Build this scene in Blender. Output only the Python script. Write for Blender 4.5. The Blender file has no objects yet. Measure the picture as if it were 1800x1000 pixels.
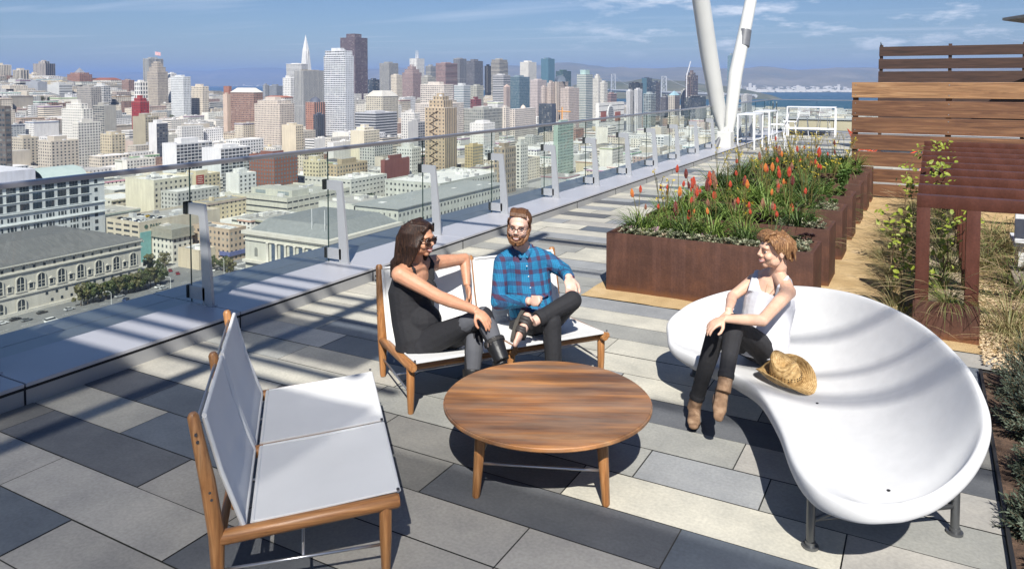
SUNE=4.7; SKYE=.052; SKYDUST=.5; SKYTINT=(.79,.88,1.06); CLOUDC=(14,14.4,15.4); EXPO=0.62
HAZED=6.5e-5; HAZEC=(.36,.55,1,1)
import bpy, bmesh, math, random
from mathutils import Vector, Matrix, noise
R=math.radians; pi=math.pi
scene=bpy.context.scene
col=scene.collection
random.seed(7)
# ------------------------------------------------------------------ camera model
CF,CY0,CP,CYAW,CH=1333.85,205.67,.0463611,.505402,2.1
_sp,_cp,_sy,_cy=math.sin(CP),math.cos(CP),math.sin(CYAW),math.cos(CYAW)
FWD=Vector((-_sy*_cp,_cy*_cp,-_sp));RGT=Vector((_cy,_sy,0));UPV=Vector((-_sy*_sp,_cy*_sp,_cp))
EYE=Vector((0,0,CH))
def ray(px,py): return FWD+RGT*((px-900)/CF)-UPV*((py-CY0)/CF)
def atd(px,py,d): return EYE+ray(px,py)*d
def atz(px,py,z=0.0):
    r=ray(px,py); return EYE+r*((z-CH)/r.z)
def aty(px,py,y):
    r=ray(px,py); return EYE+r*(y/r.y)
def atx(px,py,x):
    r=ray(px,py); return EYE+r*(x/r.x)
def proj(p):
    v=Vector(p)-EYE; d=v.dot(FWD)
    if d<=.01: return (-9999,-9999,d)
    return (900+CF*v.dot(RGT)/d, CY0-CF*v.dot(UPV)/d, d)
cam=bpy.data.cameras.new('camera'); cam.sensor_width=36; cam.lens=CF/1800*36
cam.shift_y=(CY0-500)/1800; cam.clip_start=.05; cam.clip_end=200000
camo=bpy.data.objects.new('camera',cam); col.objects.link(camo); camo.location=EYE
camo.rotation_euler=(pi/2-CP,0,CYAW); scene.camera=camo
# ------------------------------------------------------------------ materials
def new_mat(name):
    m=bpy.data.materials.new(name); m.use_nodes=True
    nt=m.node_tree; b=nt.nodes['Principled BSDF']; return m,nt,b
def N(nt,t,**kw):
    n=nt.nodes.new(t)
    for k,v in kw.items():
        if k.startswith('i_'): n.inputs[k[2:].replace('_',' ')].default_value=v
        else: setattr(n,k,v)
    return n
def L(nt,a,b): nt.links.new(a,b)
def rgb(c): return (c[0],c[1],c[2],1)
def mathn(nt,op,a,b=None,clamp=False):
    n=nt.nodes.new('ShaderNodeMath'); n.operation=op; n.use_clamp=clamp
    for i,v in enumerate((a,b)):
        if v is None: continue
        if isinstance(v,(int,float)): n.inputs[i].default_value=v
        else: nt.links.new(v,n.inputs[i])
    return n.outputs[0]
def mixc(nt,f,a,b,mode='MIX'):
    n=nt.nodes.new('ShaderNodeMix'); n.data_type='RGBA'; n.blend_type=mode
    for i,v in ((0,f),(6,a),(7,b)):
        if isinstance(v,(int,float)): n.inputs[i].default_value=v
        elif isinstance(v,(tuple,list)): n.inputs[i].default_value=rgb(v)
        else: nt.links.new(v,n.inputs[i])
    return n.outputs[2]
def ramp(nt,fac,stops):
    n=nt.nodes.new('ShaderNodeValToRGB'); e=n.color_ramp.elements
    while len(e)<len(stops): e.new(.5)
    for i,(p,c) in enumerate(stops):
        e[i].position=p; e[i].color=rgb(c) if len(c)==3 else c
    nt.links.new(fac,n.inputs[0]); return n.outputs[0]
def noise_mat(name,stops,scale=5,detail=6,rough=.7,metal=0,bump=0,bscale=None,stretch=(1,1,1),coord='Object',spec=None,dist=0,fine=None,sss=0,rn=.55):
    """procedural colour from noise through a ramp; optional bump and finer speckle"""
    m,nt,b=new_mat(name)
    tc=N(nt,'ShaderNodeTexCoord'); mp=N(nt,'ShaderNodeMapping'); mp.inputs['Scale'].default_value=stretch
    L(nt,tc.outputs[coord],mp.inputs[0])
    n=N(nt,'ShaderNodeTexNoise',i_Scale=scale,i_Detail=detail,i_Roughness=rn,i_Distortion=dist); L(nt,mp.outputs[0],n.inputs['Vector'])
    c=ramp(nt,n.outputs['Fac'],stops)
    if fine:
        n2=N(nt,'ShaderNodeTexNoise',i_Scale=fine[0],i_Detail=4.0); L(nt,mp.outputs[0],n2.inputs['Vector'])
        f=ramp(nt,n2.outputs['Fac'],[(.3,(1-fine[1],)*3),(.7,(1+fine[1],)*3)])
        c=mixc(nt,1.0,c,f,'MULTIPLY')
    L(nt,c,b.inputs['Base Color'])
    b.inputs['Roughness'].default_value=rough; b.inputs['Metallic'].default_value=metal
    if spec is not None: b.inputs['Specular IOR Level'].default_value=spec
    if sss: b.inputs['Subsurface Weight'].default_value=sss; b.inputs['Subsurface Radius'].default_value=(.02,.008,.004)
    if bump:
        nb=N(nt,'ShaderNodeTexNoise',i_Scale=bscale or scale*6,i_Detail=5.0); L(nt,mp.outputs[0],nb.inputs['Vector'])
        bp=N(nt,'ShaderNodeBump',i_Strength=bump,i_Distance=.01); L(nt,nb.outputs['Fac'],bp.inputs['Height']); L(nt,bp.outputs[0],b.inputs['Normal'])
    return m
def flat(name,c,rough=.6,metal=0,var=.12,scale=8,**k):
    return noise_mat(name,[(.3,tuple(x*(1-var) for x in c)),(.7,tuple(min(1,x*(1+var)) for x in c))],scale=scale,rough=rough,metal=metal,**k)
def leafmat(name,stops,scale=3,rough=.55,trans=.25):
    m=noise_mat(name,stops,scale=scale,rough=rough,detail=3)
    nt=m.node_tree; b=nt.nodes['Principled BSDF']; o=[n for n in nt.nodes if n.type=='OUTPUT_MATERIAL'][0]
    src=b.inputs['Base Color'].links[0].from_socket
    t=N(nt,'ShaderNodeBsdfTranslucent'); L(nt,src,t.inputs[0]); mx=N(nt,'ShaderNodeMixShader'); mx.inputs[0].default_value=trans
    L(nt,b.outputs[0],mx.inputs[1]); L(nt,t.outputs[0],mx.inputs[2]); L(nt,mx.outputs[0],o.inputs[0])
    return m
# ------------------------------------------------------------------ object helpers
def tag(o,label=None,cat=None,group=None,kind=None):
    if label: o['label']=label
    if cat: o['category']=cat
    if group: o['group']=group
    if kind: o['kind']=kind
    return o
def empty(name,loc=(0,0,0),rz=0,label=None,cat=None,group=None):
    o=bpy.data.objects.new(name,None); col.objects.link(o); o.location=loc; o.rotation_euler=(0,0,rz); o.empty_display_size=.2
    return tag(o,label,cat,group)
def link_mesh(name,me,mats,parent=None,loc=None,rot=None,smooth=None):
    o=bpy.data.objects.new(name,me); col.objects.link(o)
    for m in (mats if isinstance(mats,(list,tuple)) else [mats]):
        if m is not None: me.materials.append(m)
    if parent: o.parent=parent
    if loc is not None: o.location=loc
    if rot is not None: o.rotation_euler=rot
    if smooth is not None:
        if smooth is True: me.shade_smooth()
        else:
            me.shade_smooth()
            try: me.set_sharp_from_angle(angle=R(smooth))
            except Exception: pass
    return o
class MB:
    """mesh builder: boxes, tubes, lathes and sheets gathered into ONE mesh"""
    def __init__(s): s.v=[];s.f=[];s.mi=[];s.cm=0
    def add(s,vs,fs):
        o=len(s.v); s.v+= [tuple(v) for v in vs]; s.f+=[tuple(i+o for i in f) for f in fs]; s.mi+=[s.cm]*len(fs)
    def box(s,x0,x1,y0,y1,z0,z1,M=None):
        vs=[Vector((x,y,z)) for z in(z0,z1) for y in(y0,y1) for x in(x0,x1)]
        if M: vs=[M@v for v in vs]
        s.add(vs,[(0,2,3,1),(4,5,7,6),(0,1,5,4),(2,6,7,3),(0,4,6,2),(1,3,7,5)])
    def cbox(s,x0,x1,y0,y1,z0,z1,c=.01,M=None):
        """box with chamfered edges"""
        bm=bmesh.new(); bmesh.ops.create_cube(bm,size=1)
        for v in bm.verts: v.co=Vector((x0+(v.co.x+.5)*(x1-x0),y0+(v.co.y+.5)*(y1-y0),z0+(v.co.z+.5)*(z1-z0)))
        bmesh.ops.bevel(bm,geom=bm.edges[:],offset=c,segments=2,affect='EDGES',profile=.6)
        if M: bm.transform(M)
        s.bm(bm)
    def bm(s,b):
        b.verts.index_update(); s.add([v.co.copy() for v in b.verts],[[v.index for v in f.verts] for f in b.faces]); b.free()
    def tube(s,pts,rad,n=10,cap=True,el=None,upv=None):
        """swept tube through pts with radius (or list); el = flattening ratio across"""
        pts=[Vector(p) for p in pts]; m=len(pts)
        if not isinstance(rad,(list,tuple)): rad=[rad]*m
        if el is None: el=[1]*m
        elif not isinstance(el,(list,tuple)): el=[el]*m
        vs=[];prev=None
        for i,p in enumerate(pts):
            t=(pts[min(i+1,m-1)]-pts[max(i-1,0)]).normalized()
            if prev is None:
                u=Vector(upv) if upv is not None else (Vector((0,0,1)) if abs(t.z)<.9 else Vector((1,0,0)))
            else: u=prev
            a=(u-t*u.dot(t)).normalized(); prev=a; b=t.cross(a)
            for k in range(n):
                th=2*pi*k/n; vs.append(p+a*math.cos(th)*rad[i]*el[i]+b*math.sin(th)*rad[i])
        fs=[(i*n+k,i*n+(k+1)%n,(i+1)*n+(k+1)%n,(i+1)*n+k) for i in range(m-1) for k in range(n)]
        if cap: fs+=[tuple(range(n-1,-1,-1)),tuple((m-1)*n+k for k in range(n))]
        s.add(vs,fs)
    def lathe(s,prof,n=24,c=(0,0,0),M=None):
        vs=[];m=len(prof)
        for r,z in prof:
            for k in range(n):
                v=Vector((c[0]+r*math.cos(2*pi*k/n),c[1]+r*math.sin(2*pi*k/n),c[2]+z)); vs.append(M@v if M else v)
        fs=[(i*n+k,i*n+(k+1)%n,(i+1)*n+(k+1)%n,(i+1)*n+k) for i in range(m-1) for k in range(n)]
        if prof[0][0]>1e-4: fs.append(tuple(range(n-1,-1,-1)))
        if prof[-1][0]>1e-4: fs.append(tuple((m-1)*n+k for k in range(n)))
        s.add(vs,fs)
    def ell(s,c,r,M=None,n=16):
        bm=bmesh.new(); bmesh.ops.create_uvsphere(bm,u_segments=n,v_segments=max(6,n*2//3),radius=1)
        mm=Matrix.Translation(Vector(c))@(M.to_4x4() if M else Matrix())@Matrix.Diagonal((r[0],r[1],r[2],1)); bm.transform(mm); s.bm(bm)
    def poly(s,pts,z0,z1,M=None):
        """prism from xy outline (counter-clockwise)"""
        n=len(pts); vs=[Vector((x,y,z0)) for x,y in pts]+[Vector((x,y,z1)) for x,y in pts]
        if M: vs=[M@v for v in vs]
        s.add(vs,[tuple(range(n-1,-1,-1)),tuple(range(n,2*n))]+[(i,(i+1)%n,n+(i+1)%n,n+i) for i in range(n)])
    def mesh(s,name='m'):
        me=bpy.data.meshes.new(name); me.from_pydata(s.v,[],s.f)
        if any(s.mi): me.polygons.foreach_set('material_index',s.mi)
        me.update(); return me
    def build(s,name,mats,parent=None,loc=None,rot=None,smooth=None):
        return link_mesh(name,s.mesh(name),mats,parent,loc,rot,smooth)
def copy_tree(o,parent=None):
    c=o.copy(); col.objects.link(c); c.parent=parent
    if parent is not None: c.matrix_parent_inverse=o.matrix_parent_inverse.copy()
    for ch in list(o.children): copy_tree(ch,c)
    return c
# ------------------------------------------------------------------ light, sky, air
SUN_EL,SUN_AZ=R(46),CYAW+pi      # sun travels along the view direction
sd=bpy.data.lights.new('sun','SUN'); sd.energy=SUNE; sd.angle=R(.53); sd.color=(1,.965,.90)
so=bpy.data.objects.new('sun',sd); col.objects.link(so)
sdir=Vector((-_sy*math.cos(SUN_EL),_cy*math.cos(SUN_EL),-math.sin(SUN_EL)))
so.rotation_euler=sdir.to_track_quat('-Z','Y').to_euler()
w=bpy.data.worlds.new('World'); scene.world=w; w.use_nodes=True; wn=w.node_tree
bg=wn.nodes['Background']
sky=N(wn,'ShaderNodeTexSky'); sky.sky_type='NISHITA'; sky.sun_disc=False; sky.sun_elevation=SUN_EL
_tosun=-sdir; sky.sun_rotation=math.atan2(_tosun.x,_tosun.y)%(2*pi)
sky.altitude=130; sky.air_density=1.0; sky.dust_density=SKYDUST; sky.ozone_density=3.5
bg.inputs[1].default_value=SKYE
# thin cirrus and small low cumulus laid out by direction
tc=N(wn,'ShaderNodeTexCoord'); sep=N(wn,'ShaderNodeSeparateXYZ'); L(wn,tc.outputs['Generated'],sep.inputs[0])
zc=mathn(wn,'MAXIMUM',sep.outputs[2],.02)
cx=mathn(wn,'DIVIDE',sep.outputs[0],zc); cyy=mathn(wn,'DIVIDE',sep.outputs[1],zc)
comb=N(wn,'ShaderNodeCombineXYZ'); L(wn,cx,comb.inputs[0]); L(wn,cyy,comb.inputs[1])
mp=N(wn,'ShaderNodeMapping'); mp.inputs['Rotation'].default_value=(0,0,R(-20)); mp.inputs['Scale'].default_value=(.10,.30,1); mp.inputs['Location'].default_value=(3.3,1.7,0); L(wn,comb.outputs[0],mp.inputs[0])
n1=N(wn,'ShaderNodeTexNoise',i_Scale=1.5,i_Detail=9.0,i_Roughness=.55,i_Distortion=.5); L(wn,mp.outputs[0],n1.inputs['Vector'])
c1=ramp(wn,n1.outputs['Fac'],[(.52,(0,0,0)),(.85,(.34,.34,.34))])
mp2=N(wn,'ShaderNodeMapping'); mp2.inputs['Scale'].default_value=(11,11,48); mp2.inputs['Location'].default_value=(.35,.2,.4); L(wn,tc.outputs['Generated'],mp2.inputs[0])
n2=N(wn,'ShaderNodeTexNoise',i_Scale=1.0,i_Detail=8.0,i_Roughness=.62); L(wn,mp2.outputs[0],n2.inputs['Vector'])
c2=ramp(wn,n2.outputs['Fac'],[(.52,(0,0,0)),(.70,(.95,.95,.95))])
band=mathn(wn,'MULTIPLY',mathn(wn,'SMOOTH_MIN',1.0,mathn(wn,'MULTIPLY',mathn(wn,'SUBTRACT',sep.outputs[2],.026),60),True),1.0)
bandn=N(wn,'ShaderNodeMapRange'); L(wn,sep.outputs[2],bandn.inputs[0])
for i,v in ((1,.026),(2,.045),(3,0),(4,1)): bandn.inputs[i].default_value=v
band2=N(wn,'ShaderNodeMapRange'); L(wn,sep.outputs[2],band2.inputs[0])
for i,v in ((1,.125),(2,.175),(3,1),(4,0)): band2.inputs[i].default_value=v
# the small cumulus stand only over the bay side (to the right)
side=N(wn,'ShaderNodeMapRange'); L(wn,sep.outputs[0],side.inputs[0])
for i,v in ((1,-.50),(2,-.30),(3,0.0),(4,1)): side.inputs[i].default_value=v
c2m=mathn(wn,'MULTIPLY',mathn(wn,'MULTIPLY',mathn(wn,'MULTIPLY',c2,bandn.outputs[0]),band2.outputs[0]),side.outputs[0])
c1m=mathn(wn,'MULTIPLY',c1,bandn.outputs[0])
cl=mathn(wn,'MAXIMUM',c1m,mathn(wn,'MULTIPLY',c2m,.8))
skyc=mixc(wn,1.0,sky.outputs[0],SKYTINT,'MULTIPLY')
L(wn,mixc(wn,cl,skyc,CLOUDC),bg.inputs[0])
scene.view_settings.view_transform='Standard'; scene.view_settings.look='None'; scene.view_settings.gamma=1
scene.view_settings.exposure=EXPO
scene.cycles.use_denoising=True
scene.cycles.max_bounces=8; scene.cycles.transparent_max_bounces=24; scene.cycles.volume_bounces=0; scene.cycles.diffuse_bounces=3; scene.cycles.transmission_bounces=6; scene.cycles.glossy_bounces=3
scene.cycles.sample_clamp_indirect=6; scene.cycles.caustics_reflective=False; scene.cycles.caustics_refractive=False
scene.cycles.use_adaptive_sampling=True; scene.cycles.adaptive_threshold=.02
# ================================================================== CITY
GZ=-105.0
def facade_mat():
    m,nt,b=new_mat('facade')
    at=N(nt,'ShaderNodeAttribute',attribute_name='col'); aw=N(nt,'ShaderNodeAttribute',attribute_name='win')
    uv=N(nt,'ShaderNodeUVMap'); uv.uv_map='UV'
    sp=N(nt,'ShaderNodeSeparateXYZ'); L(nt,uv.outputs[0],sp.inputs[0])
    sw=N(nt,'ShaderNodeSeparateXYZ'); L(nt,aw.outputs['Vector'],sw.inputs[0])
    def inside(u,wd,off=.5):
        fr=mathn(nt,'FRACT',u); dd=mathn(nt,'ABSOLUTE',mathn(nt,'SUBTRACT',fr,off))
        return mathn(nt,'LESS_THAN',dd,mathn(nt,'MULTIPLY',wd,.5))
    mask=mathn(nt,'MULTIPLY',inside(sp.outputs[0],sw.outputs[0]),inside(sp.outputs[1],sw.outputs[1],.52))
    fl=N(nt,'ShaderNodeVectorMath',operation='FLOOR'); L(nt,uv.outputs[0],fl.inputs[0])
    wn_=N(nt,'ShaderNodeTexWhiteNoise',noise_dimensions='3D'); 
    ad=N(nt,'ShaderNodeVectorMath',operation='ADD'); L(nt,fl.outputs[0],ad.inputs[0]); L(nt,at.outputs['Vector'],ad.inputs[1]); L(nt,ad.outputs[0],wn_.inputs['Vector'])
    glass=ramp(nt,wn_.outputs['Value'],[(0,(.025,.03,.038)),(.55,(.055,.062,.072)),(.8,(.12,.125,.125)),(1,(.36,.34,.30))])
    glassb=mixc(nt,sw.outputs[2],glass,(.10,.19,.24))
    tc=N(nt,'ShaderNodeTexCoord')
    n=N(nt,'ShaderNodeTexNoise',i_Scale=.06,i_Detail=6.0,i_Roughness=.7); L(nt,tc.outputs['Object'],n.inputs['Vector'])
    mp=N(nt,'ShaderNodeMapping'); mp.inputs['Scale'].default_value=(.5,.5,.06); L(nt,tc.outputs['Object'],mp.inputs[0])
    n2=N(nt,'ShaderNodeTexNoise',i_Scale=1.0,i_Detail=5.0); L(nt,mp.outputs[0],n2.inputs['Vector'])
    wall=mixc(nt,1.0,at.outputs['Color'],ramp(nt,n.outputs['Fac'],[(.3,(.86,.86,.87)),(.7,(1.06,1.05,1.03))]),'MULTIPLY')
    wall=mixc(nt,1.0,wall,ramp(nt,n2.outputs['Fac'],[(.3,(.88,.87,.86)),(.65,(1.04,1.04,1.04))]),'MULTIPLY')
    L(nt,mixc(nt,mask,wall,glassb),b.inputs['Base Color'])
    r=mathn(nt,'SUBTRACT',.8,mathn(nt,'MULTIPLY',mask,.55)); L(nt,r,b.inputs['Roughness'])
    bp=N(nt,'ShaderNodeBump',i_Strength=.6,i_Distance=.4,invert=True); L(nt,mask,bp.inputs['Height']); L(nt,bp.outputs[0],b.inputs['Normal'])
    return m
FAC=facade_mat()
class BM:
    """building mesh: blocks with a wall colour and a window rhythm per face"""
    def __init__(s): s.v=[];s.f=[];s.c=[];s.w=[];s.uv=[]
    def quad(s,p,colr,win=(0,0,0),cells=(1,1)):
        o=len(s.v); s.v+=[tuple(q) for q in p]; n=len(p); s.f.append(tuple(range(o,o+n)))
        uvs=[(0,0),(cells[0],0),(cells[0],cells[1]),(0,cells[1])] if n==4 else [(0,0)]*n
        for k in range(n): s.c.append(tuple(colr)+(1,)); s.w.append(tuple(win)+(1,)); s.uv+= list(uvs[k])
    def block(s,x0,x1,y0,y1,z0,z1,colr,st=None,roof=(.35,.34,.33),faces='xyXY',cap=True,styleX=None,margin=0.0,colX=None):
        st=st or (4,3.4,.45,.5,0)
        def wallf(p,wd,st_,cl):
            if st_ is None: s.quad(p,cl); return
            cw,chh,fw,fh,tone=st_; h=z1-z0
            s.quad(p,cl,(fw,fh,tone),(max(1,round(wd/cw)),max(1,round(h/chh))))
        sx=styleX if styleX is not None else st; cx_=colX or colr
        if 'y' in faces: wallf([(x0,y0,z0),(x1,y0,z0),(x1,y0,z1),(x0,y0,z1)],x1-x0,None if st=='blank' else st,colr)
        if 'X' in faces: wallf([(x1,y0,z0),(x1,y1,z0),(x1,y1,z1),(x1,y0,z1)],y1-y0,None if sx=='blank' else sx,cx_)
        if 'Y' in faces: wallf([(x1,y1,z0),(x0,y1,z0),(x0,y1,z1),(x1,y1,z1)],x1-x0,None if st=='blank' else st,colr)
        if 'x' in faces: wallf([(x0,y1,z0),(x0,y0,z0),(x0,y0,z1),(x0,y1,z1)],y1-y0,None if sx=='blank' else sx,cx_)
        if cap: s.quad([(x0,y0,z1),(x1,y0,z1),(x1,y1,z1),(x0,y1,z1)],roof)
    def parapet(s,x0,x1,y0,y1,z,h,t,colr):
        for a in ((x0,x1,y0,y0+t),(x0,x1,y1-t,y1),(x0,x0+t,y0+t,y1-t),(x1-t,x1,y0+t,y1-t)):
            s.block(a[0],a[1],a[2],a[3],z,z+h,colr,'blank',colr)
    def pyramid(s,x0,x1,y0,y1,z0,z1,colr,top=0.0,win=(0,0,0),cells=(1,1)):
        cx,cy=(x0+x1)/2,(y0+y1)/2; hx,hy=(x1-x0)/2*top,(y1-y0)/2*top
        B=[(x0,y0,z0),(x1,y0,z0),(x1,y1,z0),(x0,y1,z0)]; T=[(cx-hx,cy-hy,z1),(cx+hx,cy-hy,z1),(cx+hx,cy+hy,z1),(cx-hx,cy+hy,z1)]
        for i in range(4): s.quad([B[i],B[(i+1)%4],T[(i+1)%4],T[i]],colr,win,cells)
        s.quad(T,colr)
    def build(s,name,parent=None,loc=None):
        me=bpy.data.meshes.new(name); me.from_pydata(s.v,[],s.f)
        a=me.attributes.new('col','FLOAT_COLOR','CORNER'); a.data.foreach_set('color',[x for c in s.c for x in c])
        a=me.attributes.new('win','FLOAT_COLOR','CORNER'); a.data.foreach_set('color',[x for c in s.w for x in c])
        u=me.uv_layers.new(name='UV'); u.data.foreach_set('uv',s.uv)
        me.update(); return link_mesh(name,me,FAC,parent,loc)
# colours (albedo)
WH=(.76,.75,.72);OW=(.72,.69,.62);CR=(.68,.61,.50);BE=(.55,.50,.42);TAN=(.40,.32,.22);PK=(.54,.44,.38);BR=(.24,.15,.115);RD=(.26,.045,.04);GY=(.34,.35,.36);LG=(.50,.51,.51);DG=(.10,.105,.12);BK=(.035,.038,.045);YL=(.58,.47,.24);BL=(.25,.36,.42);GN=(.22,.40,.31);BG=(.13,.19,.23);BRG=(.20,.15,.16)
P=(4,3.4,.42,.5,0); PN=(3,3.2,.45,.5,0); HS=(30,3.6,1.0,.45,0); VS=(3.2,60,.45,1.0,0); GL=(3,3.5,.85,.8,.6); GD=(3,3.5,.86,.75,.1); GB=(3,3.5,.88,.82,1.0); FW=(6,3.6,.7,.45,0);BAL=(5,3.3,.8,.62,0)
RG=(.38,.37,.35);RL=(.70,.69,.67);RDK=(.12,.12,.125)
landmarks=[]   # (px,py,phrase)
foot=[]        # footprints taken
def ground(x,y):
    h=0
    for (cx,cy,r,a) in HILLS: h+=a*math.exp(-((x-cx)**2+(y-cy)**2)/(r*r))
    return GZ+h
_h=atd(200,172,1750); _h2=atd(60,172,1700); _h3=atd(-150,172,1600)
HILLS=[(_h.x,_h.y,520,58),(_h2.x,_h2.y,420,30),(_h3.x,_h3.y,450,40)]
def depth_at(yb): return (2.1-GZ)*CF/(yb-CY0+CF*math.tan(CP)) if yb>150 else 5000
def hero(xl,xc,xr,yt,d,label,colr=OW,st=P,roof=RL,stX=None,tiers=(),short=None,cat='building',name='office_tower',group=None,crown=None,colX=None,box=True):
    """near vertical edge at pixel column xc, left edge xl, right edge xr, roofline yt, forward distance d.
    tiers: (inset_left, inset_right, extra height px) stacked above"""
    c=atd(xc,yt,d); k=d/CF
    x0=(aty(xl,yt,c.y).x) if xl<xc-1 else c.x-30*1.0
    y1=(atx(xr,yt,c.x).y) if xr>xc+1 else c.y+30
    x0=max(x0,c.x-160); y1=min(y1,c.y+160)
    o=empty(name,(c.x,c.y,GZ),0,label,cat,group)
    b=BM(); X1=c.x;Y0=c.y
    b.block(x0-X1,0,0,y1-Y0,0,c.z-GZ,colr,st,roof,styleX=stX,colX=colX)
    z=c.z-GZ; W=X1-x0; D=y1-Y0
    if not tiers and crown is None and d<3000: b.parapet(x0-X1,0,0,D,z,1.1,.6,colr)
    ax0,ax1,ay0,ay1=-W,0,0,D
    for t in tiers:
        il,ir,h=t; hz=h*k; ax0_=ax0+W*il; ax1_=ax1-W*il; ay0_=ay0+D*ir; ay1_=ay1-D*ir
        ax0,ax1,ay0,ay1=ax0_,ax1_,ay0_,ay1_
        b.block(ax0,ax1,ay0,ay1,z,z+hz,colr,st,roof,styleX=stX); z+=hz
    b.build('walls',o)
    cx,cy=(ax0+ax1)/2,(ay0+ay1)/2; ww=(ax1-ax0); dd=(ay1-ay0)
    if crown:
        kind,ccol,h=crown; hz=h*k; b=BM()
        if kind=='pyr': b.pyramid(ax0,ax1,ay0,ay1,z,z+hz,ccol)
        elif kind=='hip': b.pyramid(ax0-.5,ax1+.5,ay0-.5,ay1+.5,z,z+hz,ccol,.55)
        elif kind=='spire': b.pyramid(cx-ww*.3,cx+ww*.3,cy-dd*.3,cy+dd*.3,z,z+hz,ccol)
        elif kind=='slab': b.block(ax0+ww*.2,ax1-ww*.2,ay0+dd*.2,ay1-dd*.2,z,z+hz,ccol,'blank',roof)
        elif kind=='twin':
            for sx in(-1,1): b.pyramid(cx+sx*ww*.12-1.5,cx+sx*ww*.12+1.5,cy-1.5,cy+1.5,z,z+hz,ccol,.2)
        if kind in('dome','fan'):
            mb=MB(); r=min(ww,dd)*.45
            if kind=='dome':
                mb.lathe([(r*1.05,0),(r,hz*.25),(r*.8,hz*.6),(r*.45,hz*.88),(.4,hz),(.3,hz*1.25),(0,hz*1.3)],16,(cx,cy,z)); mb.build('dome',FLAT(ccol),o,smooth=50)
            else:
                mb.poly([(-r*1.3*math.cos(pi*i/12),hz*math.sin(pi*i/12)) for i in range(13)][::-1],-dd*.2,dd*.2,Matrix.Translation((cx,cy,z))@Matrix.Rotation(R(45),4,'Z')@Matrix.Rotation(R(90),4,'X')); mb.build('arched_top',FLAT(ccol),o)
        else: b.build('crown',o)
    elif box:
        b=BM(); rr=random.Random(xc*7+yt)
        h=rr.uniform(3,5.5); b.block(cx-ww*.28,cx+ww*.2,cy-dd*.25,cy+dd*.22,z,z+h,tuple(q*.9 for q in colr),'blank',roof)
        for _ in range(3):
            ux,uy=rr.uniform(ax0+2,ax1-5),rr.uniform(ay0+2,max(ay0+2.5,ay1-5)); b.block(ux,ux+2.5,uy,uy+2.5,z,z+1.8,(.55,.56,.57),'blank',LG)
        b.build('roof_housing',o)
    landmarks.append(((xl+xr)/2,yt,short or label)); foot.append((x0-4,X1+4,Y0-4,y1+4,c.z))
    return o
_fm={}
def FLAT(c,rough=.7):
    k=tuple(round(v,3) for v in c)
    if k not in _fm: _fm[k]=flat('painted_surface',c,rough,scale=.5)
    return _fm[k]
H=hero
# --- far left, on the hill
H(-30,0,20,115,1650,'beige high-rise cut by the left edge of the view',CR,VS,box=True,short='beige high-rise at the left edge')
H(22,36,51,124,1600,'second beige high-rise, with dark vertical window bands, from the left edge',BE,(5,60,.5,1,0),short='banded beige high-rise')
H(51,58,70,131,1750,'low beige block tucked behind the two beige high-rises on the left',CR,P)
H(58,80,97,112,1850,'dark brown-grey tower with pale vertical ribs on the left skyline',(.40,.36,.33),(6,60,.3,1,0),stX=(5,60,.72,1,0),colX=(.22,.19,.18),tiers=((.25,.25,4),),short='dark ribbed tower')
H(45,66,83,145,1500,'grey modern block with blank angled walls on the left hill',(.33,.35,.38),'blank',short='grey blank block')
H(83,104,127,150,1480,'pale grey hall with a low stepped roof on the left hill',(.52,.53,.52),'blank',stX=(40,5,1,.3,0),short='pale grey hall')
H(118,140,162,131,1650,'red brick hotel with a small dark cupola',(.32,.18,.14),P,crown=('spire',(.25,.25,.27),9),short='red brick hotel with cupola',tiers=((.12,.12,3),))
H(163,195,214,141,1700,'cream hotel with red-brown hipped roof line',OW,P,crown=('hip',(.26,.10,.07),4),short='cream hotel with red roof')
H(214,226,236,142,1600,'brown apartment block between the cream hotel and the stepped tower',(.30,.20,.17),P)
H(236,246,260,145,1480,'white building with tall dark colonnade openings on the hill',WH,(5,8,.5,.7,0))
H(251,262,287,104,1720,'tall plain grey slab behind the stepped hotel tower',(.36,.37,.37),VS,short='plain grey slab')
H(258,277,295,126,1480,'stepped stone-grey hotel tower with a flag on its roof',(.44,.39,.33),PN,tiers=((.1,.1,8),(.12,.12,7)),short='stepped hotel tower with flag',crown=('slab',(.4,.36,.31),3))
H(295,301,310,130,1560,'narrow white slab just right of the stepped hotel tower',WH,P)
H(300,322,335,136,1400,'white twin-faced apartment tower with fine window grid',(.66,.68,.68),PN,stX=PN,short='white grid apartment tower')
H(336,356,367,153,1450,'beige flat-topped hotel in front of the bay',CR,(4,4,.4,.6,0),short='beige hotel before the bay')
H(405,446,462,163,1150,'brown brick hotel tower with white hipped top',(.33,.21,.165),PN,crown=('hip',(.66,.62,.55),8),short='brown brick hotel with white top')
H(393,402,407,153,1250,'thin terracotta chimney-like tower beside the brick hotel',(.34,.16,.12),'blank',box=False)
H(392,399,405,167,1180,'narrow peach block beside the brick hotel',(.60,.47,.38),'blank')
H(462,466,472,150,2100,'small grey tower right of the brick hotel',GY,P)
H(472,486,497,152,2100,'dark grey low office block before the bay',(.25,.27,.30),P)
H(497,511,518,138,1500,'white tower with square windows left of the ribbed grey hotel',WH,P)
H(503,530,541,113,2250,'white horizontally striped office block under the needle tower',WH,HS,short='white striped block')
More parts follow.
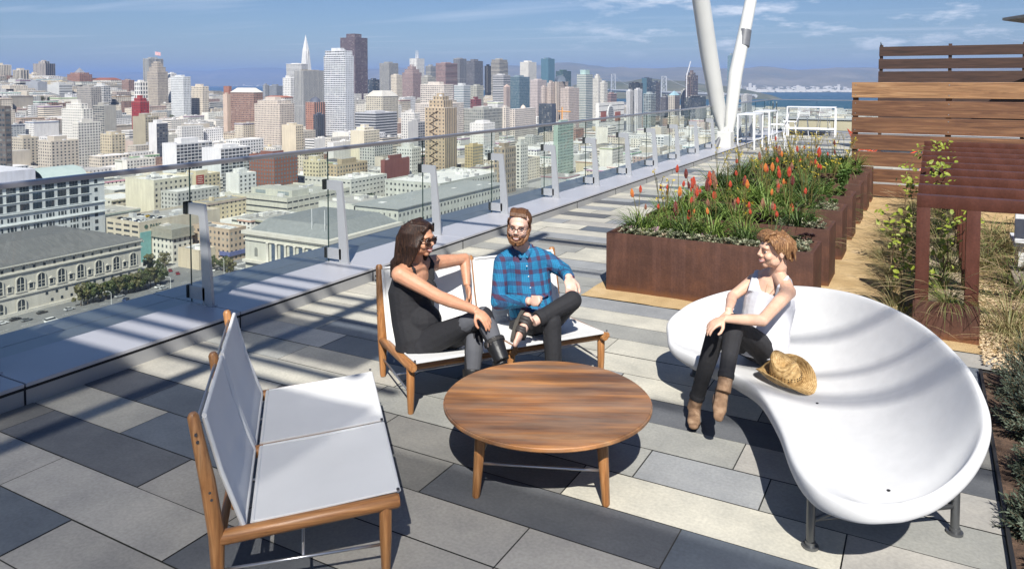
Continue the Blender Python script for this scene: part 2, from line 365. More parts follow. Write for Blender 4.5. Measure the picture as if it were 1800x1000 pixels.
# needle pyramid
o=empty('pyramid_tower',atd(538,120,2500)*1.0,0,'slender white pyramid tower rising to a needle point','tower'); o.location.z=GZ
b=BM(); zt=atd(538,62,2500).z-GZ; zs=atd(538,91,2500).z-GZ
b.pyramid(-22,22,-22,22,0,zs,(.66,.66,.64),.36,(.0,.42,0),(1,48)); b.build('walls',o)
b=BM(); b.pyramid(-8,8,-8,8,zs,zt,(.74,.74,.73),.02); b.build('spire',o)
b=BM(); b.block(-10.5,-7,-2,2,zs*.62,zs*1.03,(.66,.66,.64),'blank'); b.block(7,10.5,-2,2,zs*.62,zs*1.03,(.66,.66,.64),'blank'); b.build('wing',o)
landmarks.append((538,90,'white pyramid tower'))
H(517,533,572,124,1350,'broad stone-grey ribbed hotel slab left of the white tower',(.43,.43,.42),(3.2,60,.35,1,0),stX=(2.6,60,.3,1,0),short='ribbed grey hotel slab',crown=('slab',(.45,.40,.30),1))
H(569,607,622,98,1180,'tall white tower with gridded dark windows and plain white flank',(.64,.66,.69),(3.4,3.3,.74,.5,0),stX=(4.2,3.3,.34,.42,0),tiers=((.06,.02,9),),short='tall white gridded tower')
H(598,624,646,66,1900,'tall dark maroon-brown tower, highest on the skyline',(.17,.125,.14),(3,3.6,.5,.7,0),stX=(3,3.6,.5,.7,0),tiers=((.22,.22,7),),short='dark brown tower',box=False)
H(647,655,667,141,1700,'low dark glass block right of the dark brown tower',(.06,.08,.12),GD)
H(667,684,700,112,2100,'grey-beige flat-topped office tower with fine grid',(.33,.33,.32),PN,short='grey-beige office tower')
H(687,697,707,133,1600,'cream art deco block with a stepped top',CR,PN)
H(643,672,700,170,1250,'massive cream building with steep pale roofs and gables',(.58,.54,.45),P,crown=('hip',(.55,.53,.48),10),short='massive cream gabled building')
H(707,726,741,128,1750,'pinkish-brown tower with a rounded stepped crown',(.36,.27,.26),PN,tiers=((.12,.12,6),(.16,.16,5)),short='pinkish tower with stepped crown')
H(720,733,746,103,2250,'white twin-topped tower with two small spires',WH,(5,4,.4,.6,0),crown=('twin',(.6,.6,.6),15),short='white twin-spired tower')
H(740,752,766,136,1650,'pale block with wide windows right of the pinkish tower',(.42,.41,.37),P)
H(748,757,766,117,2300,'grey tower half hidden behind the pink striped tower',GY,HS)
H(766,783,804,112,1900,'pinkish striped square office tower',(.36,.25,.24),(3,3.4,.7,.5,0),stX=(60,3.4,1,.5,0),short='pink striped office tower')
H(797,808,820,104,2200,'tall mid-grey office slab',(.30,.30,.31),(3,60,.5,1,0),short='mid-grey slab')
H(820,834,849,108,1950,'charcoal square office tower with fine grid',(.16,.16,.18),(3,3.5,.6,.5,.2),short='charcoal square tower')
H(739,780,797,150,1200,'big white stepped apartment block with rows of square openings',(.66,.60,.54),(3.6,3.2,.6,.5,0),tiers=(),short='white stepped apartment block')
H(730,760,815,184,1140,'lower wing of the white stepped block, spreading right behind the tan tower',(.66,.60,.54),(3.6,3.2,.6,.5,0))
H(798,815,827,151,1500,'white office block with pale blue banded windows',(.60,.62,.62),(60,3.4,1,.4,.5),short='white blue-banded block')
H(827,838,850,152,1450,'grey-beige block beside the white blue-banded block',(.42,.42,.37),P)
H(827,836,846,176,1250,'small dark red building below the grey-beige block',(.20,.07,.08),P)
H(852,857,864,117,2100,'narrow dark slab at the left of the beige tower',BK,VS)
H(863,878,893,109,2050,'beige tower with a sloped top above the striped office block',(.42,.40,.36),HS,tiers=((.04,.04,4),),short='beige sloped-top tower')
H(866,885,897,133,1650,'office block with bold black and white horizontal stripes',(.52,.52,.53),(60,3.8,1,.5,0),short='black and white striped block')
H(885,890,897,153,1350,'slender pale pink tower with vertical ribs and a pointed top',(.62,.50,.45),(2.2,60,.4,1,0),crown=('pyr',(.5,.38,.33),5),short='slender pink tower')
H(895,913,931,136,1700,'blue-grey glass office block with gridded front',(.20,.27,.32),GL,stX=GL,short='blue-grey glass block')
H(914,929,943,110,2250,'bright white square tower above the glass blocks',(.74,.72,.66),PN,short='bright white square tower')
H(932,945,961,142,1600,'pinkish-cream tower with tight window grid',(.56,.49,.47),PN,short='pink-cream grid tower')
H(951,964,975,104,2150,'blue glass tower with slanted top',(.12,.22,.30),GB,stX=GB,short='blue glass tower')
H(977,990,1004,126,2050,'dark green glass tower',(.06,.12,.12),(3,3.5,.9,.8,.4),stX=(3,3.5,.9,.8,.4),short='dark green glass tower')
H(951,957,962,154,1480,'left stepped wing of the cream tower with the arched glass top',(.55,.47,.42),PN,stX=PN)
H(962,968,975,147,1490,'cream wing with dark slits under the arched glass top',(.55,.47,.42),PN)
H(970,982,999,144,1500,'cream tower crowned with a great arched glass fan',(.50,.43,.38),(4,60,.5,1,0),stX=(3,3.3,.45,.5,0),crown=('fan',(.13,.16,.2),11),short='tower with arched glass fan')
H(985,1000,1018,156,1440,'cream stepped wing right of the arched glass fan',(.55,.47,.42),PN,short='stepped wing right of the fan')
H(1014,1030,1042,131,1500,'pale green-white tower with glass box top',(.50,.52,.48),(60,3.4,1,.35,.6),stX=(60,3.4,1,.4,.5),crown=('slab',(.35,.48,.46),8),short='pale green-white tower')
H(1042,1052,1058,138,1700,'white apartment tower with stepped top, left of a pair',(.66,.64,.58),PN,tiers=((.2,.2,5),))
H(1055,1062,1068,146,1600,'white apartment tower with stepped top, right of a pair',(.66,.64,.58),PN)
H(1066,1074,1084,166,1750,'brown-pink round-cornered block beside the white pair',(.34,.24,.23),HS)
H(947,970,977,184,1350,'plain dark slate cube left of the cream stepped wing',(.075,.09,.12),GD,stX='blank',short='dark slate cube',box=False)
_mus=H(1047,1053,1097,183,1250,'white museum with sloping sides and a big round striped window',(.70,.69,.65),'blank',stX=(60,9,1,.12,0),short='white museum with round window',box=False)
H(1101,1107,1114,161,1500,'left of two matching white slit-windowed apartment towers',(.68,.68,.68),(4,60,.35,1,0),stX=(4,60,.35,1,0),short='left white slit-windowed tower')
H(1115,1121,1129,158,1500,'right of two matching white slit-windowed apartment towers',(.68,.68,.68),(4,60,.35,1,0),stX=(4,60,.35,1,0),short='right white slit-windowed tower')
H(1105,1119,1130,147,1950,'black office block behind the two white slit-windowed towers',BK,GD,short='black office block')
H(1128,1137,1146,138,2050,'dark blue glass block right of the black office block',(.07,.10,.14),GB,stX=GD)
H(1145,1153,1161,145,2000,'dark slab with a brown side right of the dark blue glass block',(.07,.09,.13),GD,colX=(.14,.09,.08))
H(1131,1144,1153,166,1600,'pale blue-grey apartment block with balconies',(.36,.42,.43),BAL,stX=BAL,short='pale blue-grey apartment block')
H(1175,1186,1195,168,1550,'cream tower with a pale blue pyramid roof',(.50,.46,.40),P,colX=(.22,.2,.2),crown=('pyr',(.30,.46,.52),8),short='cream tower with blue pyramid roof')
H(1161,1170,1177,172,1600,'dark block left of the blue pyramid roof',(.13,.13,.15),P)
H(1197,1206,1213,160,1800,'pale construction-stage block below the crane',(.45,.46,.44),P)
H(1205,1217,1227,133,1750,'half-built dark tower of bare columns under a crane',(.17,.13,.13),(4,4,.7,.8,0),stX=(4,4,.7,.8,0),tiers=((.2,.2,5),),short='half-built dark tower')
H(1203,1209,1241,173,1500,'black glass low office block beside the white columns',(.05,.06,.075),GD,stX=GD,short='black glass low block')
H(1262,1268,1276,170,1650,'teal glass block with a white rounded cap seen between the white columns',(.08,.26,.27),GB,stX=GB,crown=('slab',(.75,.75,.75),7))
H(1279,1286,1292,99,2300,'very slim steel-blue glass tower behind the right white column',(.28,.34,.38),GB,stX=GB,tiers=((.1,.1,2),),short='slim steel-blue glass tower')
H(1258,1262,1267,124,2100,'white tower with a rounded lantern top between the white columns',(.7,.7,.68),HS,crown=('dome',(.7,.7,.7),5))
H(1303,1313,1322,168,1900,'pale apartment block just right of the right white column',(.42,.42,.42),P)
# --- middle distance
H(108,146,163,192,1000,'white stepped apartment tower left of centre-left, taller rear one of two',(.68,.66,.60),(4,3.6,.35,.4,0),stX=P,tiers=((.15,.15,9),),short='rear white stepped tower')
H(127,137,177,217,880,'white apartment slab with tight grid, in front of the rear stepped tower',(.66,.64,.58),(4,3.5,.35,.4,0),stX=(3.4,3.3,.5,.5,0),short='front white apartment slab')
H(135,160,178,155,1350,'grey older apartment block on the slope',(.36,.34,.31),P)
H(162,182,194,152,1420,'white apartment block on the slope with balconies',(.64,.64,.62),BAL)
H(163,183,204,187,1080,'grey concrete apartment block with balconies, right of the white stepped tower',(.38,.37,.33),BAL,stX='blank')
H(231,246,262,179,1150,'deep red painted building with stepped roof',(.30,.035,.035),(5,4,.3,.4,0),stX=(5,4,.3,.4,0),tiers=((.15,.15,6),),short='deep red building')
H(233,255,279,207,970,'olive-beige building with blank left wall below the deep red building',(.38,.34,.25),'blank',stX=P,short='olive-beige building')
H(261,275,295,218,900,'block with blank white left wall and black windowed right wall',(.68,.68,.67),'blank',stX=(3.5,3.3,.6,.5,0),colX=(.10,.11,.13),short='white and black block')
H(285,310,373,255,740,'white hotel slab with dark balcony grid, left one of two',(.66,.67,.67),'blank',stX=(4.4,3.2,.84,.72,0),short='left white balcony hotel')
H(355,388,440,263,720,'white hotel slab with dark balcony grid, right one of two',(.66,.67,.67),'blank',stX=(4.4,3.2,.84,.72,0),short='right white balcony hotel')
H(438,482,523,276,640,'brown brick apartment block with many small white-framed windows',(.235,.105,.075),(3.4,3.3,.38,.5,1),stX=(3.4,3.3,.38,.5,1),roof=RG,short='brown brick apartment block')
H(447,492,517,183,1080,'cream ornate apartment building with three wings',(.62,.54,.46),PN,tiers=((.1,.05,6),),short='cream ornate apartment building')
H(464,500,516,172,1250,'white gabled building with reddish roofs behind the cream ornate building',(.64,.61,.56),P,crown=('hip',(.34,.14,.09),3))
H(537,552,571,180,1180,'salmon building with round dark dome left of the white tower',(.45,.24,.18),P,stX=(5,60,.5,1,0),crown=('dome',(.09,.10,.13),9),short='salmon domed building')
H(551,558,571,203,1120,'dark blue-black glass infill block below the dome',(.09,.10,.13),(4,60,.6,1,0))
H(495,520,533,222,930,'cream block with blank left wall and small windows',(.64,.56,.42),'blank',stX=PN,short='cream blank-walled block')
H(624,660,698,200,1080,'office block with black and white horizontal bands, stepped to the right',(.46,.47,.50),(60,3.8,1,.55,0),stX=(60,3.8,1,.55,0),short='banded office block')
H(616,640,667,230,900,'cream stepped block in front of the banded office block',(.66,.60,.46),'blank',stX=PN,tiers=((.2,.2,5),),short='cream stepped block')
H(717,735,747,216,950,'grey blank-sided block left of the tan deco tower',(.36,.36,.36),'blank',stX=BAL)
H(705,728,738,200,1050,'white low block left of the tan deco tower',(.68,.66,.62),P)
# tan art deco tower
_tan=H(747,782,803,190,760,'tall tan art deco tower with vertical piers and zigzag fire stairs',(.44,.35,.24),(4.2,3.6,.3,.5,0),stX=(3.2,70,.35,1,0),tiers=((.14,.12,13),(.12,.12,7)),short='tan art deco tower')
H(697,724,740,262,770,'white narrow block with small windows, left of the tan deco tower',(.62,.62,.58),(3,3.4,.4,.45,0))
H(814,850,886,193,1200,'grey classical block with pillars and cornice',(.34,.35,.32),(4,5,.45,.6,0),stX=(4,5,.45,.6,0),short='grey classical block')
H(826,850,870,217,1000,'white block with a flat roof pavilion',(.68,.67,.63),(4,4,.25,.3,0),crown=('slab',(.66,.65,.62),4))
H(880,889,896,190,1250,'white ornate building with arched openings',(.66,.60,.53),P)
H(896,905,942,192,1280,'white building with domed corner turret',(.66,.60,.54),P,crown=('dome',(.6,.5,.42),6),short='white turreted building')
H(817,831,849,258,820,'yellow and blue painted hotel with rows of windows',(.52,.42,.24),PN,stX=(3.2,3.4,.5,.5,.6),short='yellow painted hotel')
H(973,981,1008,219,840,'pale green apartment block with a strict window grid',(.34,.44,.38),'blank',stX=(3.6,3.4,.45,.5,0),colX=(.34,.45,.39),short='pale green apartment block')
H(906,915,928,255,760,'white corner block with bands of round-headed windows',(.60,.59,.54),P,short='white corner block')
H(868,888,907,262,720,'brown-beige warehouse with pillared front',(.33,.27,.20),(4,5,.5,.6,0))
H(575,592,646,292,690,'tan stone block with deep cornice and rows of windows',(.43,.35,.24),P,stX=(4,3.6,.45,.5,0),roof=RG,short='tan cornice block')
H(533,560,574,285,680,'cream apartment block left of the tan cornice block',(.60,.54,.38),(3.4,3.4,.4,.45,0),roof=RL,short='cream apartment block')
H(669,676,720,284,720,'maroon brick hall with plain walls',(.22,.085,.075),'blank',stX='blank',roof=(.62,.60,.58),short='maroon brick hall')
_yel=H(310,344,387,310,640,'pale yellow block with a dark red wall sign',(.58,.51,.36),'blank',stX=P,short='yellow block with red sign')
H(397,420,450,308,600,'small white apartment block in front of the brick block',(.68,.68,.66),'blank',stX=P,short='small white apartment block')
H(176,196,220,238,860,'small yellow-fronted block right of the white slab',(.55,.48,.34),P)
H(20,40,68,244,860,'cream low block left of the white towers',(.50,.45,.36),P)
H(66,90,138,250,800,'low beige block with rows of windows below the white towers',(.52,.47,.39),P)
o=H(-40,8,19,190,520,'dark grey-brown office tower cut by the left edge',(.13,.115,.105),(4,3.4,.75,.5,.1),stX=(3,3.4,.7,.5,.1),short='dark tower at left edge')
# ------------------------------------------------------------------ near blocks built in place
def nearB(name,x0,x1,y0,y1,zt,label,colr,st,roof=RG,stX=None,short=None,cat='building',parapet=True,z0=GZ,colX=None,extra=()):
    o=empty(name,(x1,y0,z0),0,label,cat); b=BM()
    b.block(x0-x1,0,0,y1-y0,0,zt-z0,colr,st,roof,styleX=stX,colX=colX)
    if parapet: b.parapet(x0-x1,0,0,y1-y0,zt-z0,1.2,.7,tuple(q*.95 for q in colr))
    b.build('walls',o)
    rr=random.Random(int(x0*3+y0)); b=BM(); z=zt-z0; ww=x1-x0; dd=y1-y0
    for _ in range(int(3+ww*dd/260)):
        sx,sy,h=rr.uniform(1.5,6),rr.uniform(1.5,6),rr.uniform(.8,2.6)
        ux,uy=rr.uniform(-ww+2,-sx-2) if ww>sx+5 else -ww/2,rr.uniform(2,dd-sy-2) if dd>sy+5 else dd/3
        b.block(ux,ux+sx,uy,uy+sy,z,z+h,rr.choice([(.6,.6,.6),(.45,.46,.47),(.7,.7,.68),(.3,.3,.31)]),'blank',rr.choice([RL,RG]))
    for e in extra: b.block(*e)
    b.build('roof_units',o)
    p=proj((x1,(y0+y1)/2,zt)); landmarks.append((p[0],p[1],short or label)); foot.append((x0-4,x1+4,y0-4,y1+4,zt)); return o
def wingeo(mb,w,h,fr=.25,arch=False):
    pass
# dark glass & stone materials for modelled windows
M_GLASSD=flat('window_glass',(.035,.045,.055),.12,var=.3,scale=.3)
M_STONE=noise_mat('pale_stone',[(.3,(.50,.47,.41)),(.7,(.58,.55,.49))],scale=.25,rough=.85,fine=(2,.08))
M_WSTONE=noise_mat('white_cladding',[(.3,(.60,.62,.62)),(.7,(.66,.68,.68))],scale=.15,rough=.7,fine=(1,.05))
M_SLATE=noise_mat('slate_roof',[(.3,(.105,.105,.105)),(.7,(.155,.153,.15))],scale=.2,rough=.7,stretch=(1,4,1),fine=(2,.15))
M_ROOFG=noise_mat('green_metal_roof',[(.3,(.34,.42,.39)),(.7,(.40,.48,.44))],scale=.2,rough=.6)
def arch_window(h=7,w=3.2):
    """recessed round-headed window with stone surround, in the YZ plane facing +X"""
    mb=MB(); n=10
    out=[(-w/2,0),(w/2,0)]+[(w/2*math.cos(a*pi/n),h-w/2+w/2*math.sin(a*pi/n)) for a in range(n+1)]
    vs=[(.12,y,z) for y,z in out]; mb.add(vs,[tuple(range(len(vs)))]); return mb
def surround(h,w,t=.5):
    mb=MB(); n=10
    o1=[(-w/2,0)]+[(-w/2*math.cos(a*pi/n),h-w/2+w/2*math.sin(a*pi/n)) for a in range(n+1)]+[(w/2,0)]
    o2=[(-w/2-t,0)]+[(-(w/2+t)*math.cos(a*pi/n),h-w/2+(w/2+t)*math.sin(a*pi/n)) for a in range(n+1)]+[(w/2+t,0)]
    m=len(o1); vs=[(.02,y,z) for y,z in o1]+[(.02,y,z) for y,z in o2]+[(.4,y,z) for y,z in o1]+[(.4,y,z) for y,z in o2]
    fs=[]
    for i in range(m-1): fs+=[(2*m+i,3*m+i,3*m+i+1,2*m+i+1),(i,i+1,2*m+i+1,2*m+i),(m+i,3*m+i,3*m+i+1,m+i+1)]
    mb.add(vs,fs)
    mb.box(.10,.22,-.12,.12,0,h); mb.box(.10,.22,-w/2,w/2,h*.45,h*.45+.25); mb.box(.10,.22,-w/2,w/2,h*.22,h*.22+.15)
    mb.box(0,.55,-w/2-.8,w/2+.8,-.5,-.08); return mb
# -- civic block with arched windows and slate roof, along the street at lower left
XS=-366.0
Yend=atx(247,420,XS).y; zE=atx(247,420,XS).z
Ys=Yend-190; hE=zE-GZ
o=empty('civic_building',(XS,Yend,GZ),0,'long pale stone civic block with arched windows, arched doorways and dark slate roof','building')
b=BM(); b.block(-62,0,Ys-Yend,0,0,hE,(.54,.51,.45),'blank',(.3,.3,.3)); b.build('walls',o)
mb=MB()
for z,t,d in ((hE-1.0,1.0,1.1),(hE-4.6,.7,.8),(hE*.36,.8,.6),(.01,1.5,.7)):
    mb.box(.003,d,Ys-Yend,.3,z,z+t)
for i in range(150): mb.box(.003,.8,Ys-Yend+i*1.28+.2,Ys-Yend+i*1.28+.7,hE-1.7,hE-1.01)
mb.build('cornice',M_STONE,o)
mb=MB(); e=1.2; zr=hE+.0
bs=[(e,Ys-Yend-e,zr),(e,e,zr),(-62-e,e,zr),(-62-e,Ys-Yend-e,zr)]; tp=[(-20,Ys-Yend+12,zr+6.5),(-20,-20,zr+6.5),(-44,-20,zr+6.5),(-44,Ys-Yend+12,zr+6.5)]
mb.add(bs+tp,[(0,1,5,4),(1,2,6,5),(2,3,7,6),(3,0,4,7),(4,5,6,7)]); mb.build('slate_roof',M_SLATE,o)
wm=arch_window(6.6,3.3); sm=surround(6.6,3.3)
me_w=wm.mesh('window'); me_s=sm.mesh('window_frame'); me_w.materials.append(M_GLASSD); me_s.materials.append(M_STONE)
mb=MB(); mb.box(.0,.12,-.8,.8,0,2.4); me_q=mb.mesh('window'); me_q.materials.append(M_GLASSD)
mb=MB(); mb.box(.0,.35,-1.2,1.2,-.35,-.02); mb.box(.0,.3,-1.15,-.85,0,2.4); mb.box(.0,.3,.85,1.15,0,2.4); mb.add([(.003,-1.5,2.5),(.5,-1.5,2.5),(.5,1.5,2.5),(.003,1.5,2.5),(.003,0,3.5),(.5,0,3.5)],[(0,1,5,4),(3,4,5,2),(1,2,5),(0,3,2,1)]); me_qs=mb.mesh('window_frame'); me_qs.materials.append(M_STONE)
def put(name,me,par,loc):
    q=bpy.data.objects.new(name,me); col.objects.link(q); q.parent=par; q.location=loc; return q
for i in range(13):
    y=-4.6-i*9.4; wz=hE*.36+2.0
    w_=put('window',me_w,o,(0,y,wz)); put('window_frame',me_s,w_,(0,0,0))
    w_=put('window',me_q,o,(0,y-4.7,wz+.5)); put('window_frame',me_qs,w_,(0,0,0))
    if i>=6:
        d_=put('arched_door',me_w,o,(.25,y,.2)); put('door_frame',me_s,d_,(0,0,0))
mb=MB(); mb.box(.0,.1,-.55,.55,0,1.3); me_k=mb.mesh('attic_window'); me_k.materials.append(M_GLASSD)
for i in range(30): put('attic_window',me_k,o,(.03,-3-i*4.7,hE-3.4))
for i in range(10): put('small_window',me_k,o,(.03,-4.6-i*4.7,2.6)); put('small_window',me_k,o,(.03,-7-i*4.7,hE*.36-2.4))
foot.append((XS-66,XS+5,Ys-5,Yend+5,zE)); landmarks.append((200,410,'slate-roofed civic block'))
# -- white federal block behind it
XF=-455.0
Yf=atx(184,350,XF).y; zF=atx(183,309,XF).z; hF=zF-GZ
o=empty('office_building',(XF,Yf,GZ),0,'big white office block with grouped windows and glassy top floors, behind the civic block','building')
b=BM(); b.block(-70,0,-200,0,0,hF,(.60,.62,.63),'blank',(.5,.5,.5)); b.build('walls',o)
mb=MB()
for z,t,d in ((hF-.9,.9,1.0),(hF-16.2,.5,.9),(hF-22.4,.7,1.1),(hF-4.6,.3,.5)): mb.box(.003,d,-200,.4,z,z+t)
mb.build('cornice',M_WSTONE,o)
def wingroup(ws,h,z=0):
    mb=MB()
    for (y,w) in ws: mb.box(0,.12,y-w/2,y+w/2,0,h)
    return mb
mW=wingroup([(-1.9,.9),(0,1.5),(1.9,.9)],2.3).mesh('window'); mW.materials.append(M_GLASSD)
mT=wingroup([(-1.75,1.55),(0,1.55),(1.75,1.55)],3.0).mesh('window'); mT.materials.append(M_GLASSD)
mG=wingroup([(-1.75,1.6),(0,1.6),(1.75,1.6)],4.0).mesh('window'); mG.materials.append(M_GLASSD)
nwin=0
for r_ in range(10):
    for c_ in range(10):
        y=-12.5-c_*7.15
        if nwin>=98: break
        if r_==0: put('window',mT,o,(.02,y,hF-4.2))
        elif r_==1: put('window',mG,o,(.02,y,hF-9.6))
        elif r_==2: put('window',mG,o,(.02,y,hF-15.0))
        elif r_==3: put('window',mW,o,(.02,y,hF-20.6))
        else: put('window',mW,o,(.02,y,hF-26.0-(r_-4)*3.9))
        nwin+=1
mb=MB()
for r_ in range(9): mb.box(0,.12,-6.6,-4.6,hF-(4.2 if r_==0 else 9.4 if r_==1 else 15 if r_==2 else 20.6+(r_-3)*4.3),hF-(1.7 if r_==0 else 7 if r_==1 else 12.6 if r_==2 else 18.3+(r_-3)*4.3))
mb.build('corner_windows',M_GLASSD,o)
mb=MB(); mb.box(.05,.45,-200,-9,hF-9.9,hF-9.5); mb.box(.05,.45,-200,-9,hF-15.2,hF-14.9)
mb.build('spandrel',M_WSTONE,o)
b=BM(); b.block(-60,-14,-62,-34,hF,hF+7,(.50,.52,.56),'blank',(.55,.57,.6)); b.build('roof_housing',o)
mb=MB(); n=12
for i in range(n):
    a0,a1=pi*i/n,pi*(i+1)/n; r=7
    mb.add([(-22-14*math.cos(a0),-33,hF+r*math.sin(a0)*.9),(-22-14*math.cos(a1),-33,hF+r*math.sin(a1)*.9),(-22-14*math.cos(a1),-6,hF+r*math.sin(a1)*.9),(-22-14*math.cos(a0),-6,hF+r*math.sin(a0)*.9)],[(0,1,2,3)])
mb.build('vaulted_roof',M_ROOFG,o,smooth=60)
foot.append((XF-75,XF+5,Yf-210,Yf+5,zF)); landmarks.append((100,320,'big white office block'))
# -- parking garage with roof-top cars, right of the federal block
def blk(xl,xc,xr,yt,ybase,**k):
    c=atz(xc,ybase,GZ); x1,y0=c.x,c.y
    top=EYE+ray(xc,yt)*((Vector((x1,y0,0))-EYE).dot(FWD)/1.0) if False else None
    r=ray(xc,yt); t=y0/r.y; zt=CH+t*r.z
    x0=aty(xl,yt,y0).x; y1=atx(xr,yt,x1).y
    return x0,x1,y0,y1,zt
x0,x1,y0,y1,zt=blk(187,246,387,395,462)
GARZ=zt
x1g,y0g=x1,y0
garage=nearB('parking_garage',x0,x1,y0,min(y1,y0+120),zt,'beige parking garage with open decks and cars parked on its roof',(.56,.50,.40),(7,3.2,.72,.42,0),(.36,.35,.33),stX=(9,30,.0,.0,0),short='parking garage',cat='parking garage')
gx0,gx1,gy0,gy1=x0,x1,y0,min(y1,y0+120)
def sign_text(s,loc,rot,size,mat,parent,ext=.03,name='lettering'):
    cu=bpy.data.curves.new(name,'FONT'); cu.body=s; cu.size=size; cu.extrude=ext
    ob=bpy.data.objects.new('tmp',cu); dg=bpy.context.evaluated_depsgraph_get(); col.objects.link(ob); dg.update()
    me=bpy.data.meshes.new_from_object(ob.evaluated_get(dg)); bpy.data.objects.remove(ob); me.name=name
    o=link_mesh(name,me,mat,parent,loc,rot); return o
sign_text('\u25CF PARK',(.2,3.0,zt-GZ-3.2),(pi/2,0,pi/2),3.2,FLAT((.05,.10,.08)),garage)
mb=MB(); mb.box(.02,.35,.5,7.5,zt-GZ-30,zt-GZ-5); mb.build('glass_corner',FLAT((.16,.34,.33)),garage)
x0,x1,y0,y1,zt=blk(254,304,338,408,463)
nb=nearB('apartment_building',x0,x1,y0,y1,zt,'white block with dark bracketed cornice on the street corner below the parking garage',(.62,.60,.54),(3.6,3.5,.4,.5,0),RG,short='white bracketed block')
mb=MB(); mb.box(x0-x1-1.2,1.2,-1.2,y1-y0+1,zt-GZ-4.2,zt-GZ-3.4); mb.box(x0-x1-.6,.6,-.6,y1-y0+.6,zt-GZ-3.4,zt-GZ+1.4); mb.build('cornice',FLAT((.27,.26,.22)),nb)
x0,x1,y0,y1,zt=blk(338,404,433,407,460)
nb=nearB('apartment_building',x0,x1,y0,y1,zt,'tan apartment block with a dark shopfront, left of the columned library',(.47,.37,.28),(3.6,3.8,.42,.45,0),RL,short='tan apartment block')
mb=MB(); mb.box(-8,.8,-.8,y1-y0,3.2,5.6); mb.build('awning',FLAT((.10,.12,.28)),nb)
x0,x1,y0,y1,zt=blk(313,350,379,444,475)
nearB('shop_building',x0,x1,y0,y1,zt,'low flat cream shop at the street corner',(.58,.50,.38),'blank',RL,short='low cream shop')
x0,x1,y0,y1,zt=blk(220,272,338,320,398)
nearB('apartment_building',x0,x1,y0,min(y1,y0+60),zt,'big cream block with blank left wall behind the parking garage',(.66,.62,.50),'blank',RL,stX=(4,4,.4,.45,0),short='cream block behind the garage')
x0,x1,y0,y1,zt=blk(395,505,690,352,395)
nb=nearB('office_building',x0,x1,y0,min(y1,y0+70),zt,'long low pale building with bands of small windows and a stepped roof',(.56,.55,.48),(60,5,1,.26,0),(.38,.38,.34),stX=(6,5,.8,.26,0),short='long low pale building',extra=())
b=BM(); z=zt-GZ; W=x1-x0
b.block(-W*.75,-W*.1,12,30,z,z+5,(.50,.50,.44),'blank',(.42,.42,.38)); b.block(-W*.68,-W*.52,11.7,12,z+1.2,z+3.8,(.26,.30,.31),'blank'); b.block(-W*.32,-W*.15,11.7,12,z+1.2,z+3.8,(.26,.30,.31),'blank'); b.build('roof_storey',nb)
x0,x1,y0,y1,zt=blk(440,560,690,345,372)
nearB('office_building',x0,x1,y0+40,y0+90,zt+8,'upper pale block behind the long low building',(.58,.58,.54),(5,4,.5,.3,0),RL)
x0,x1,y0,y1,zt=blk(560,622,683,362,402)
nearB('office_building',x0,x1,y0,y1,zt,'modern block with a white square window grid, between the low building and the curved roof',(.60,.60,.55),'blank',RG,stX=(4.5,4.5,.78,.74,0),short='white square-grid block')
# -- columned library
x0,x1,y0,y1,zt=blk(431,577,640,425,505)
o=empty('library_building',(x1,y0,GZ),0,'pale stone library with tall columns, dark banners and grey hipped roof','building')
W=x1-x0; Hh=zt-GZ; Dp=62
b=BM(); b.block(-W,0,0,Dp,0,Hh,(.52,.51,.45),'blank',(.3,.3,.3),styleX=(6,8,.25,.4,0)); b.build('walls',o)
mb=MB(); mb.box(-W-1.5,1.5,-1.5,Dp,Hh-1.5,Hh+.4); mb.box(-W-.8,.8,-.8,Dp,Hh-4.8,Hh-4.2)
for i in range(int(W/1.1)): mb.box(-W+i*1.1+.2,-W+i*1.1+.7,-1.1,-.003,Hh-2.2,Hh-1.51)
for i in range(60): mb.box(.003,1.1,i*1.1+.2,i*1.1+.7,Hh-2.2,Hh-1.51)
mb.build('cornice',M_STONE,o)
mb=MB(); mb.add([(-W+2,2,Hh+.41),(-2,2,Hh+.41),(-2,Dp,Hh+.41),(-W+2,Dp,Hh+.41),(-W+9,9,Hh+6.5),(-9,9,Hh+6.5),(-9,Dp-9,Hh+6.5),(-W+9,Dp-9,Hh+6.5)],[(0,1,5,4),(1,2,6,5),(2,3,7,6),(3,0,4,7),(4,5,6,7)]); mb.build('hipped_roof',FLAT((.20,.21,.21)),o)
mc=MB(); mc.lathe([(.85,0),(.85,.5),(.7,.6),(.62,10.2),(.8,10.5),(.85,11)],14); mec=mc.mesh('column'); mec.materials.append(M_STONE); mec.shade_smooth()
mbn=MB(); mbn.box(-1.25,1.25,-.16,-.02,0,9.6); meb=mbn.mesh('banner_window'); meb.materials.append(FLAT((.06,.085,.13)))
nC=6; c0=-W*.70; cs=W*.66/nC
for i in range(nC+1): put('column',mec,o,(c0+i*cs,-1.1,Hh-15.6))
for i in range(nC): put('banner_window',meb,o,(c0+(i+.5)*cs,0,Hh-15))
me_aw=arch_window(5,2.4).mesh('arched_niche'); me_aw.transform(Matrix.Rotation(-pi/2,4,'Z')); me_aw.materials.append(FLAT((.2,.2,.18)))
put('arched_niche',me_aw,o,(-W*.86,-.02,Hh-13.5))
mb=MB(); mb.box(-W-.6,.6,-1.9,-.003,Hh-17,Hh-15.6); mb.build('plinth',M_STONE,o)
foot.append((x0-5,x1+8,y0-5,y0+Dp+5,zt)); landmarks.append((500,430,'columned library')); LIB=(x0,x1,y0,y0+Dp,zt)
mb=MB(); mb.tube([(0,0,0),(0,0,14)],.12,6); fp=mb.mesh('flagpole'); fp.materials.append(FLAT((.75,.75,.75)))
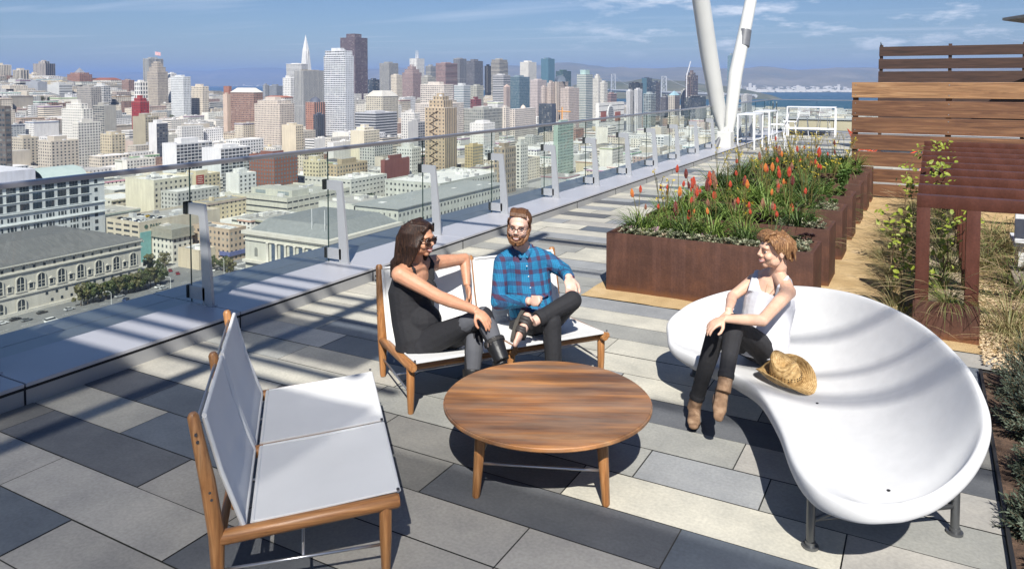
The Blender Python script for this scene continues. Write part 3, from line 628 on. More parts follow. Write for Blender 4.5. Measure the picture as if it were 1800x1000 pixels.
for i,px in enumerate((457,494,533)):
    q=bpy.data.objects.new('flagpole',fp); col.objects.link(q); pz=atz(px,435,zt+1); q.location=(pz.x,y0+6,zt+1)
    tag(q,['leftmost of three white flagpoles on the library roof','middle one of three white flagpoles on the library roof','rightmost of three white flagpoles on the library roof'][i],'flagpole','flagpoles on the library roof')
# -- long curved-roof civic hall right of the library
x0,x1,y0,y1,zt=blk(684,700,900,372,420)
o=nearB('civic_hall',x0-30,x1,y0,y0+150,zt,'long pale hall with grey roof and small upper windows beyond the glass railing',(.50,.51,.46),(5,6,.3,.35,0),(.27,.28,.27),stX=(4.5,7,.4,.35,0),short='long grey-roofed hall')
mb=MB(); mb.box(-40,1,-1,150,zt-GZ+1.3,zt-GZ+2); mb.build('roof_edge',FLAT((.30,.31,.30)),o)
x0,x1,y0,y1,zt=blk(640,655,1010,330,372)
nearB('civic_building',x0-10,x1+40,y0+40,y0+150,zt,'pale low block with a white roof beyond the long grey-roofed hall',(.50,.51,.47),(4.5,5,.4,.4,0),RL,short='pale low white-roofed block')

# features named on three landmark buildings
def onface(o,px,py,axis):
    """local point on the building's near face under a picture position"""
    p=atx(px,py,o.location.x) if axis=='X' else aty(px,py,o.location.y); return p-o.location
mb=MB(); pts=[]; k=0
for yy in range(196,335,7):
    pts.append(onface(_tan,757 if k%2 else 769,yy,'Y')+Vector((0,-.6,0))); k+=1
mb.tube(pts,.55,4); 
for p_ in pts[::1]: mb.box(p_.x-1.2,p_.x+1.2,-1.2,-.01,p_.z-.15,p_.z+.15)
mb.build('fire_stairs',FLAT((.20,.15,.10)),_tan)
c=onface(_mus,1073,199,'X'); r_=abs(onface(_mus,1080,199,'X').y-c.y)
for k_,(ra,cl) in enumerate(((1.0,(.62,.62,.60)),(.82,(.16,.17,.18)))):
    mb=MB(); mb.tube([Vector((-.2,c.y,c.z)),Vector((1.0+.3*k_,c.y,c.z))],r_*ra*.75,24); mb.build('round_window_rim' if k_==0 else 'round_window',FLAT(cl),_mus)
mb=MB()
for k_ in range(-3,4): mb.box(1.31,1.5,c.y-r_*.5,c.y+r_*.5,c.z+k_*r_*.18-.25,c.z+k_*r_*.18+.25)
mb.build('window_bars',FLAT((.6,.6,.58)),_mus)
for a_,b_ in ((1056,1065),(1081,1090)):
    p1,p2=onface(_mus,a_,197,'X'),onface(_mus,b_,206,'X'); mb=MB(); mb.box(.003,.8,p1.y,p2.y,p2.z-6,p1.z); mb.build('brick_panel',FLAT((.28,.10,.07)),_mus)
p1,p2=onface(_yel,345,309,'X'),onface(_yel,358,323,'X'); mb=MB(); mb.box(.003,.35,min(p1.y,p2.y),max(p1.y,p2.y),p2.z,p1.z); sg=mb.build('wall_sign',FLAT((.33,.045,.04)),_yel)
mb=MB(); hh=p1.z-p2.z; w_=abs(p2.y-p1.y); y_=min(p1.y,p2.y)
for k_ in range(4): mb.box(.36,.42,y_+w_*.12,y_+w_*(.88-.1*(k_%2)),p2.z+hh*(.14+.21*k_),p2.z+hh*(.21+.21*k_))
mb.build('sign_lines',FLAT((.6,.5,.42)),sg)
# ================================================================== GROUND, WATER, HILLS, FILLING BLOCKS
M_ASPH=noise_mat('street_asphalt',[(.3,(.13,.132,.135)),(.7,(.19,.19,.188))],scale=.02,rough=.9,fine=(.4,.12))
M_PAVE=noise_mat('pavement_concrete',[(.3,(.27,.265,.25)),(.7,(.38,.37,.35))],scale=.03,rough=.9,fine=(.3,.1))
M_WATER=noise_mat('bay_water',[(.3,(.02,.065,.095)),(.7,(.03,.085,.12))],scale=.001,rough=.45,stretch=(1,1,1),spec=.25)
M_HILL=noise_mat('dry_hills',[(.30,(.10,.11,.075)),(.5,(.17,.155,.10)),(.68,(.27,.24,.17))],scale=.0009,rough=1,detail=9,rn=.68)
def surf(name,vs,fs,m,kind='structure',smooth=None):
    mb=MB(); mb.add(vs,fs); o=mb.build(name,m,smooth=smooth); return tag(o,kind=kind)
# one ground sheet in polar rings, bounded by the shoreline
def shore(px):
    t=[(-1500,9000),(-200,9000),(300,8000),(560,6500),(1040,4300),(1150,3700),(1300,3050),(1500,2900),(3200,2800)]
    for (a,da),(b_,db) in zip(t,t[1:]):
        if a<=px<=b_: return da+(db-da)*(px-a)/(b_-a)
    return 3000
vs=[];fs=[]
cols=[-1500+i*60 for i in range(79)]; rows=[0]+[ .02+.98*(j/46)**1.6 for j in range(47)]
for px in cols:
    r=ray(px,144); r=Vector((r.x,r.y,0)); 
    for t in rows:
        d=shore(px)*t; p=r*d; z=ground(p.x,p.y) if t>0 else GZ
        if t>.985: z=GZ-3
        vs.append((p.x,p.y,z))
nr=len(rows)
fs=[(i*nr+j,(i+1)*nr+j,(i+1)*nr+j+1,i*nr+j+1) for i in range(len(cols)-1) for j in range(nr-1)]
surf('ground',vs,fs,M_ASPH)
surf('ground_behind',[(-2600,-2500,GZ-.1),(3000,-2500,GZ-.1),(3000,900,GZ-.1),(-2600,900,GZ-.1)],[(0,1,2,3)],M_ASPH)
surf('water',[(-60000,-20000,GZ-2),(60000,-20000,GZ-2),(60000,70000,GZ-2),(-60000,70000,GZ-2)],[(0,1,2,3)],M_WATER)
# far shore and ridges
def lerp(t,x):
    if x<=t[0][0]: return t[0][1]
    for (a,da),(b_,db) in zip(t,t[1:]):
        if a<=x<=b_: return da+(db-da)*(x-a)/(b_-a)
    return t[-1][1]
ridge=[(-600,140),(0,140),(120,131),(180,128),(230,127),(300,124),(370,124),(420,122),(470,120),(520,121),(600,122),(660,121),(700,120),(800,118),(900,117),(975,110),(1020,112),(1060,116),(1120,119),(1200,119),(1260,123),(1310,124),(1340,119),(1400,124),(1450,120),(1540,121),(1620,120),(1800,119),(2600,121)]
shd=[(-600,17000),(520,17000),(640,12000),(1000,7800),(1200,7600),(2600,7600)]
vs=[];cols=list(range(-600,2620,14)); nr=26
for px in cols:
    r=ray(px,144); r=Vector((r.x,r.y,0)); s=lerp(shd,px); D=s*1.75
    zr=CH+(143.8-lerp(ridge,px)-5*noise.noise(Vector((px*.013,3.3,0)))-2.2*noise.noise(Vector((px*.05,1,0))))/CF*D
    for j in range(nr):
        t=j/(nr-1); d=s+(D-s)*t; p=r*d
        f=max(0,(t-.22)/.78); f=f*f*(3-2*f)
        z=GZ-2+6*min(1,t*20)+(zr-GZ)*f
        z+=f*(1-f)*4*95*(noise.fractal(Vector((p.x*.0005,p.y*.0005,0)),1.0,2.0,5)+.1)*(s/9000)
        vs.append((p.x,p.y,z))
    p=r*(D*1.15); vs.append((p.x,p.y,GZ-2))
nr+=1
fs=[(i*nr+j,(i+1)*nr+j,(i+1)*nr+j+1,i*nr+j+1) for i in range(len(cols)-1) for j in range(nr-1)]
surf('hills',vs,fs,M_HILL,smooth=True)
# wooded island under the bridge
vs=[];fs=[];cI=atd(1135,150,5200); n=40;m=14
for i in range(m):
    for k in range(n):
        a=2*pi*k/n; rr_=i/(m-1); x=cI.x+900*rr_*math.cos(a); y=cI.y+420*rr_*math.sin(a)
        h=118*(1-rr_**1.6)*(1+.35*noise.noise(Vector((x*.004,y*.004,0))))+ (8 if rr_<.95 else -2)
        vs.append((x,y,GZ-2+h))
fs=[(i*n+k,(i+1)*n+k,(i+1)*n+(k+1)%n,i*n+(k+1)%n) for i in range(m-1) for k in range(n)]
surf('island',vs,fs,noise_mat('wooded_slope',[(.3,(.05,.065,.035)),(.7,(.15,.14,.09))],scale=.008,rough=1),smooth=True)
# far-shore town, too far off to count
M_FART=flat('far_town_walls',(.62,.60,.56),.8,scale=.01)
mb=MB(); rr=random.Random(5)
for _ in range(1500):
    px=rr.uniform(1060,1900) if rr.random()<.85 else rr.uniform(380,1060); r=ray(px,144); s=lerp(shd,px); d=s*(1.01+.30*rr.random()**1.6); p=Vector((r.x,r.y,0))*d
    h=rr.uniform(6,16)+(rr.uniform(15,60) if rr.random()<.05 else 0); w_=rr.uniform(15,60); t=(d/s-1)/.75; f=max(0,(t-.22)/.78); f=f*f*(3-2*f); z=GZ+f*260
    mb.box(p.x-w_/2,p.x+w_/2,p.y-10,p.y+10,z-10,z+h+4)
tag(mb.build('far_town',M_FART),'pale buildings of the town along the far shore of the bay','town',kind='stuff')
# suspension bridge
B1=atd(1078,131,4300); B2=atd(1167,135,3500); zdk=-48
o=empty('suspension_bridge',(B1.x,B1.y,GZ-2),0,'grey suspension bridge crossing the bay behind the office towers','bridge')
M_BR=flat('bridge_steel',(.36,.38,.40),.6,scale=.05)
def local(p): return (p[0]-B1.x,p[1]-B1.y,p[2]-(GZ-2))
ax=(B2-B1); ax.z=0; axn=ax.normalized(); sd_=Vector((-axn.y,axn.x,0))
for T,zt in ((B1,B1.z),(B2,B2.z)):
    mb=MB()
    for s in(-1,1): mb.tube([local(T*1.0+sd_*s*14-Vector((0,0,T.z-GZ))),local(Vector((T.x,T.y,zt))+sd_*s*11)],[4,3],4)
    zz=[zdk+ (zt-zdk)*k/4 for k in range(5)]
    for a,b_ in zip(zz,zz[1:]):
        for s in(-1,1): mb.tube([local(Vector((T.x,T.y,a))+sd_*s*13),local(Vector((T.x,T.y,b_))-sd_*s*12)],1.6,4)
        mb.tube([local(Vector((T.x,T.y,b_))+sd_*12),local(Vector((T.x,T.y,b_))-sd_*12)],1.6,4)
    mb.build('tower',M_BR,o)
P0=B1-axn*1400;P3=B2+axn*900
mb=MB(); mb.tube([local((P0.x,P0.y,zdk)),local((P3.x,P3.y,zdk))],[7,7],4); mb.build('deck',M_BR,o)
mb=MB()
for A,Bq,sag in ((P0,B1,0),(B1,B2,1),(B2,P3,0)):
    pts=[]
    for k in range(17):
        t=k/16; p=A.lerp(Bq,t); za=zdk+4 if A is P0 else A.z; zb=zdk+4 if Bq is P3 else Bq.z
        z=za+(zb-za)*t-(4*t*(1-t))*((min(za,zb)-zdk-12) if sag else 30); pts.append(local((p.x,p.y,z)))
    mb.tube(pts,1.0,4)
mb.build('cable',M_BR,o)
# tower crane by the half-built tower
c=atd(1207,133,1700)
o=empty('tower_crane',(c.x,c.y,GZ),0,'white tower crane with raised jib beside the half-built tower','crane')
mb=MB(); zt_=c.z-GZ; mb.tube([(0,0,0),(0,0,zt_+4)],1.1,4); mb.build('mast',FLAT((.7,.7,.7)),o)
j=atd(1214,108,1700)-c; mb=MB(); mb.tube([(0,0,zt_),(j.x,j.y,j.z+zt_)],.9,4); mb.build('jib',FLAT((.75,.75,.75)),o)
c=atd(988,196,1080)
o=empty('tower_crane',(c.x,c.y,GZ),0,'small orange construction crane in front of the cream stepped towers','crane')
mb=MB(); zt_=c.z-GZ; mb.tube([(0,0,0),(0,0,zt_+6)],1.0,4); mb.build('mast',FLAT((.6,.28,.06)),o)
j=atd(1003,197,1080)-c; mb=MB(); mb.tube([(-j.x*.5,-j.y*.5,zt_),(j.x,j.y,j.z+zt_)],.8,4); mb.build('jib',FLAT((.6,.28,.06)),o)
# flag on the stepped hotel tower
def flag(px,py0,py1,d,label,w=4,name='flagpole'):
    a=atd(px,py0,d); t=atd(px,py1,d); o=empty(name,a,0,label,'flag'); k=d/CF
    mb=MB(); mb.tube([(0,0,0),(0,0,t.z-a.z)],.09*max(1,k),6); mb.build('pole',FLAT((.75,.75,.75)),o)
    fl=MB(); W=w*k; hh=W*.6; z=t.z-a.z-.3; u=RGT; n=10; vs=[]
    for i in range(n+1):
        for zz in(0,-hh): 
            q=u*(W*i/n)+Vector((0,0,z+zz-.15*W*(i/n)))+FWD*(math.sin(i*1.1)*W*.06); vs.append(q)
    fl.add(vs,[(2*i,2*i+1,2*i+3,2*i+2) for i in range(n)])
    m,nt,b=new_mat('flag_cloth'); tc=N(nt,'ShaderNodeTexCoord'); sp=N(nt,'ShaderNodeSeparateXYZ'); L(nt,tc.outputs['Generated'],sp.inputs[0])
    st=mathn(nt,'GREATER_THAN',mathn(nt,'FRACT',mathn(nt,'MULTIPLY',sp.outputs[2],6.5)),.5); L(nt,mixc(nt,st,(.7,.7,.7),(.5,.05,.06)),b.inputs['Base Color']); 
    fl.build('flag',m,o)
flag(273,113,91,1520,'flag flying from the roof of the stepped hotel tower',10)
# --------------------------------------------------- filling blocks
cover=[[999]*1100 for _ in range(0)]
CW,CHh=920,330     # coarse picture grid, 2 px cells
covered=[bytearray(CHh) for _ in range(CW)]
def curb_y(px): return 640-.300*px if px<1240 else 268-.05*(px-1240) if px<1360 else 212
def boxpx(x0,x1,y0,y1,zb,zt):
    ps=[proj((x,y,z)) for x in(x0,x1) for y in(y0,y1) for z in(zb,zt)]
    if min(p[2] for p in ps)<50: return None
    return min(p[0] for p in ps),max(p[0] for p in ps),min(p[1] for p in ps),max(p[1] for p in ps)
def vis_mark(bp,topy,mark=True):
    a,b_,t,u=bp; i0,i1=max(0,int(a/2)),min(CW-1,int(b_/2)); cnt=0
    j0=max(0,int(topy/2))
    for i in range(i0,i1+1):
        jm=min(CHh-1,int(min(u,curb_y(i*2))/2))
        for j in range(j0,jm+1):
            if not covered[i][j]:
                cnt+=1
                if mark: covered[i][j]=1
    return cnt
cands=[]
rr=random.Random(21)
def overlaps(x0,x1,y0,y1):
    for f in foot:
        if x0<f[1] and x1>f[0] and y0<f[3] and y1>f[2]: return True
    return False
for (x0,x1,y0,y1,zt) in list(foot):
    bp=boxpx(x0+4,x1-4,y0+4,y1-4,GZ,zt)
    if bp: cands.append((math.hypot((x0+x1)/2,(y0+y1)/2),None,bp,proj((x1-4,y0+4,zt))[1]))
pal=[(WH,30),(OW,28),(CR,15),(BE,12),(PK,5),(BR,4),((.50,.50,.47),8),((.55,.50,.42),10),((.60,.52,.36),2),((.40,.42,.42),5),((.36,.26,.22),3),((.36,.33,.28),6)]
pool=[c for c,n_ in pal for _ in range(n_)]
BXP,BYP,SW=118,92,17
bx=-345+20
blocks=[]
for ix in range(-1,36):
    X1=-383-ix*BXP+ (BXP if ix<0 else 0); 
    X1=-383+BXP-(ix+1)*BXP if True else X1
for ix in range(-4,34):
    X1=-383-ix*BXP; X0=X1-(BXP-SW)
    for iy in range(0,34):
        Y0=130+iy*BYP+(ix%3)*0; Y1=Y0+BYP-SW
        cx,cy=(X0+X1)/2,(Y0+Y1)/2; p=proj((cx,cy,ground(cx,cy)))
        if p[2]<330 or p[2]>3300: continue
        if X1>-383 and p[2]<760: continue
        if p[0]<-120 or p[0]>1560: continue
        if p[1]>curb_y(max(0,p[0]))+70: continue
        sh=shore(p[0])
        if p[2]>sh*.97: continue
        blocks.append((X0,X1,Y0,Y1,p))
for (X0,X1,Y0,Y1,p) in blocks:
    d=p[2]; park=(d<640 and 560<p[0]<760 and rr.random()<.3)
    for half in(0,1):
        ya,yb=(Y0,(Y0+Y1)/2-1) if half==0 else ((Y0+Y1)/2+1,Y1)
        x=X0
        while x<X1-7:
            w_=min(rr.choice([9,12,15,18,22,28,34]) * (1.25 if d>1500 else 1),X1-x)
            if X1-(x+w_)<7: w_=X1-x
            xa,xb=x,x+w_; x+=w_+.6
            if rr.random()<(.05 if d<1800 else .15): continue
            yy0,yy1=ya+(rr.uniform(0,6) if half==1 else 0),yb-(rr.uniform(0,6) if half==0 else 0)
            if overlaps(xa,xb,yy0,yy1): continue
            cx,cy=(xa+xb)/2,(yy0+yy1)/2; q=proj((cx,cy,GZ)); g=ground(cx,cy)
            hm=1.0
            if g>GZ+12: h=rr.uniform(9,17)+(rr.uniform(8,22) if rr.random()<.10 else 0)
            elif q[0]>880: h=rr.choice([8,10,12,15,18,22])*rr.uniform(.8,1.15)+(14 if rr.random()<.07 else 0)
            elif d>1350 and 560<q[0]<=880: h=rr.uniform(22,70)
            elif d>850: h=rr.uniform(11,26)+(rr.uniform(8,20) if rr.random()<.18 else 0)
            else: h=rr.uniform(10,21)+(rr.uniform(5,12) if rr.random()<.15 else 0)
            if 420<q[0]<900 and d<700: h=min(h,15)
            if q[0]<430 and d<520: h=min(h,13)
            lim=170 if q[0]<380 else 196 if q[0]<560 else 172 if q[0]<880 else 205
            tp=proj((xb,yy0,g+h))[1]
            if tp<lim: h=max(6,h-(lim-tp)/CF*d)
            bp=boxpx(xa,xb,yy0,yy1,g,g+h)
            if not bp: continue
            cl=rr.choice(pool); k=rr.uniform(.88,1.08); cl=tuple(min(.74,v*k) for v in cl)
            s1=rr.choice([(3.4,3.3,.4,.5,0),(3,3.2,.42,.5,0),(4,3.6,.35,.5,0),(4,3.4,.5,.5,0),(3.6,3.3,.45,.55,0),(20,3.5,1,.4,0)] if rr.random()<.93 else [(4,3.5,.75,.6,.1)])
            s2=s1 if rr.random()<.55 else ('blank' if rr.random()<.5 else (4,3.4,.35,.45,0))
            if rr.random()<.25: s1='blank'
            rf=rr.choice([RL,RL,RL,(.66,.65,.62),RG,RG,(.30,.29,.27),RDK,(.45,.44,.40)])
            if (g>GZ+12 or d<800) and rr.random()<.03: rf=(.25,.10,.07)
            cands.append((math.hypot(cx,cy),(xa,xb,yy0,yy1,g,h,cl,s1,s2,rf,d,q),bp,proj((xb,yy0,g+h))[1]))
cands.sort(key=lambda c:c[0])
keep=[]
for dist,info,bp,ty in cands:
    n_=vis_mark(bp,ty)
    if info and n_>=2: keep.append((n_,info,bp,ty))
    elif info and info[10]>1200: pass
keep.sort(key=lambda k:-k[0])
NIND=170
ind,rest=keep[:NIND],keep[NIND:]
def roofstuff(b,xa,xb,ya,yb,z,r,cl):
    if xb-xa>9 and yb-ya>9:
        for _ in range(r.randint(1,4)):
            sx,sy=r.uniform(1.5,5),r.uniform(1.5,5); ux,uy=r.uniform(xa+1,xb-sx-1),r.uniform(ya+1,yb-sy-1); b.block(ux,ux+sx,uy,uy+sy,z,z+r.uniform(.8,3.2),r.choice([cl,(.6,.6,.58),(.4,.4,.4)]),'blank',RL)
def colour_word(c):
    m_=max(c);mn=min(c)
    if c[0]>c[2]*2.2 and c[0]<.3: return 'red-brown'
    if c[0]>c[2]*1.9: return 'ochre'
    if m_-mn<.055: return 'white' if m_>.6 else 'pale grey' if m_>.45 else 'grey'
    if m_>.62: return 'off-white'
    if m_>.53: return 'cream'
    if c[0]>c[1]*1.25: return 'pinkish'
    return 'beige' if m_>.4 else 'tan'
def roof_word(c): return 'white-roofed' if c[0]>.57 else 'dark-roofed' if c[0]<.2 else 'red-roofed' if c[0]>c[2]*2 else 'grey-roofed'
desc={}
for n_,i_,bp,ty in ind:
    xa,xb,ya,yb,g,h,cl,s1,s2,rf,d,q=i_; px=(bp[0]+bp[1])/2
    best=min(landmarks,key=lambda l:abs(l[0]-px)+1.3*abs(l[1]-ty)+(0 if l[1]>60 else 50)); dx,dy=px-best[0],ty-best[1]
    rel=('right of' if dx>0 else 'left of') if abs(dx)>abs(dy)*.7 else ('below' if dy>0 else 'above')
    near='just ' if abs(dx)+abs(dy)<25 else ''
    fl=max(2,round(h/3.3)); hw='low' if fl<=4 else 'mid-rise' if fl<=8 else 'tall'
    lab='%s %s %s block %s%s the %s'%(hw,colour_word(cl),roof_word(rf),near,rel,best[2]); desc.setdefault(lab,[]).append((px,i_,bp,ty,n_))
ordw=['leftmost','second from left','third from left','fourth from left','fifth from left','sixth from left','seventh from left','eighth from left']
for lab,items in desc.items():
    items.sort(key=lambda t:t[0])
    for k,(px,i_,bp,ty,n_) in enumerate(items):
        xa,xb,ya,yb,g,h,cl,s1,s2,rf,d,q=i_
        if len(items)>1: l2=(ordw[k] if k<8 else 'far right')+(' ' if k else ' ')+'such '+lab
        else: l2=lab
        w_=l2.split()
        if len(w_)>16: l2=' '.join(x for x in w_ if x not in('the','just'))
        l2=' '.join(l2.split()[:16])
        name='apartment_building' if h>11 else 'city_building'
        b=BM(); r=random.Random(int(xa*7+ya*3))
        b.block(xa-xb,0,0,yb-ya,0,h,cl,s1,rf,styleX=s2)
        if r.random()<.7:
            b.parapet(xa-xb,0,0,yb-ya,h,.9,.4,tuple(v*.96 for v in cl))
        if r.random()<.35: b.block(xa-xb-.5,.5,-.5,yb-ya,h-.9,h+.2,tuple(v*r.uniform(.4,.9) for v in cl),'blank',rf)
        o=b.build(name,None,(xb,ya,g)); 
        roof=BM(); roofstuff(roof,xa-xb,0,0,yb-ya,h,r,cl)
        if roof.v: roof.build('roof_units',o)
        tag(o,l2,'building','filling blocks of the city')
b=BM(); r=random.Random(3)
for n_,i_,bp,ty in rest:
    xa,xb,ya,yb,g,h,cl,s1,s2,rf,d,q=i_
    b.block(xa,xb,ya,yb,g-3,g+h,cl,s1,rf,styleX=s2)
    if d<1600: roofstuff(b,xa,xb,ya,yb,g+h,r,cl)
# the closely packed blocks behind, all over the plain
for _ in range(900):
    px=r.uniform(-40,1560); d=r.uniform(1700,min(3800,shore(px)*.95)); p=ray(px,144)*d; g=ground(p.x,p.y)
    w_,l_=r.uniform(14,40),r.uniform(14,40)
    if overlaps(p.x-w_/2,p.x+w_/2,p.y-l_/2,p.y+l_/2): continue
    h=r.uniform(10,24); h= r.uniform(20,75) if 560<px<1050 and d<2600 else h
    lim=160 if px<560 else 165 if px<880 else 185
    tp=proj((p.x,p.y,g+h))[1]
    if tp<lim: h=max(6,h-(lim-tp)/CF*d)
    if px>1290: h=r.uniform(6,16)
    b.block(p.x-w_/2,p.x+w_/2,p.y-l_/2,p.y+l_/2,g-3,g+h,r.choice(pool),r.choice([P,PN,HS,(4,3.4,.6,.5,0)]),r.choice([RL,RG,RDK]))
tag(b.build('distant_city_blocks'),'mass of distant city blocks filling the plain and hill','city',kind='stuff')
# pavements under the blocks
mb=MB()
for (X0,X1,Y0,Y1,p) in blocks:
    if ground((X0+X1)/2,(Y0+Y1)/2)<GZ+6: mb.box(X0-3,X1+3,Y0-3,Y1+3,GZ+.02,GZ+.16)
tag(mb.build('pavement',M_PAVE),kind='structure')
M_MARK=flat('road_paint',(.68,.68,.66),.7,scale=.2)
mb=MB()
for X in (-366,-347.5,-329):
    for k in range(46): mb.box(X-.09,X+.09,120+k*9,124+k*9,GZ+.024,GZ+.028)
for X in (-380,-314):
    mb.box(X-.08,X+.08,110,520,GZ+.024,GZ+.028)
for k in range(9):
    mb.box(-352+k*1.9,-351+k*1.9,300,303.5,GZ+.024,GZ+.028); mb.box(-352+k*1.9,-351+k*1.9,318,321.5,GZ+.024,GZ+.028)
for k in range(9): mb.box(-356,-352.4,303+k*1.7,303.8+k*1.7,GZ+.024,GZ+.028)
surf_=mb.build('road_marking',M_MARK); tag(surf_,kind='structure')
mb=MB(); mb.poly([(-340,214),(-333,214),(-333,262),(-340,262)],GZ+.02,GZ+.3); tag(mb.build('planted_median',flat('median_turf',(.12,.14,.06),.95,scale=.4)),kind='structure')
# --------------------------------------------------- city trees
def crown_mesh(name,r,h,nclump,seed,leaf=.5,per=70):
    rr=random.Random(seed); mb=MB()
    for _ in range(nclump):
        a=rr.uniform(0,2*pi); t=rr.random()**.6; z=rr.uniform(-.5,.55)*h; R_=r*math.sqrt(max(.05,1-(z/(h*.62))**2))*t
        c=Vector((R_*math.cos(a),R_*math.sin(a),z)); cr=r*rr.uniform(.22,.38)
        for _ in range(per):
            v=Vector((rr.gauss(0,1),rr.gauss(0,1),rr.gauss(0,1))).normalized()*cr*rr.uniform(.7,1.05); p=c+v
            n_=(v.normalized()+Vector((rr.uniform(-.6,.6),)*3)).normalized(); u=n_.orthogonal().normalized(); u.rotate(Matrix.Rotation(rr.uniform(0,6.28),3,n_)); w2=n_.cross(u); s=leaf*rr.uniform(.6,1.2)
            mb.add([p-u*s,p+w2*s*.6,p+u*s,p-w2*s*.6],[(0,1,2,3)])
    return mb.mesh(name)
M_TREE=[leafmat('street_tree_leaves',[(.3,(.055,.075,.02)),(.7,(.12,.14,.045))],scale=.6),leafmat('dark_tree_leaves',[(.3,(.02,.04,.018)),(.7,(.05,.075,.03))],scale=.6),leafmat('olive_tree_leaves',[(.3,(.10,.10,.035)),(.7,(.19,.17,.07))],scale=.6)]
M_BARK=flat('tree_bark',(.10,.075,.055),.9,scale=3)
crowns=[]
for k in range(3):
    me=crown_mesh('crown',3.4,5.6,26,40+k,.42,60); me.materials.append(M_TREE[k]); crowns.append(me)
mb=MB(); mb.tube([(0,0,0),(.1,0,2),(0,.1,3.6)],[.28,.2,.14],7); mb.tube([(0,0,2.6),(.9,.3,4.2)],[.13,.06],5); mb.tube([(0,0,2.8),(-.8,.2,4.4)],[.12,.05],5); trk=mb.mesh('trunk'); trk.materials.append(M_BARK)
def tree(x,y,k,s,label,group,g=None):
    o=empty('street_tree' if k!=1 else 'evergreen_tree',(x,y,(ground(x,y) if g is None else g)+.1),rr.uniform(0,6),label,'tree',group); o.scale=(s,s,s*rr.uniform(.9,1.12))
    put('crown',crowns[k],o,(0,0,5.2)); put('trunk',trk,o,(0,0,0)); return o
nt_=15
for i in range(nt_):
    y=atx(142,505,-354).y+i*(atx(283,480,-354).y-atx(142,505,-354).y)/14; x=-354+(rr.uniform(-.6,.6))
    tree(x,y,0 if i%3 else 2,rr.uniform(.95,1.25),'street tree in the row before the civic block, number %d from its near end'%(i+1) if False else ('%s tree of the row shading the pavement before the slate-roofed civic block'%['nearest','second','third','fourth','fifth','sixth','seventh','eighth','ninth','tenth','eleventh','twelfth','thirteenth','fourteenth','fifteenth','sixteenth','farthest'][i]),'row of street trees before the civic block')
tl=[(262,478,2),(275,486,0),(290,470,2),(372,478,0),(392,478,0),(404,484,2),(548,474,2),(640,331,1),(652,330,1),(664,330,1),(688,324,1),(697,322,1),(97,276,1),(186,283,1),(60,196,1),(64,196,1),(810,318,1),(275,184,1),(89,245,1),(930,292,2),(942,300,2),(955,305,2),(1005,318,1)]
for i,(px,py,k) in enumerate(tl):
    p=atz(px,py,GZ)
    if 0<p.length<2500: 
        bl=min(landmarks,key=lambda l:abs(l[0]-px)+abs(l[1]-py))
        tree(p.x,p.y,k,1.25 if k==1 else 1.0,' '.join(('%s tree, %s, beside the %s'%(['green street','dark bushy','olive-brown street'][k],['near one','corner one','front one','lone one'][i%4],bl[2])).split()[:16]),'scattered trees of the city')
k=0
for (X0,X1,Y0,Y1,p) in sorted(blocks,key=lambda b_:b_[4][2]):
    if k>=46: break
    if p[2]<420 or rr.random()<.35: continue
    e=rr.uniform(0,1); x,y=(X1+1.5,Y0+(Y1-Y0)*e) if rr.random()<.5 else (X0+(X1-X0)*e,Y0-2)
    q=proj((x,y,GZ+7))
    if overlaps(x-3,x+3,y-3,y+3) or q[1]>curb_y(max(0,q[0])) or q[0]<0: continue
    bl=min(landmarks,key=lambda l:abs(l[0]-q[0])+abs(l[1]-q[1])); dx,dy=q[0]-bl[0],q[1]-bl[1]
    kind=rr.choice([0,1,1,2])
    tree(x,y,kind,rr.uniform(.95,1.45),'%s tree %s the %s, %s'%(['green','dark','olive'][kind],('right of' if dx>0 else 'left of') if abs(dx)>abs(dy) else ('below' if dy>0 else 'above'),' '.join(bl[2].split()[:6]),['small','round','spreading','bushy','tall'][k%5]),'scattered trees of the city'); k+=1
# --------------------------------------------------- cars
def car_parts(cl,van=False):
    body=MB(); prof=[(-2.25,.35),(-2.28,.75),(-2.05,.95),(-1.3,1.0),(.95,.98),(2.0,.85),(2.25,.65),(2.22,.35)]
    if van: prof=[(-2.5,.35),(-2.55,1.2),(-2.4,1.25),(1.5,1.2),(2.4,1.0),(2.55,.7),(2.5,.35)]
    M_=Matrix.Rotation(R(90),4,'X'); w2=.9
    body.poly(prof,-w2,w2,Matrix(((0,0,1,0),(1,0,0,0),(0,1,0,0),(0,0,0,1))))
    cab=[(-1.75,.96),(-1.15,1.42),(.15,1.45),(.95,.98)] if not van else [(-2.45,1.24),(-2.35,1.95),(1.0,1.97),(1.75,1.2)]
    g=MB(); g.poly(cab[::-1],-.78,.78,Matrix(((0,0,1,0),(1,0,0,0),(0,1,0,0),(0,0,0,1))))
    rf=MB(); zz=cab[1][1]; rf.cbox(-.74,.74,cab[1][0]+.1,cab[2][0],zz-.02,zz+.05,.02)
    wh=MB()
    for y in(-1.4,1.4): wh.tube([(-.92,y,.33),(.92,y,.33)],.33,12)
    return body,g,rf,wh
M_CG=flat('car_glass',(.02,.025,.03),.08,scale=1); M_TY=flat('tyre_rubber',(.02,.02,.02),.9)
def carmat(n_,c): 
    m,nt,b=new_mat(n_); b.inputs['Base Color'].default_value=rgb(c); b.inputs['Roughness'].default_value=.25; b.inputs['Coat Weight'].default_value=.6; return m
CARC={'white':(.75,.75,.74),'black':(.02,.02,.022),'silver':(.42,.43,.44),'dark red':(.22,.02,.02),'dark blue':(.03,.05,.12),'grey':(.15,.16,.17),'yellow':(.7,.45,.03)}
carmesh={}
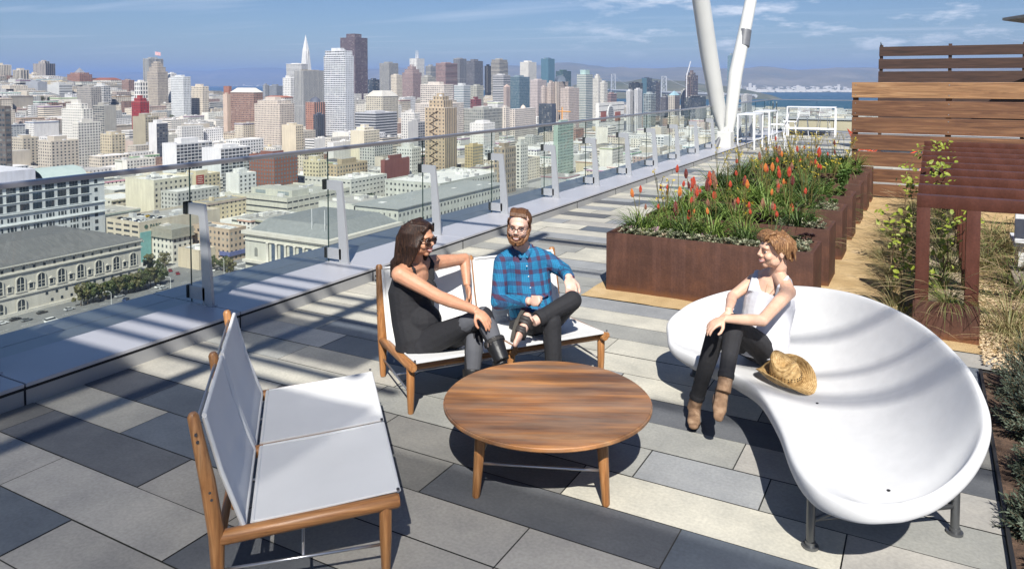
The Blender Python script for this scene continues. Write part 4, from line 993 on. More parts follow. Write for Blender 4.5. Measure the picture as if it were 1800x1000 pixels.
def car(x,y,z,rz,cn,label,group,van=False,sc=1.0):
    k=(cn,van)
    if k not in carmesh:
        bd,g,rf,wh=car_parts(cn,van); pm=carmat('car_paint_'+cn.replace(' ','_'),CARC[cn])
        ms=[bd.mesh('body'),g.mesh('cabin_glass'),rf.mesh('roof'),wh.mesh('wheels')]
        for m_,t in zip(ms,(pm,M_CG,pm,M_TY)): m_.materials.append(t)
        carmesh[k]=ms
    o=empty('parked_car' if not van else 'parked_van',(x,y,z),rz,label,'car' if not van else 'van',group); o.scale=(sc,)*3
    for nm,me in zip(('body','windows','roof','wheels'),carmesh[k]): put(nm,me,o,(0,0,0))
    return o
road=[(20,350,'white',.0,'white car at the left edge of the street before the arched doorways'),(135,315,'black',0,'black car driving ahead, nearer the civic block, at the left'),(235,320,'grey',0,'dark grey car beside the black one on the street at left'),(370,255,'black',0,'black car passing the third arched doorway'),(610,225,'silver',0,'silver car alone in mid-street right of the arched doorways'),(1050,110,'silver',0,'silver car beyond the white street lamp'),(1400,85,'grey',0,'grey car approaching the crossing by the glass post'),(1400,28,'white',0,'white car waiting nearest the crossing behind the trees'),(1440,42,'silver',0,'silver car waiting second at the crossing')]
for x,y,cn,rz,lb in road:
    p=atz(x/5,500+y/5,GZ); car(p.x,p.y,GZ+.03,rz,cn,lb,'cars driving on the wide street')
parked=[(560,312,'black'),(622,300,'grey'),(690,282,'silver'),(775,262,'dark blue'),(830,238,'white'),(900,226,'white'),(955,200,'black'),(1040,190,'white'),(1095,170,'dark red'),(1165,150,'silver'),(1105,125,'dark blue')]
p=atz(90,566,GZ); car(p.x,p.y,GZ+.03,0,'white','white van at the head of the parked row','cars parked in the diagonal row',True,1.05)
ords=['first','second','third','fourth','fifth','sixth','seventh','eighth','ninth','tenth','last']
for i,(x,y,cn) in enumerate(parked):
    p=atz(x/5,500+y/5+3,GZ); car(p.x,p.y,GZ+.03,R(35),cn,'%s car, %s after the white van in the parked row'%(cn,ords[i]),'cars parked in the diagonal row')
for (px,py,cn,lb) in [(286,473,'grey','grey car at the corner below the white bracketed block'),(299,477,'dark red','dark red car, left one of two at the corner'),(312,482,'dark red','dark red car, right one of two at the corner'),(374,476,'white','white car below the tan apartment block'),(383,473,'silver','silver car below the tan apartment block')]:
    p=atz(px,py,GZ); car(p.x,p.y,GZ+.03,R(60),cn,lb,'cars at the street corner')
gc=['black','white','grey','silver','dark blue','white','black','silver','yellow','grey','white','black']
gw,gd=gx1-gx0,gy1-gy0
for i,cn in enumerate(gc):
    x=gx0+gw*(.18+.13*(i%6)); y=gy0+gd*(.10+.22*(i//6))
    car(x,y,GARZ+.05,R(90) if False else 0,cn,'%s car on the parking garage roof, %s in the %s row'%(cn,['first','second','third','fourth','fifth','sixth'][i%6],['front','back'][i//6]),'cars on the parking garage roof')
# street lamps and the civic flag
def slamp(px,py0,py1,label):
    a=atz(px,py0,GZ); d=proj(a)[2]; t=atd(px,py1,d); h=t.z-a.z
    o=empty('street_lamp',a,0,label,'street lamp','street lamps on the wide street')
    mb=MB(); mb.tube([(0,0,0),(0,0,h)],[.16,.09],7); mb.tube([(0,0,h-.05),(-1.2,-.4,h+.5),(-2.2,-.8,h+.5)],.07,6); mb.build('pole',FLAT((.62,.62,.60)),o)
    mb=MB(); mb.ell((-2.4,-.9,h+.48),(.5,.25,.12)); mb.build('lamp_head',FLAT((.7,.7,.68)),o,smooth=True)
slamp(196,543,514,'street lamp rising among the parked cars'); slamp(260,503,478,'street lamp at the end of the tree row'); slamp(300,512,488,'street lamp left of the first glass post'); slamp(394,488,455,'street lamp below the tan apartment block, right of the first glass post')
flag(127.5,526,457,395,'flag hanging on a tall white pole before the civic block',7)
# ================================================================== ROOF DECK
def attr_mat(name,rough=.75,nscale=2.5,sp=60,spa=.10,bump=.25,bs=120,spec=.4):
    m,nt,b=new_mat(name); at=N(nt,'ShaderNodeAttribute',attribute_name='col'); tc=N(nt,'ShaderNodeTexCoord')
    n=N(nt,'ShaderNodeTexNoise',i_Scale=nscale,i_Detail=7.0,i_Roughness=.65); L(nt,tc.outputs['Object'],n.inputs['Vector'])
    n2=N(nt,'ShaderNodeTexNoise',i_Scale=sp,i_Detail=3.0); L(nt,tc.outputs['Object'],n2.inputs['Vector'])
    c=mixc(nt,1.0,at.outputs['Color'],ramp(nt,n.outputs['Fac'],[(.3,(.78,.79,.80)),(.7,(1.16,1.15,1.12))]),'MULTIPLY')
    c=mixc(nt,1.0,c,ramp(nt,n2.outputs['Fac'],[(.3,(1-spa,)*3),(.7,(1+spa,)*3)]),'MULTIPLY')
    n3=N(nt,'ShaderNodeTexNoise',i_Scale=7.0,i_Detail=8.0,i_Roughness=.75); L(nt,tc.outputs['Object'],n3.inputs['Vector'])
    c=mixc(nt,1.0,c,ramp(nt,n3.outputs['Fac'],[(.22,(.70,.68,.66)),(.36,(1,1,1))]),'MULTIPLY')
    L(nt,c,b.inputs['Base Color']); b.inputs['Roughness'].default_value=rough; b.inputs['Specular IOR Level'].default_value=spec
    nb=N(nt,'ShaderNodeTexNoise',i_Scale=bs,i_Detail=4.0); L(nt,tc.outputs['Object'],nb.inputs['Vector'])
    bp=N(nt,'ShaderNodeBump',i_Strength=bump,i_Distance=.003); L(nt,nb.outputs['Fac'],bp.inputs['Height']); L(nt,bp.outputs[0],b.inputs['Normal'])
    return m
def colmesh(name,polys,mat,parent=None):
    vs=[];fs=[];cs=[]
    for p,c in polys:
        o=len(vs); vs+=p; fs.append(tuple(range(o,o+len(p)))); cs+= [x for _ in p for x in (*c,1)]
    me=bpy.data.meshes.new(name); me.from_pydata(vs,[],fs); a=me.attributes.new('col','FLOAT_COLOR','CORNER'); a.data.foreach_set('color',cs); me.update()
    return link_mesh(name,me,mat,parent)
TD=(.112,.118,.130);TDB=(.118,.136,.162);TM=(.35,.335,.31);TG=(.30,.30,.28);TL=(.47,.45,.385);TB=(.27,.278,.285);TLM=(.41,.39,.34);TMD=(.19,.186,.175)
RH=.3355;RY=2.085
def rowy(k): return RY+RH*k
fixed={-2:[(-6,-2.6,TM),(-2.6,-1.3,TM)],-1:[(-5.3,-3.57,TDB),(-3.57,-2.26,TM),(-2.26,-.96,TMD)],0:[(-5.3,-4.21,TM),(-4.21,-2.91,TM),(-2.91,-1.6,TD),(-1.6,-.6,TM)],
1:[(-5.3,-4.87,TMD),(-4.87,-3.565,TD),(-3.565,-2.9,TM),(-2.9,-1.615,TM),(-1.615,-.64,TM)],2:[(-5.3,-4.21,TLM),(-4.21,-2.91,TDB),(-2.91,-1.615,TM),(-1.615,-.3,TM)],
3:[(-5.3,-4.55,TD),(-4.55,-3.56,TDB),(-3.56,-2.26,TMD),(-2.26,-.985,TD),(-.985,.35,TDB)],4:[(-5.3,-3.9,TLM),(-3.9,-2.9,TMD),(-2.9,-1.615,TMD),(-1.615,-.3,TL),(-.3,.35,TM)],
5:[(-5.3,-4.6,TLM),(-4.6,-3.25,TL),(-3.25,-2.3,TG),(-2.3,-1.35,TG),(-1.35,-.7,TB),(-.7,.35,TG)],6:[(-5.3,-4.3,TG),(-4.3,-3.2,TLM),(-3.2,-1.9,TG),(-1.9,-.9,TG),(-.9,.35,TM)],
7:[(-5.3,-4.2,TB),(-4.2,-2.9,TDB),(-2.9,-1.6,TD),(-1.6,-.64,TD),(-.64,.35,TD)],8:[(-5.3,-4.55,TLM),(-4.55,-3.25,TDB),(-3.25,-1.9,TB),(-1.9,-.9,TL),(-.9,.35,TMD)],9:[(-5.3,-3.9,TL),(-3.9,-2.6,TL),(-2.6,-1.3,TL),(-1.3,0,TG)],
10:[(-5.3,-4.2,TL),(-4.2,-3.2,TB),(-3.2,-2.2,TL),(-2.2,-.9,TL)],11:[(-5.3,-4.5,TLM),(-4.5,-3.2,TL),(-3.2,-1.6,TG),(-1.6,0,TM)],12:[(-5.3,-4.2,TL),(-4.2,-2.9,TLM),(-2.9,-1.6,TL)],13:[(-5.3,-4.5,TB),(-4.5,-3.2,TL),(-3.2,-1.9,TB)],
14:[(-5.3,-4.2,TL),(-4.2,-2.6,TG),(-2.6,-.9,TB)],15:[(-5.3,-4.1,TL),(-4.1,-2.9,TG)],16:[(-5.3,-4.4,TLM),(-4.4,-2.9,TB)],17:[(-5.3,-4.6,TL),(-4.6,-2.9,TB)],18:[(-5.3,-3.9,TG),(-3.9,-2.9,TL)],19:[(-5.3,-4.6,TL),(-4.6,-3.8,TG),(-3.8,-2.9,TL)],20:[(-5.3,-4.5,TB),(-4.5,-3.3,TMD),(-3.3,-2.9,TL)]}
rr=random.Random(11); polys=[]
pal2=[TD,TDB,TM,TM,TG,TL,TL,TB,TB,TLM,TLM,TL]
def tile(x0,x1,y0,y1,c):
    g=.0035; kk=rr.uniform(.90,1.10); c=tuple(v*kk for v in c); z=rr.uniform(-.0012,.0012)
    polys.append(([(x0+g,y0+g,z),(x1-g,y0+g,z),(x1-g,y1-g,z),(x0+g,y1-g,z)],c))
GX0,GYA,GYB=-2.98,6.78,15.12
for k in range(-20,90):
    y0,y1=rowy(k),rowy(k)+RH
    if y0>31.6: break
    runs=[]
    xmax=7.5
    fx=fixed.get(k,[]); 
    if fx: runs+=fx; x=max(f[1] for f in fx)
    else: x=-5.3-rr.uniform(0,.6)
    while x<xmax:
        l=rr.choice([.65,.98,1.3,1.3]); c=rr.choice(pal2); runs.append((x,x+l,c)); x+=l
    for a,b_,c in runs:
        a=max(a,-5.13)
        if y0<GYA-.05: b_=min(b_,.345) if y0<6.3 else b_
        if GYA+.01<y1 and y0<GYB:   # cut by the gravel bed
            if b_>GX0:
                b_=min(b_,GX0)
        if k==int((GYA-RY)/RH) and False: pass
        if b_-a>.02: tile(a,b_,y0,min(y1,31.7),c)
M_TILE=attr_mat('paving_slabs')
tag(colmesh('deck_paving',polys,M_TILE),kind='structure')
M_JOINT=flat('joint_shadow_gap',(.03,.03,.03),.95)
surf('deck_base',[(-5.3,-30,-.014),(9,-30,-.014),(9,33,-.014),(-5.3,33,-.014)],[(0,1,2,3)],M_JOINT)
# the building that carries the deck
o=empty('tower_building',(0,0,GZ),0,'tall building whose flat roof carries the terrace','building')
mb=MB(); mb.box(-6.0,30,-34,33,0,-GZ-.6); mb.build('walls',FLAT((.35,.36,.37)),o)
# curb with metal coping
def metal_panel(name,c,rough=.38,metal=.35,bump=.0):
    return noise_mat(name,[(.3,tuple(v*.95 for v in c)),(.7,tuple(min(1,v*1.04) for v in c))],scale=1.5,rough=rough,metal=metal,stretch=(1,1,1),fine=(90,.03))
M_COP=metal_panel('brushed_coping_metal',(.52,.52,.555),.42,.30); M_FACE=metal_panel('curb_face_metal',(.40,.40,.40),.5,.35)
M_BLK=flat('black_gap',(.012,.012,.014),.8)
def profile_run(prof,y0,y1,axis='y',off=0):
    pass
o=empty('parapet_curb',(-5.5,0,0),0,'low metal-clad curb running under the glass railing along the roof edge','curb')
PJ=[4.46+1.755*k for k in range(-4,17)]
def lx(x): return x+5.5
mb=MB()
ys=[-6.5]+[y for y in PJ if y>-6.4]+[31.9]
for a,b_ in zip(ys,ys[1:]):
    g=.006
    mb.cbox(lx(-5.955),lx(-5.108),a+g,b_-g,.118,.144,.004); mb.cbox(lx(-6.28),lx(-5.967),a+g,b_-g,.10,.142,.004)
mb.build('coping_panel',M_COP,o)
mb=MB(); mb.box(lx(-5.13),lx(-5.115),-6.5,31.9,.098,.119); mb.box(lx(-5.97),lx(-5.945),-6.5,31.9,.05,.135)
for y in PJ: mb.box(lx(-5.14),lx(-5.112),y-.006,y+.006,.0,.118); mb.box(lx(-6.2),lx(-5.2),y-.006,y+.006,.05,.117)
mb.box(lx(-6.2),lx(-5.14),-6.5,31.9,-.3,.097)
mb.build('reveal',M_BLK,o)
mb=MB()
for a,b_ in zip(ys,ys[1:]): mb.box(lx(-5.128),lx(-5.116),a+.006,b_-.006,-.01,.097)
mb.build('face_panel',M_FACE,o)
o2=empty('parapet_curb',(0,31.9,0),0,'metal-clad curb closing the far end of the terrace','curb')
mb=MB()
for k in range(8): mb.cbox(-6.28+k*1.9+.005,-6.28+(k+1)*1.9-.005,0,.85,.118,.144,.004)
mb.build('coping_panel',M_COP,o2)
mb=MB(); mb.box(-6.2,9,.02,.8,-.3,.117); mb.build('face_panel',M_FACE,o2)
# glass railing
def glass_mat(name,tint=(.86,.94,.90),fk=.9):
    m,nt,b=new_mat(name); nt.nodes.remove(b); out=[n for n in nt.nodes if n.type=='OUTPUT_MATERIAL'][0]
    t=N(nt,'ShaderNodeBsdfTransparent'); t.inputs[0].default_value=rgb(tint)
    g=N(nt,'ShaderNodeBsdfGlossy'); g.inputs['Roughness'].default_value=.01; g.inputs[0].default_value=(.9,.95,.95,1)
    f=N(nt,'ShaderNodeFresnel',i_IOR=1.5); mx=N(nt,'ShaderNodeMixShader')
    L(nt,mathn(nt,'MULTIPLY',f.outputs[0],fk),mx.inputs[0]); L(nt,t.outputs[0],mx.inputs[1]); L(nt,g.outputs[0],mx.inputs[2]); L(nt,mx.outputs[0],out.inputs[0]); return m
M_GLASS=glass_mat('railing_glass',(.875,.935,.885),.8); M_GEDGE=flat('glass_edge',(.02,.045,.04),.2,scale=2)
M_RAIL=metal_panel('steel_handrail',(.42,.41,.43),.3,.7); M_POST=metal_panel('painted_post_metal',(.50,.51,.53),.4,.45)
XG=-5.73;ZR=1.384
o=empty('glass_railing',(XG,0,.144),0,'frameless glass railing with flat steel handrail and tapered posts along the roof edge','railing')
gp=MB(); gp.add([(0,.006,0),(0,1.749,0),(0,1.749,1.21),(0,.006,1.21)],[(0,1,2,3)]); me_g=gp.mesh('glass_panel'); me_g.materials.append(M_GLASS)
ge=MB(); ge.box(-.0065,.0065,.0,.0055,.0,1.212); me_e=ge.mesh('panel_edge'); me_e.materials.append(M_GEDGE)
pp=MB(); prof=[(.165,0),(.285,0),(.265,.30),(.205,.862),(.200,.885),(-.035,.89),(-.035,.79),(.125,.785),(.135,.765)]
Mxz=Matrix(((1,0,0,0),(0,0,1,0),(0,1,0,0),(0,0,0,1)))
pp.poly([(x,z) for x,z in prof][::-1],-.014,.014,Mxz); pp.box(-.035,.19,-.014,.014,.035,.15)
pp.box(.10,.30,-.03,.03,.0,.008)
me_p=pp.mesh('post'); me_p.materials.append(M_POST)
cl=MB(); cl.cbox(-.055,-.012,-.03,.03,.785,.895,.004); cl.cbox(-.045,-.012,-.02,.02,.035,.15,.004); me_c=cl.mesh('clamp'); me_c.materials.append(M_BLK)
for y in PJ:
    if y>31.5: continue
    put('glass_panel',me_g,o,(0,y,0)); put('panel_edge',me_e,o,(0,y,0)); p_=put('post',me_p,o,(0,y,0)); put('clamp',me_c,p_,(0,0,0))
mb=MB(); mb.cbox(-.034,.034,-7,32.0,ZR-.144-.040,ZR-.144,.008); mb.build('handrail',M_RAIL,o)
o=empty('glass_railing',(XG,32.02,.144),0,'glass railing across the far end of the terrace','railing')
gp=MB(); gp.add([(.01,0,0),(1.74,0,0),(1.74,0,1.21),(.01,0,1.21)],[(0,1,2,3)]); me_g2=gp.mesh('glass_panel'); me_g2.materials.append(M_GLASS)
ge=MB(); ge.box(0,.006,-.0065,.0065,0,1.212); me_e2=ge.mesh('panel_edge'); me_e2.materials.append(M_GEDGE)
for k in range(8): put('glass_panel',me_g2,o,(k*1.755,0,0)); put('panel_edge',me_e2,o,(k*1.755,0,0))
mb=MB(); mb.cbox(-.034,14,-.034,.034,ZR-.144-.024,ZR-.144,.006); mb.build('handrail',M_RAIL,o)
mb=MB()
for k in (0,1): mb.box(.05+k*.14,.09+k*.14,.16,.20,0,1.15)
mb.build('post',M_POST,o)
# beige parapet of the lower roof beyond the far railing
a=aty(1365,209,34.5); o=empty('parapet_wall',(-5.6,34.5,0),0,'beige panel wall just beyond the far glass railing','wall')
mb=MB(); 
for k in range(6): mb.box(k*2.0+.01,k*2.0+1.99,0,.25,-.4,a.z)
mb.build('panels',FLAT((.50,.43,.32)),o); mb=MB(); mb.box(-.05,12.1,-.05,.3,a.z,a.z+.06); mb.build('coping',M_COP,o)
# white raking columns
M_COLM=noise_mat('white_column_paint',[(.3,(.60,.60,.57)),(.7,(.66,.66,.63))],scale=.8,rough=.28,fine=(30,.02)); M_CBAND=flat('grey_column_band',(.13,.135,.15),.5)
cb=atz(1270,262,.14); BX,BY=-5.38,22.9
o=empty('raking_columns',(BX,BY,.14),0,'pair of big white tubular columns rising in a V from one footing','column')
def colline(pts,rads,name,matt,parent,n=28):
    mb=MB(); mb.tube([Vector(p)-Vector((BX,BY,.14)) for p in pts],rads,n); return mb.build(name,matt,parent,smooth=40)
DL=22.6
lb=atd(1269,236,DL); l1=atd(1262,190,DL); l2=atd(1246,95,DL-.5); l3=atd(1232,0,DL-1.1)
top=l3+(l3-l2)*3.6
colline([lb,lb.lerp(l1,.5),l1,l2,l3,top],[.05,.14,.225,.25,.245,.24],'column',M_COLM,o)
rb=atd(1281,236,DL+.2); r1=atd(1284,205,DL+.2); r2=atd(1293,130,DL+.4); r3=atd(1311,45,DL+.7); r4=atd(1320,0,DL+.9); topr=r4+(r4-r3)*8
colline([rb,r1,r2,r3,r4,topr],[.12,.18,.205,.185,.178,.175],'column',M_COLM,o)
e1=atd(1306,82,DL+.55); e2=atd(1310,54,DL+.65); colline([e1,e2],[.192,.188],'band',M_CBAND,o)
mb=MB(); mb.cbox(-.19,.21,-.25,.25,0,.48,.02); mb.cbox(-.15,.10,-.12,.12,.48,.60,.02); mb.build('footing',M_COLM,o)
mb=MB(); mb.tube([(-.22,-.32,.0),(-.04,-.12,.50)],[.08,.04],10); mb.build('strut',M_CBAND,o)
# ---------------------------------------------------- rusted steel planters
def rust_mat(name,cs,streak=8):
    m,nt,b=new_mat(name); tc=N(nt,'ShaderNodeTexCoord')
    mp=N(nt,'ShaderNodeMapping'); mp.inputs['Scale'].default_value=(streak*1.6,streak*1.6,.9); L(nt,tc.outputs['Object'],mp.inputs[0])
    n=N(nt,'ShaderNodeTexNoise',i_Scale=1.3,i_Detail=8.0,i_Roughness=.7); L(nt,mp.outputs[0],n.inputs['Vector'])
    n2=N(nt,'ShaderNodeTexNoise',i_Scale=3.5,i_Detail=8.0,i_Roughness=.7); L(nt,tc.outputs['Object'],n2.inputs['Vector'])
    n3=N(nt,'ShaderNodeTexNoise',i_Scale=60.0,i_Detail=4.0); L(nt,tc.outputs['Object'],n3.inputs['Vector'])
    c=ramp(nt,n2.outputs['Fac'],[(.28,cs[0]),(.5,cs[1]),(.72,cs[2])])
    st=ramp(nt,n.outputs['Fac'],[(.45,(1,1,1)),(.62,(1.35,1.4,1.5)),(.75,(1.0,.98,.95))])
    c=mixc(nt,.8,c,st,'MULTIPLY'); c=mixc(nt,1.0,c,ramp(nt,n3.outputs['Fac'],[(.3,(.85,)*3),(.7,(1.15,)*3)]),'MULTIPLY')
    sp=N(nt,'ShaderNodeSeparateXYZ'); L(nt,tc.outputs['Object'],sp.inputs[0])
    # orange rust wash low on the wall where water stands
    lo=N(nt,'ShaderNodeMapRange'); L(nt,mathn(nt,'ADD',sp.outputs[2],mathn(nt,'MULTIPLY',n.outputs['Fac'],.10)),lo.inputs[0])
    for i,v in ((1,.03),(2,.12),(3,.75),(4,0)): lo.inputs[i].default_value=v
    c=mixc(nt,lo.outputs[0],c,(.24,.10,.035))
    L(nt,c,b.inputs['Base Color']); b.inputs['Roughness'].default_value=.72; b.inputs['Specular IOR Level'].default_value=.3
    bp=N(nt,'ShaderNodeBump',i_Strength=.2,i_Distance=.003); L(nt,n3.outputs['Fac'],bp.inputs['Height']); L(nt,bp.outputs[0],b.inputs['Normal']); return m
M_RUST=rust_mat('weathered_steel',[(.050,.024,.018),(.078,.036,.025),(.115,.050,.030)]); M_RUSTR=rust_mat('red_brown_steel',[(.060,.022,.015),(.080,.028,.018),(.10,.036,.023)],4); M_RUSTR.node_tree.nodes['Principled BSDF'].inputs['Roughness'].default_value=.42; M_RUSTR.node_tree.nodes['Principled BSDF'].inputs['Specular IOR Level'].default_value=.35
M_SOIL=noise_mat('planting_soil',[(.3,(.035,.022,.015)),(.7,(.10,.065,.04))],scale=14,rough=1,bump=.8,bscale=60)
PLY=[7.10,8.295,9.58,10.85,12.16,13.45,14.50];PLX0,PLX1=-2.843,-.885;PLH=.585
ordn=['nearest','second nearest','third nearest','fourth','fifth','sixth','farthest']
for i,y in enumerate(PLY):
    dd=.60 if i<6 else .45; W=PLX1-PLX0
    o=empty('steel_planter',(PLX0,y,0),0,'%s rust-brown steel planter of the row, %s'%(ordn[i],'full length in view' if i==0 else 'its right end showing past others'),'planter','rust-brown steel planters')
    mb=MB(); t=.035
    mb.cbox(0,W,0,t,-.005,PLH,.008); mb.cbox(0,W,dd-t,dd,-.005,PLH,.008); mb.cbox(0,t,t-.004,dd-t+.004,-.005,PLH-.001,.008); mb.cbox(W-t,W,t-.004,dd-t+.004,-.005,PLH-.001,.008)
    mb.build('box',M_RUST,o,smooth=40)
    mb=MB(); n=24;m_=8
    vs=[(t+(W-2*t)*a/n,t+(dd-2*t)*b_/m_,PLH-.07+.03*noise.noise(Vector((a*.6+i*7,b_*.6,0)))) for a in range(n+1) for b_ in range(m_+1)]
    mb.add(vs,[(a*(m_+1)+b_,(a+1)*(m_+1)+b_,(a+1)*(m_+1)+b_+1,a*(m_+1)+b_+1) for a in range(n) for b_ in range(m_)]); mb.build('soil',M_SOIL,o,smooth=True)
# gravel beds
M_GRAV=noise_mat('decomposed_granite',[(.3,(.40,.27,.125)),(.6,(.52,.37,.19)),(.75,(.58,.43,.25))],scale=3,rough=.95,bump=.9,bscale=110,fine=(160,.25),detail=8)
M_GRAV2=noise_mat('fine_sandy_gravel',[(.3,(.40,.27,.14)),(.7,(.50,.36,.20))],scale=5,rough=.95,bump=.6,bscale=160,fine=(220,.2))
mb=MB(); nx,ny=60,90
vs=[(GX0+(3.5-GX0)*a/nx,GYA-.0+(GYB+.3-GYA)*b_/ny,.006+.010*noise.noise(Vector((a*.35,b_*.35,2)))+(.012*max(0,noise.noise(Vector((a*.11,b_*.13,5)))) )) for a in range(nx+1) for b_ in range(ny+1)]
mb.add(vs,[(a*(ny+1)+b_,(a+1)*(ny+1)+b_,(a+1)*(ny+1)+b_+1,a*(ny+1)+b_+1) for a in range(nx) for b_ in range(ny)])
tag(mb.build('gravel_path',M_GRAV,smooth=True),kind='structure')
# paving continues right of the sofa, then planted bed edge
mb=MB(); mb.box(.345,.36,-3,6.35,-.02,.035); o=mb.build('bed_edging',flat('black_steel_edging',(.02,.02,.022),.5)); tag(o,'thin black steel strip edging the shrub bed at lower right','edging')
surf('bed_soil',[(.36,-3,.01),(4,-3,.01),(4,6.35,.01),(.36,6.35,.01)],[(0,1,2,3)],noise_mat('bark_mulch',[(.3,(.045,.028,.020)),(.7,(.14,.085,.055))],scale=22,rough=1,bump=1,bscale=80))
# ---------------------------------------------------- steel arches over a long trough
AX0=-.089;AYs=[7.015,7.73,8.49,9.23,9.93,10.75,11.47,12.30,13.40]
t=.10; AW=2.6; AH=1.174
af=MB(); d_=.05
o_=[(0,0),(.10,0),(.10,AH-.10),(.352,AH-.10),(.352,0),(.45,0),(.45,AH-.10),(AW-.45,AH-.10),(AW-.45,0),(AW-.35,0),(AW-.35,AH-.10),(AW-.10,AH-.10),(AW-.10,0),(AW,0),(AW,AH),(0,AH)]
for (a,b_,c,e) in ((0,.10,0,AH-.1),(.352,.45,0,AH-.1),(AW-.45,AW-.352,0,AH-.1),(AW-.1,AW,0,AH-.1)): af.cbox(a,b_,0,.10,c,e+.002,.006)
af.cbox(0,AW,-.001,.101,AH-.10,AH,.004)
me_a=af.mesh('frame'); me_a.materials.append(M_RUSTR); me_a.shade_smooth(); me_a.set_sharp_from_angle(angle=R(40))
on9=['nearest','second','third','fourth','fifth','sixth','seventh','eighth','farthest']
for i,y in enumerate(AYs):
    q=bpy.data.objects.new('steel_arch',me_a); col.objects.link(q); q.location=(AX0,y,0)
    tag(q,'%s of the nine dark red steel frames standing in a row over the grass trough'%on9[i],'steel frame','dark red steel frames in a row')
o=empty('steel_trough',(AX0,7.015,0),0,'low rusted steel trough holding grasses at the foot of the steel frames','planter')
mb=MB(); mb.cbox(.0,.45,-.012,.0,0,.312,.003); mb.cbox(-.012,0,-.012,6.6,0,.30,.003); mb.cbox(.45,.462,-.012,6.6,0,.30,.003); mb.build('box',M_RUST,o)
mb=MB(); mb.box(.0,.45,0,6.6,.2,.26); mb.build('pebble_fill',noise_mat('cream_pebbles',[(.35,(.30,.22,.13)),(.6,(.58,.48,.34))],scale=40,rough=.9,bump=1,bscale=45),o)
# pebbles right of the trough: countless stones
rr=random.Random(3); mb=MB()
for _ in range(5200):
    x=rr.uniform(.38,1.6); y=rr.uniform(6.45,9.2); s=rr.uniform(.008,.022)
    v=[Vector((rr.uniform(-1,1),rr.uniform(-1,1),rr.uniform(-.5,.5))) for _ in range(0)]
    a=rr.uniform(0,6.28); ca,sa=math.cos(a)*s,math.sin(a)*s; e=rr.uniform(.5,.9); z=.012+rr.uniform(0,.02)
    mb.add([(x-ca,y-sa,z),(x+sa*e,y-ca*e,z),(x+ca,y+sa,z),(x-sa*e,y+ca*e,z),(x,y,z+s*.7),(x,y,z-s*.6)],[(0,1,4),(1,2,4),(2,3,4),(3,0,4),(1,0,5),(2,1,5),(3,2,5),(0,3,5)])
tag(mb.build('pebbles',flat('cream_stones',(.50,.38,.24),.8,var=.35,scale=25)),'loose cream pebbles right of the steel trough','pebbles',kind='stuff')
# ---------------------------------------------------- board fences
def wood_mat(name,cs,axis=0,scale=1.0,rough=.6,knots=True,bump=.3,contrast=1):
    m,nt,b=new_mat(name); tc=N(nt,'ShaderNodeTexCoord'); sc=[9*scale]*3; sc[axis]=.55*scale
    mp=N(nt,'ShaderNodeMapping'); mp.inputs['Scale'].default_value=sc; L(nt,tc.outputs['Object'],mp.inputs[0])
    nd=N(nt,'ShaderNodeTexNoise',i_Scale=.9,i_Detail=3.0); L(nt,mp.outputs[0],nd.inputs['Vector'])
    n=N(nt,'ShaderNodeTexNoise',i_Scale=2.0,i_Detail=9.0,i_Roughness=.65,i_Distortion=1.2); L(nt,mp.outputs[0],n.inputs['Vector'])
    sc2=[60*scale]*3; sc2[axis]=2.5*scale
    mp2=N(nt,'ShaderNodeMapping'); mp2.inputs['Scale'].default_value=sc2; L(nt,tc.outputs['Object'],mp2.inputs[0])
    n2=N(nt,'ShaderNodeTexNoise',i_Scale=1.0,i_Detail=5.0); L(nt,mp2.outputs[0],n2.inputs['Vector'])
    oi=N(nt,'ShaderNodeObjectInfo')
    c=ramp(nt,n.outputs['Fac'],[(.28,cs[0]),(.45,cs[1]),(.58,cs[2]),(.74,cs[3])])
    c=mixc(nt,1.0,c,ramp(nt,n2.outputs['Fac'],[(.3,(.72,)*3),(.7,(1.2,)*3)]),'MULTIPLY')
    L(nt,c,b.inputs['Base Color']); b.inputs['Roughness'].default_value=rough
    bp=N(nt,'ShaderNodeBump',i_Strength=bump,i_Distance=.002); L(nt,n2.outputs['Fac'],bp.inputs['Height']); L(nt,bp.outputs[0],b.inputs['Normal']); return m
M_W1=[wood_mat('fence_board_golden',[(.13,.06,.028),(.25,.13,.06),(.36,.20,.095),(.42,.27,.15)],0,.8),wood_mat('fence_board_brown',[(.070,.030,.016),(.13,.058,.029),(.19,.092,.044),(.26,.135,.07)],0,.8)]
M_W2=wood_mat('dark_stained_board',[(.025,.013,.010),(.045,.022,.016),(.065,.033,.023),(.085,.045,.032)],0,.8)
M_SCREW=flat('screw_head',(.45,.44,.42),.35,metal=.8)
def fence(x0,x1,y,boards,label,mats,px,th=.04,base=0,postm=None,hp=None,screws=True):
    o=empty('board_fence',(x0,y,base),0,label,'fence')
    for i,(z0,z1) in enumerate(boards):
        mb=MB(); dx=random.Random(i*3+x0*7).uniform(-.012,.012); mb.cbox(dx,x1-x0,0,th,z0-base,z1-base,.005); mb.build('board',mats[min(i,len(mats)-1)],o)
    for x in px:
        mb=MB(); mb.box(x-x0-.045,x-x0+.045,th+.001,th+.09,0,(hp or boards[0][1])-base-.02); mb.build('post',postm or mats[-1],o)
    if screws:
        mb=MB()
        for (z0,z1) in boards:
            for x in px:
                for z in (z0+.05,z1-.05): mb.tube([(x-x0,-.004,z-base),(x-x0,.002,z-base)],.010,8)
        mb.build('screw_heads',M_SCREW,o)
    return o
fence(-1.278,6.2,15.157,[(1.807,2.087),(1.474,1.755),(1.171,1.453),(.867,1.139),(.571,.832),(.286,.524),(.03,.25)],'near slatted fence of wide golden-brown boards with gaps, behind the steel planters','x' and [M_W1[0],M_W1[1],M_W1[1],M_W1[1],M_W1[1]],(-1.22,.26,1.75,3.3))
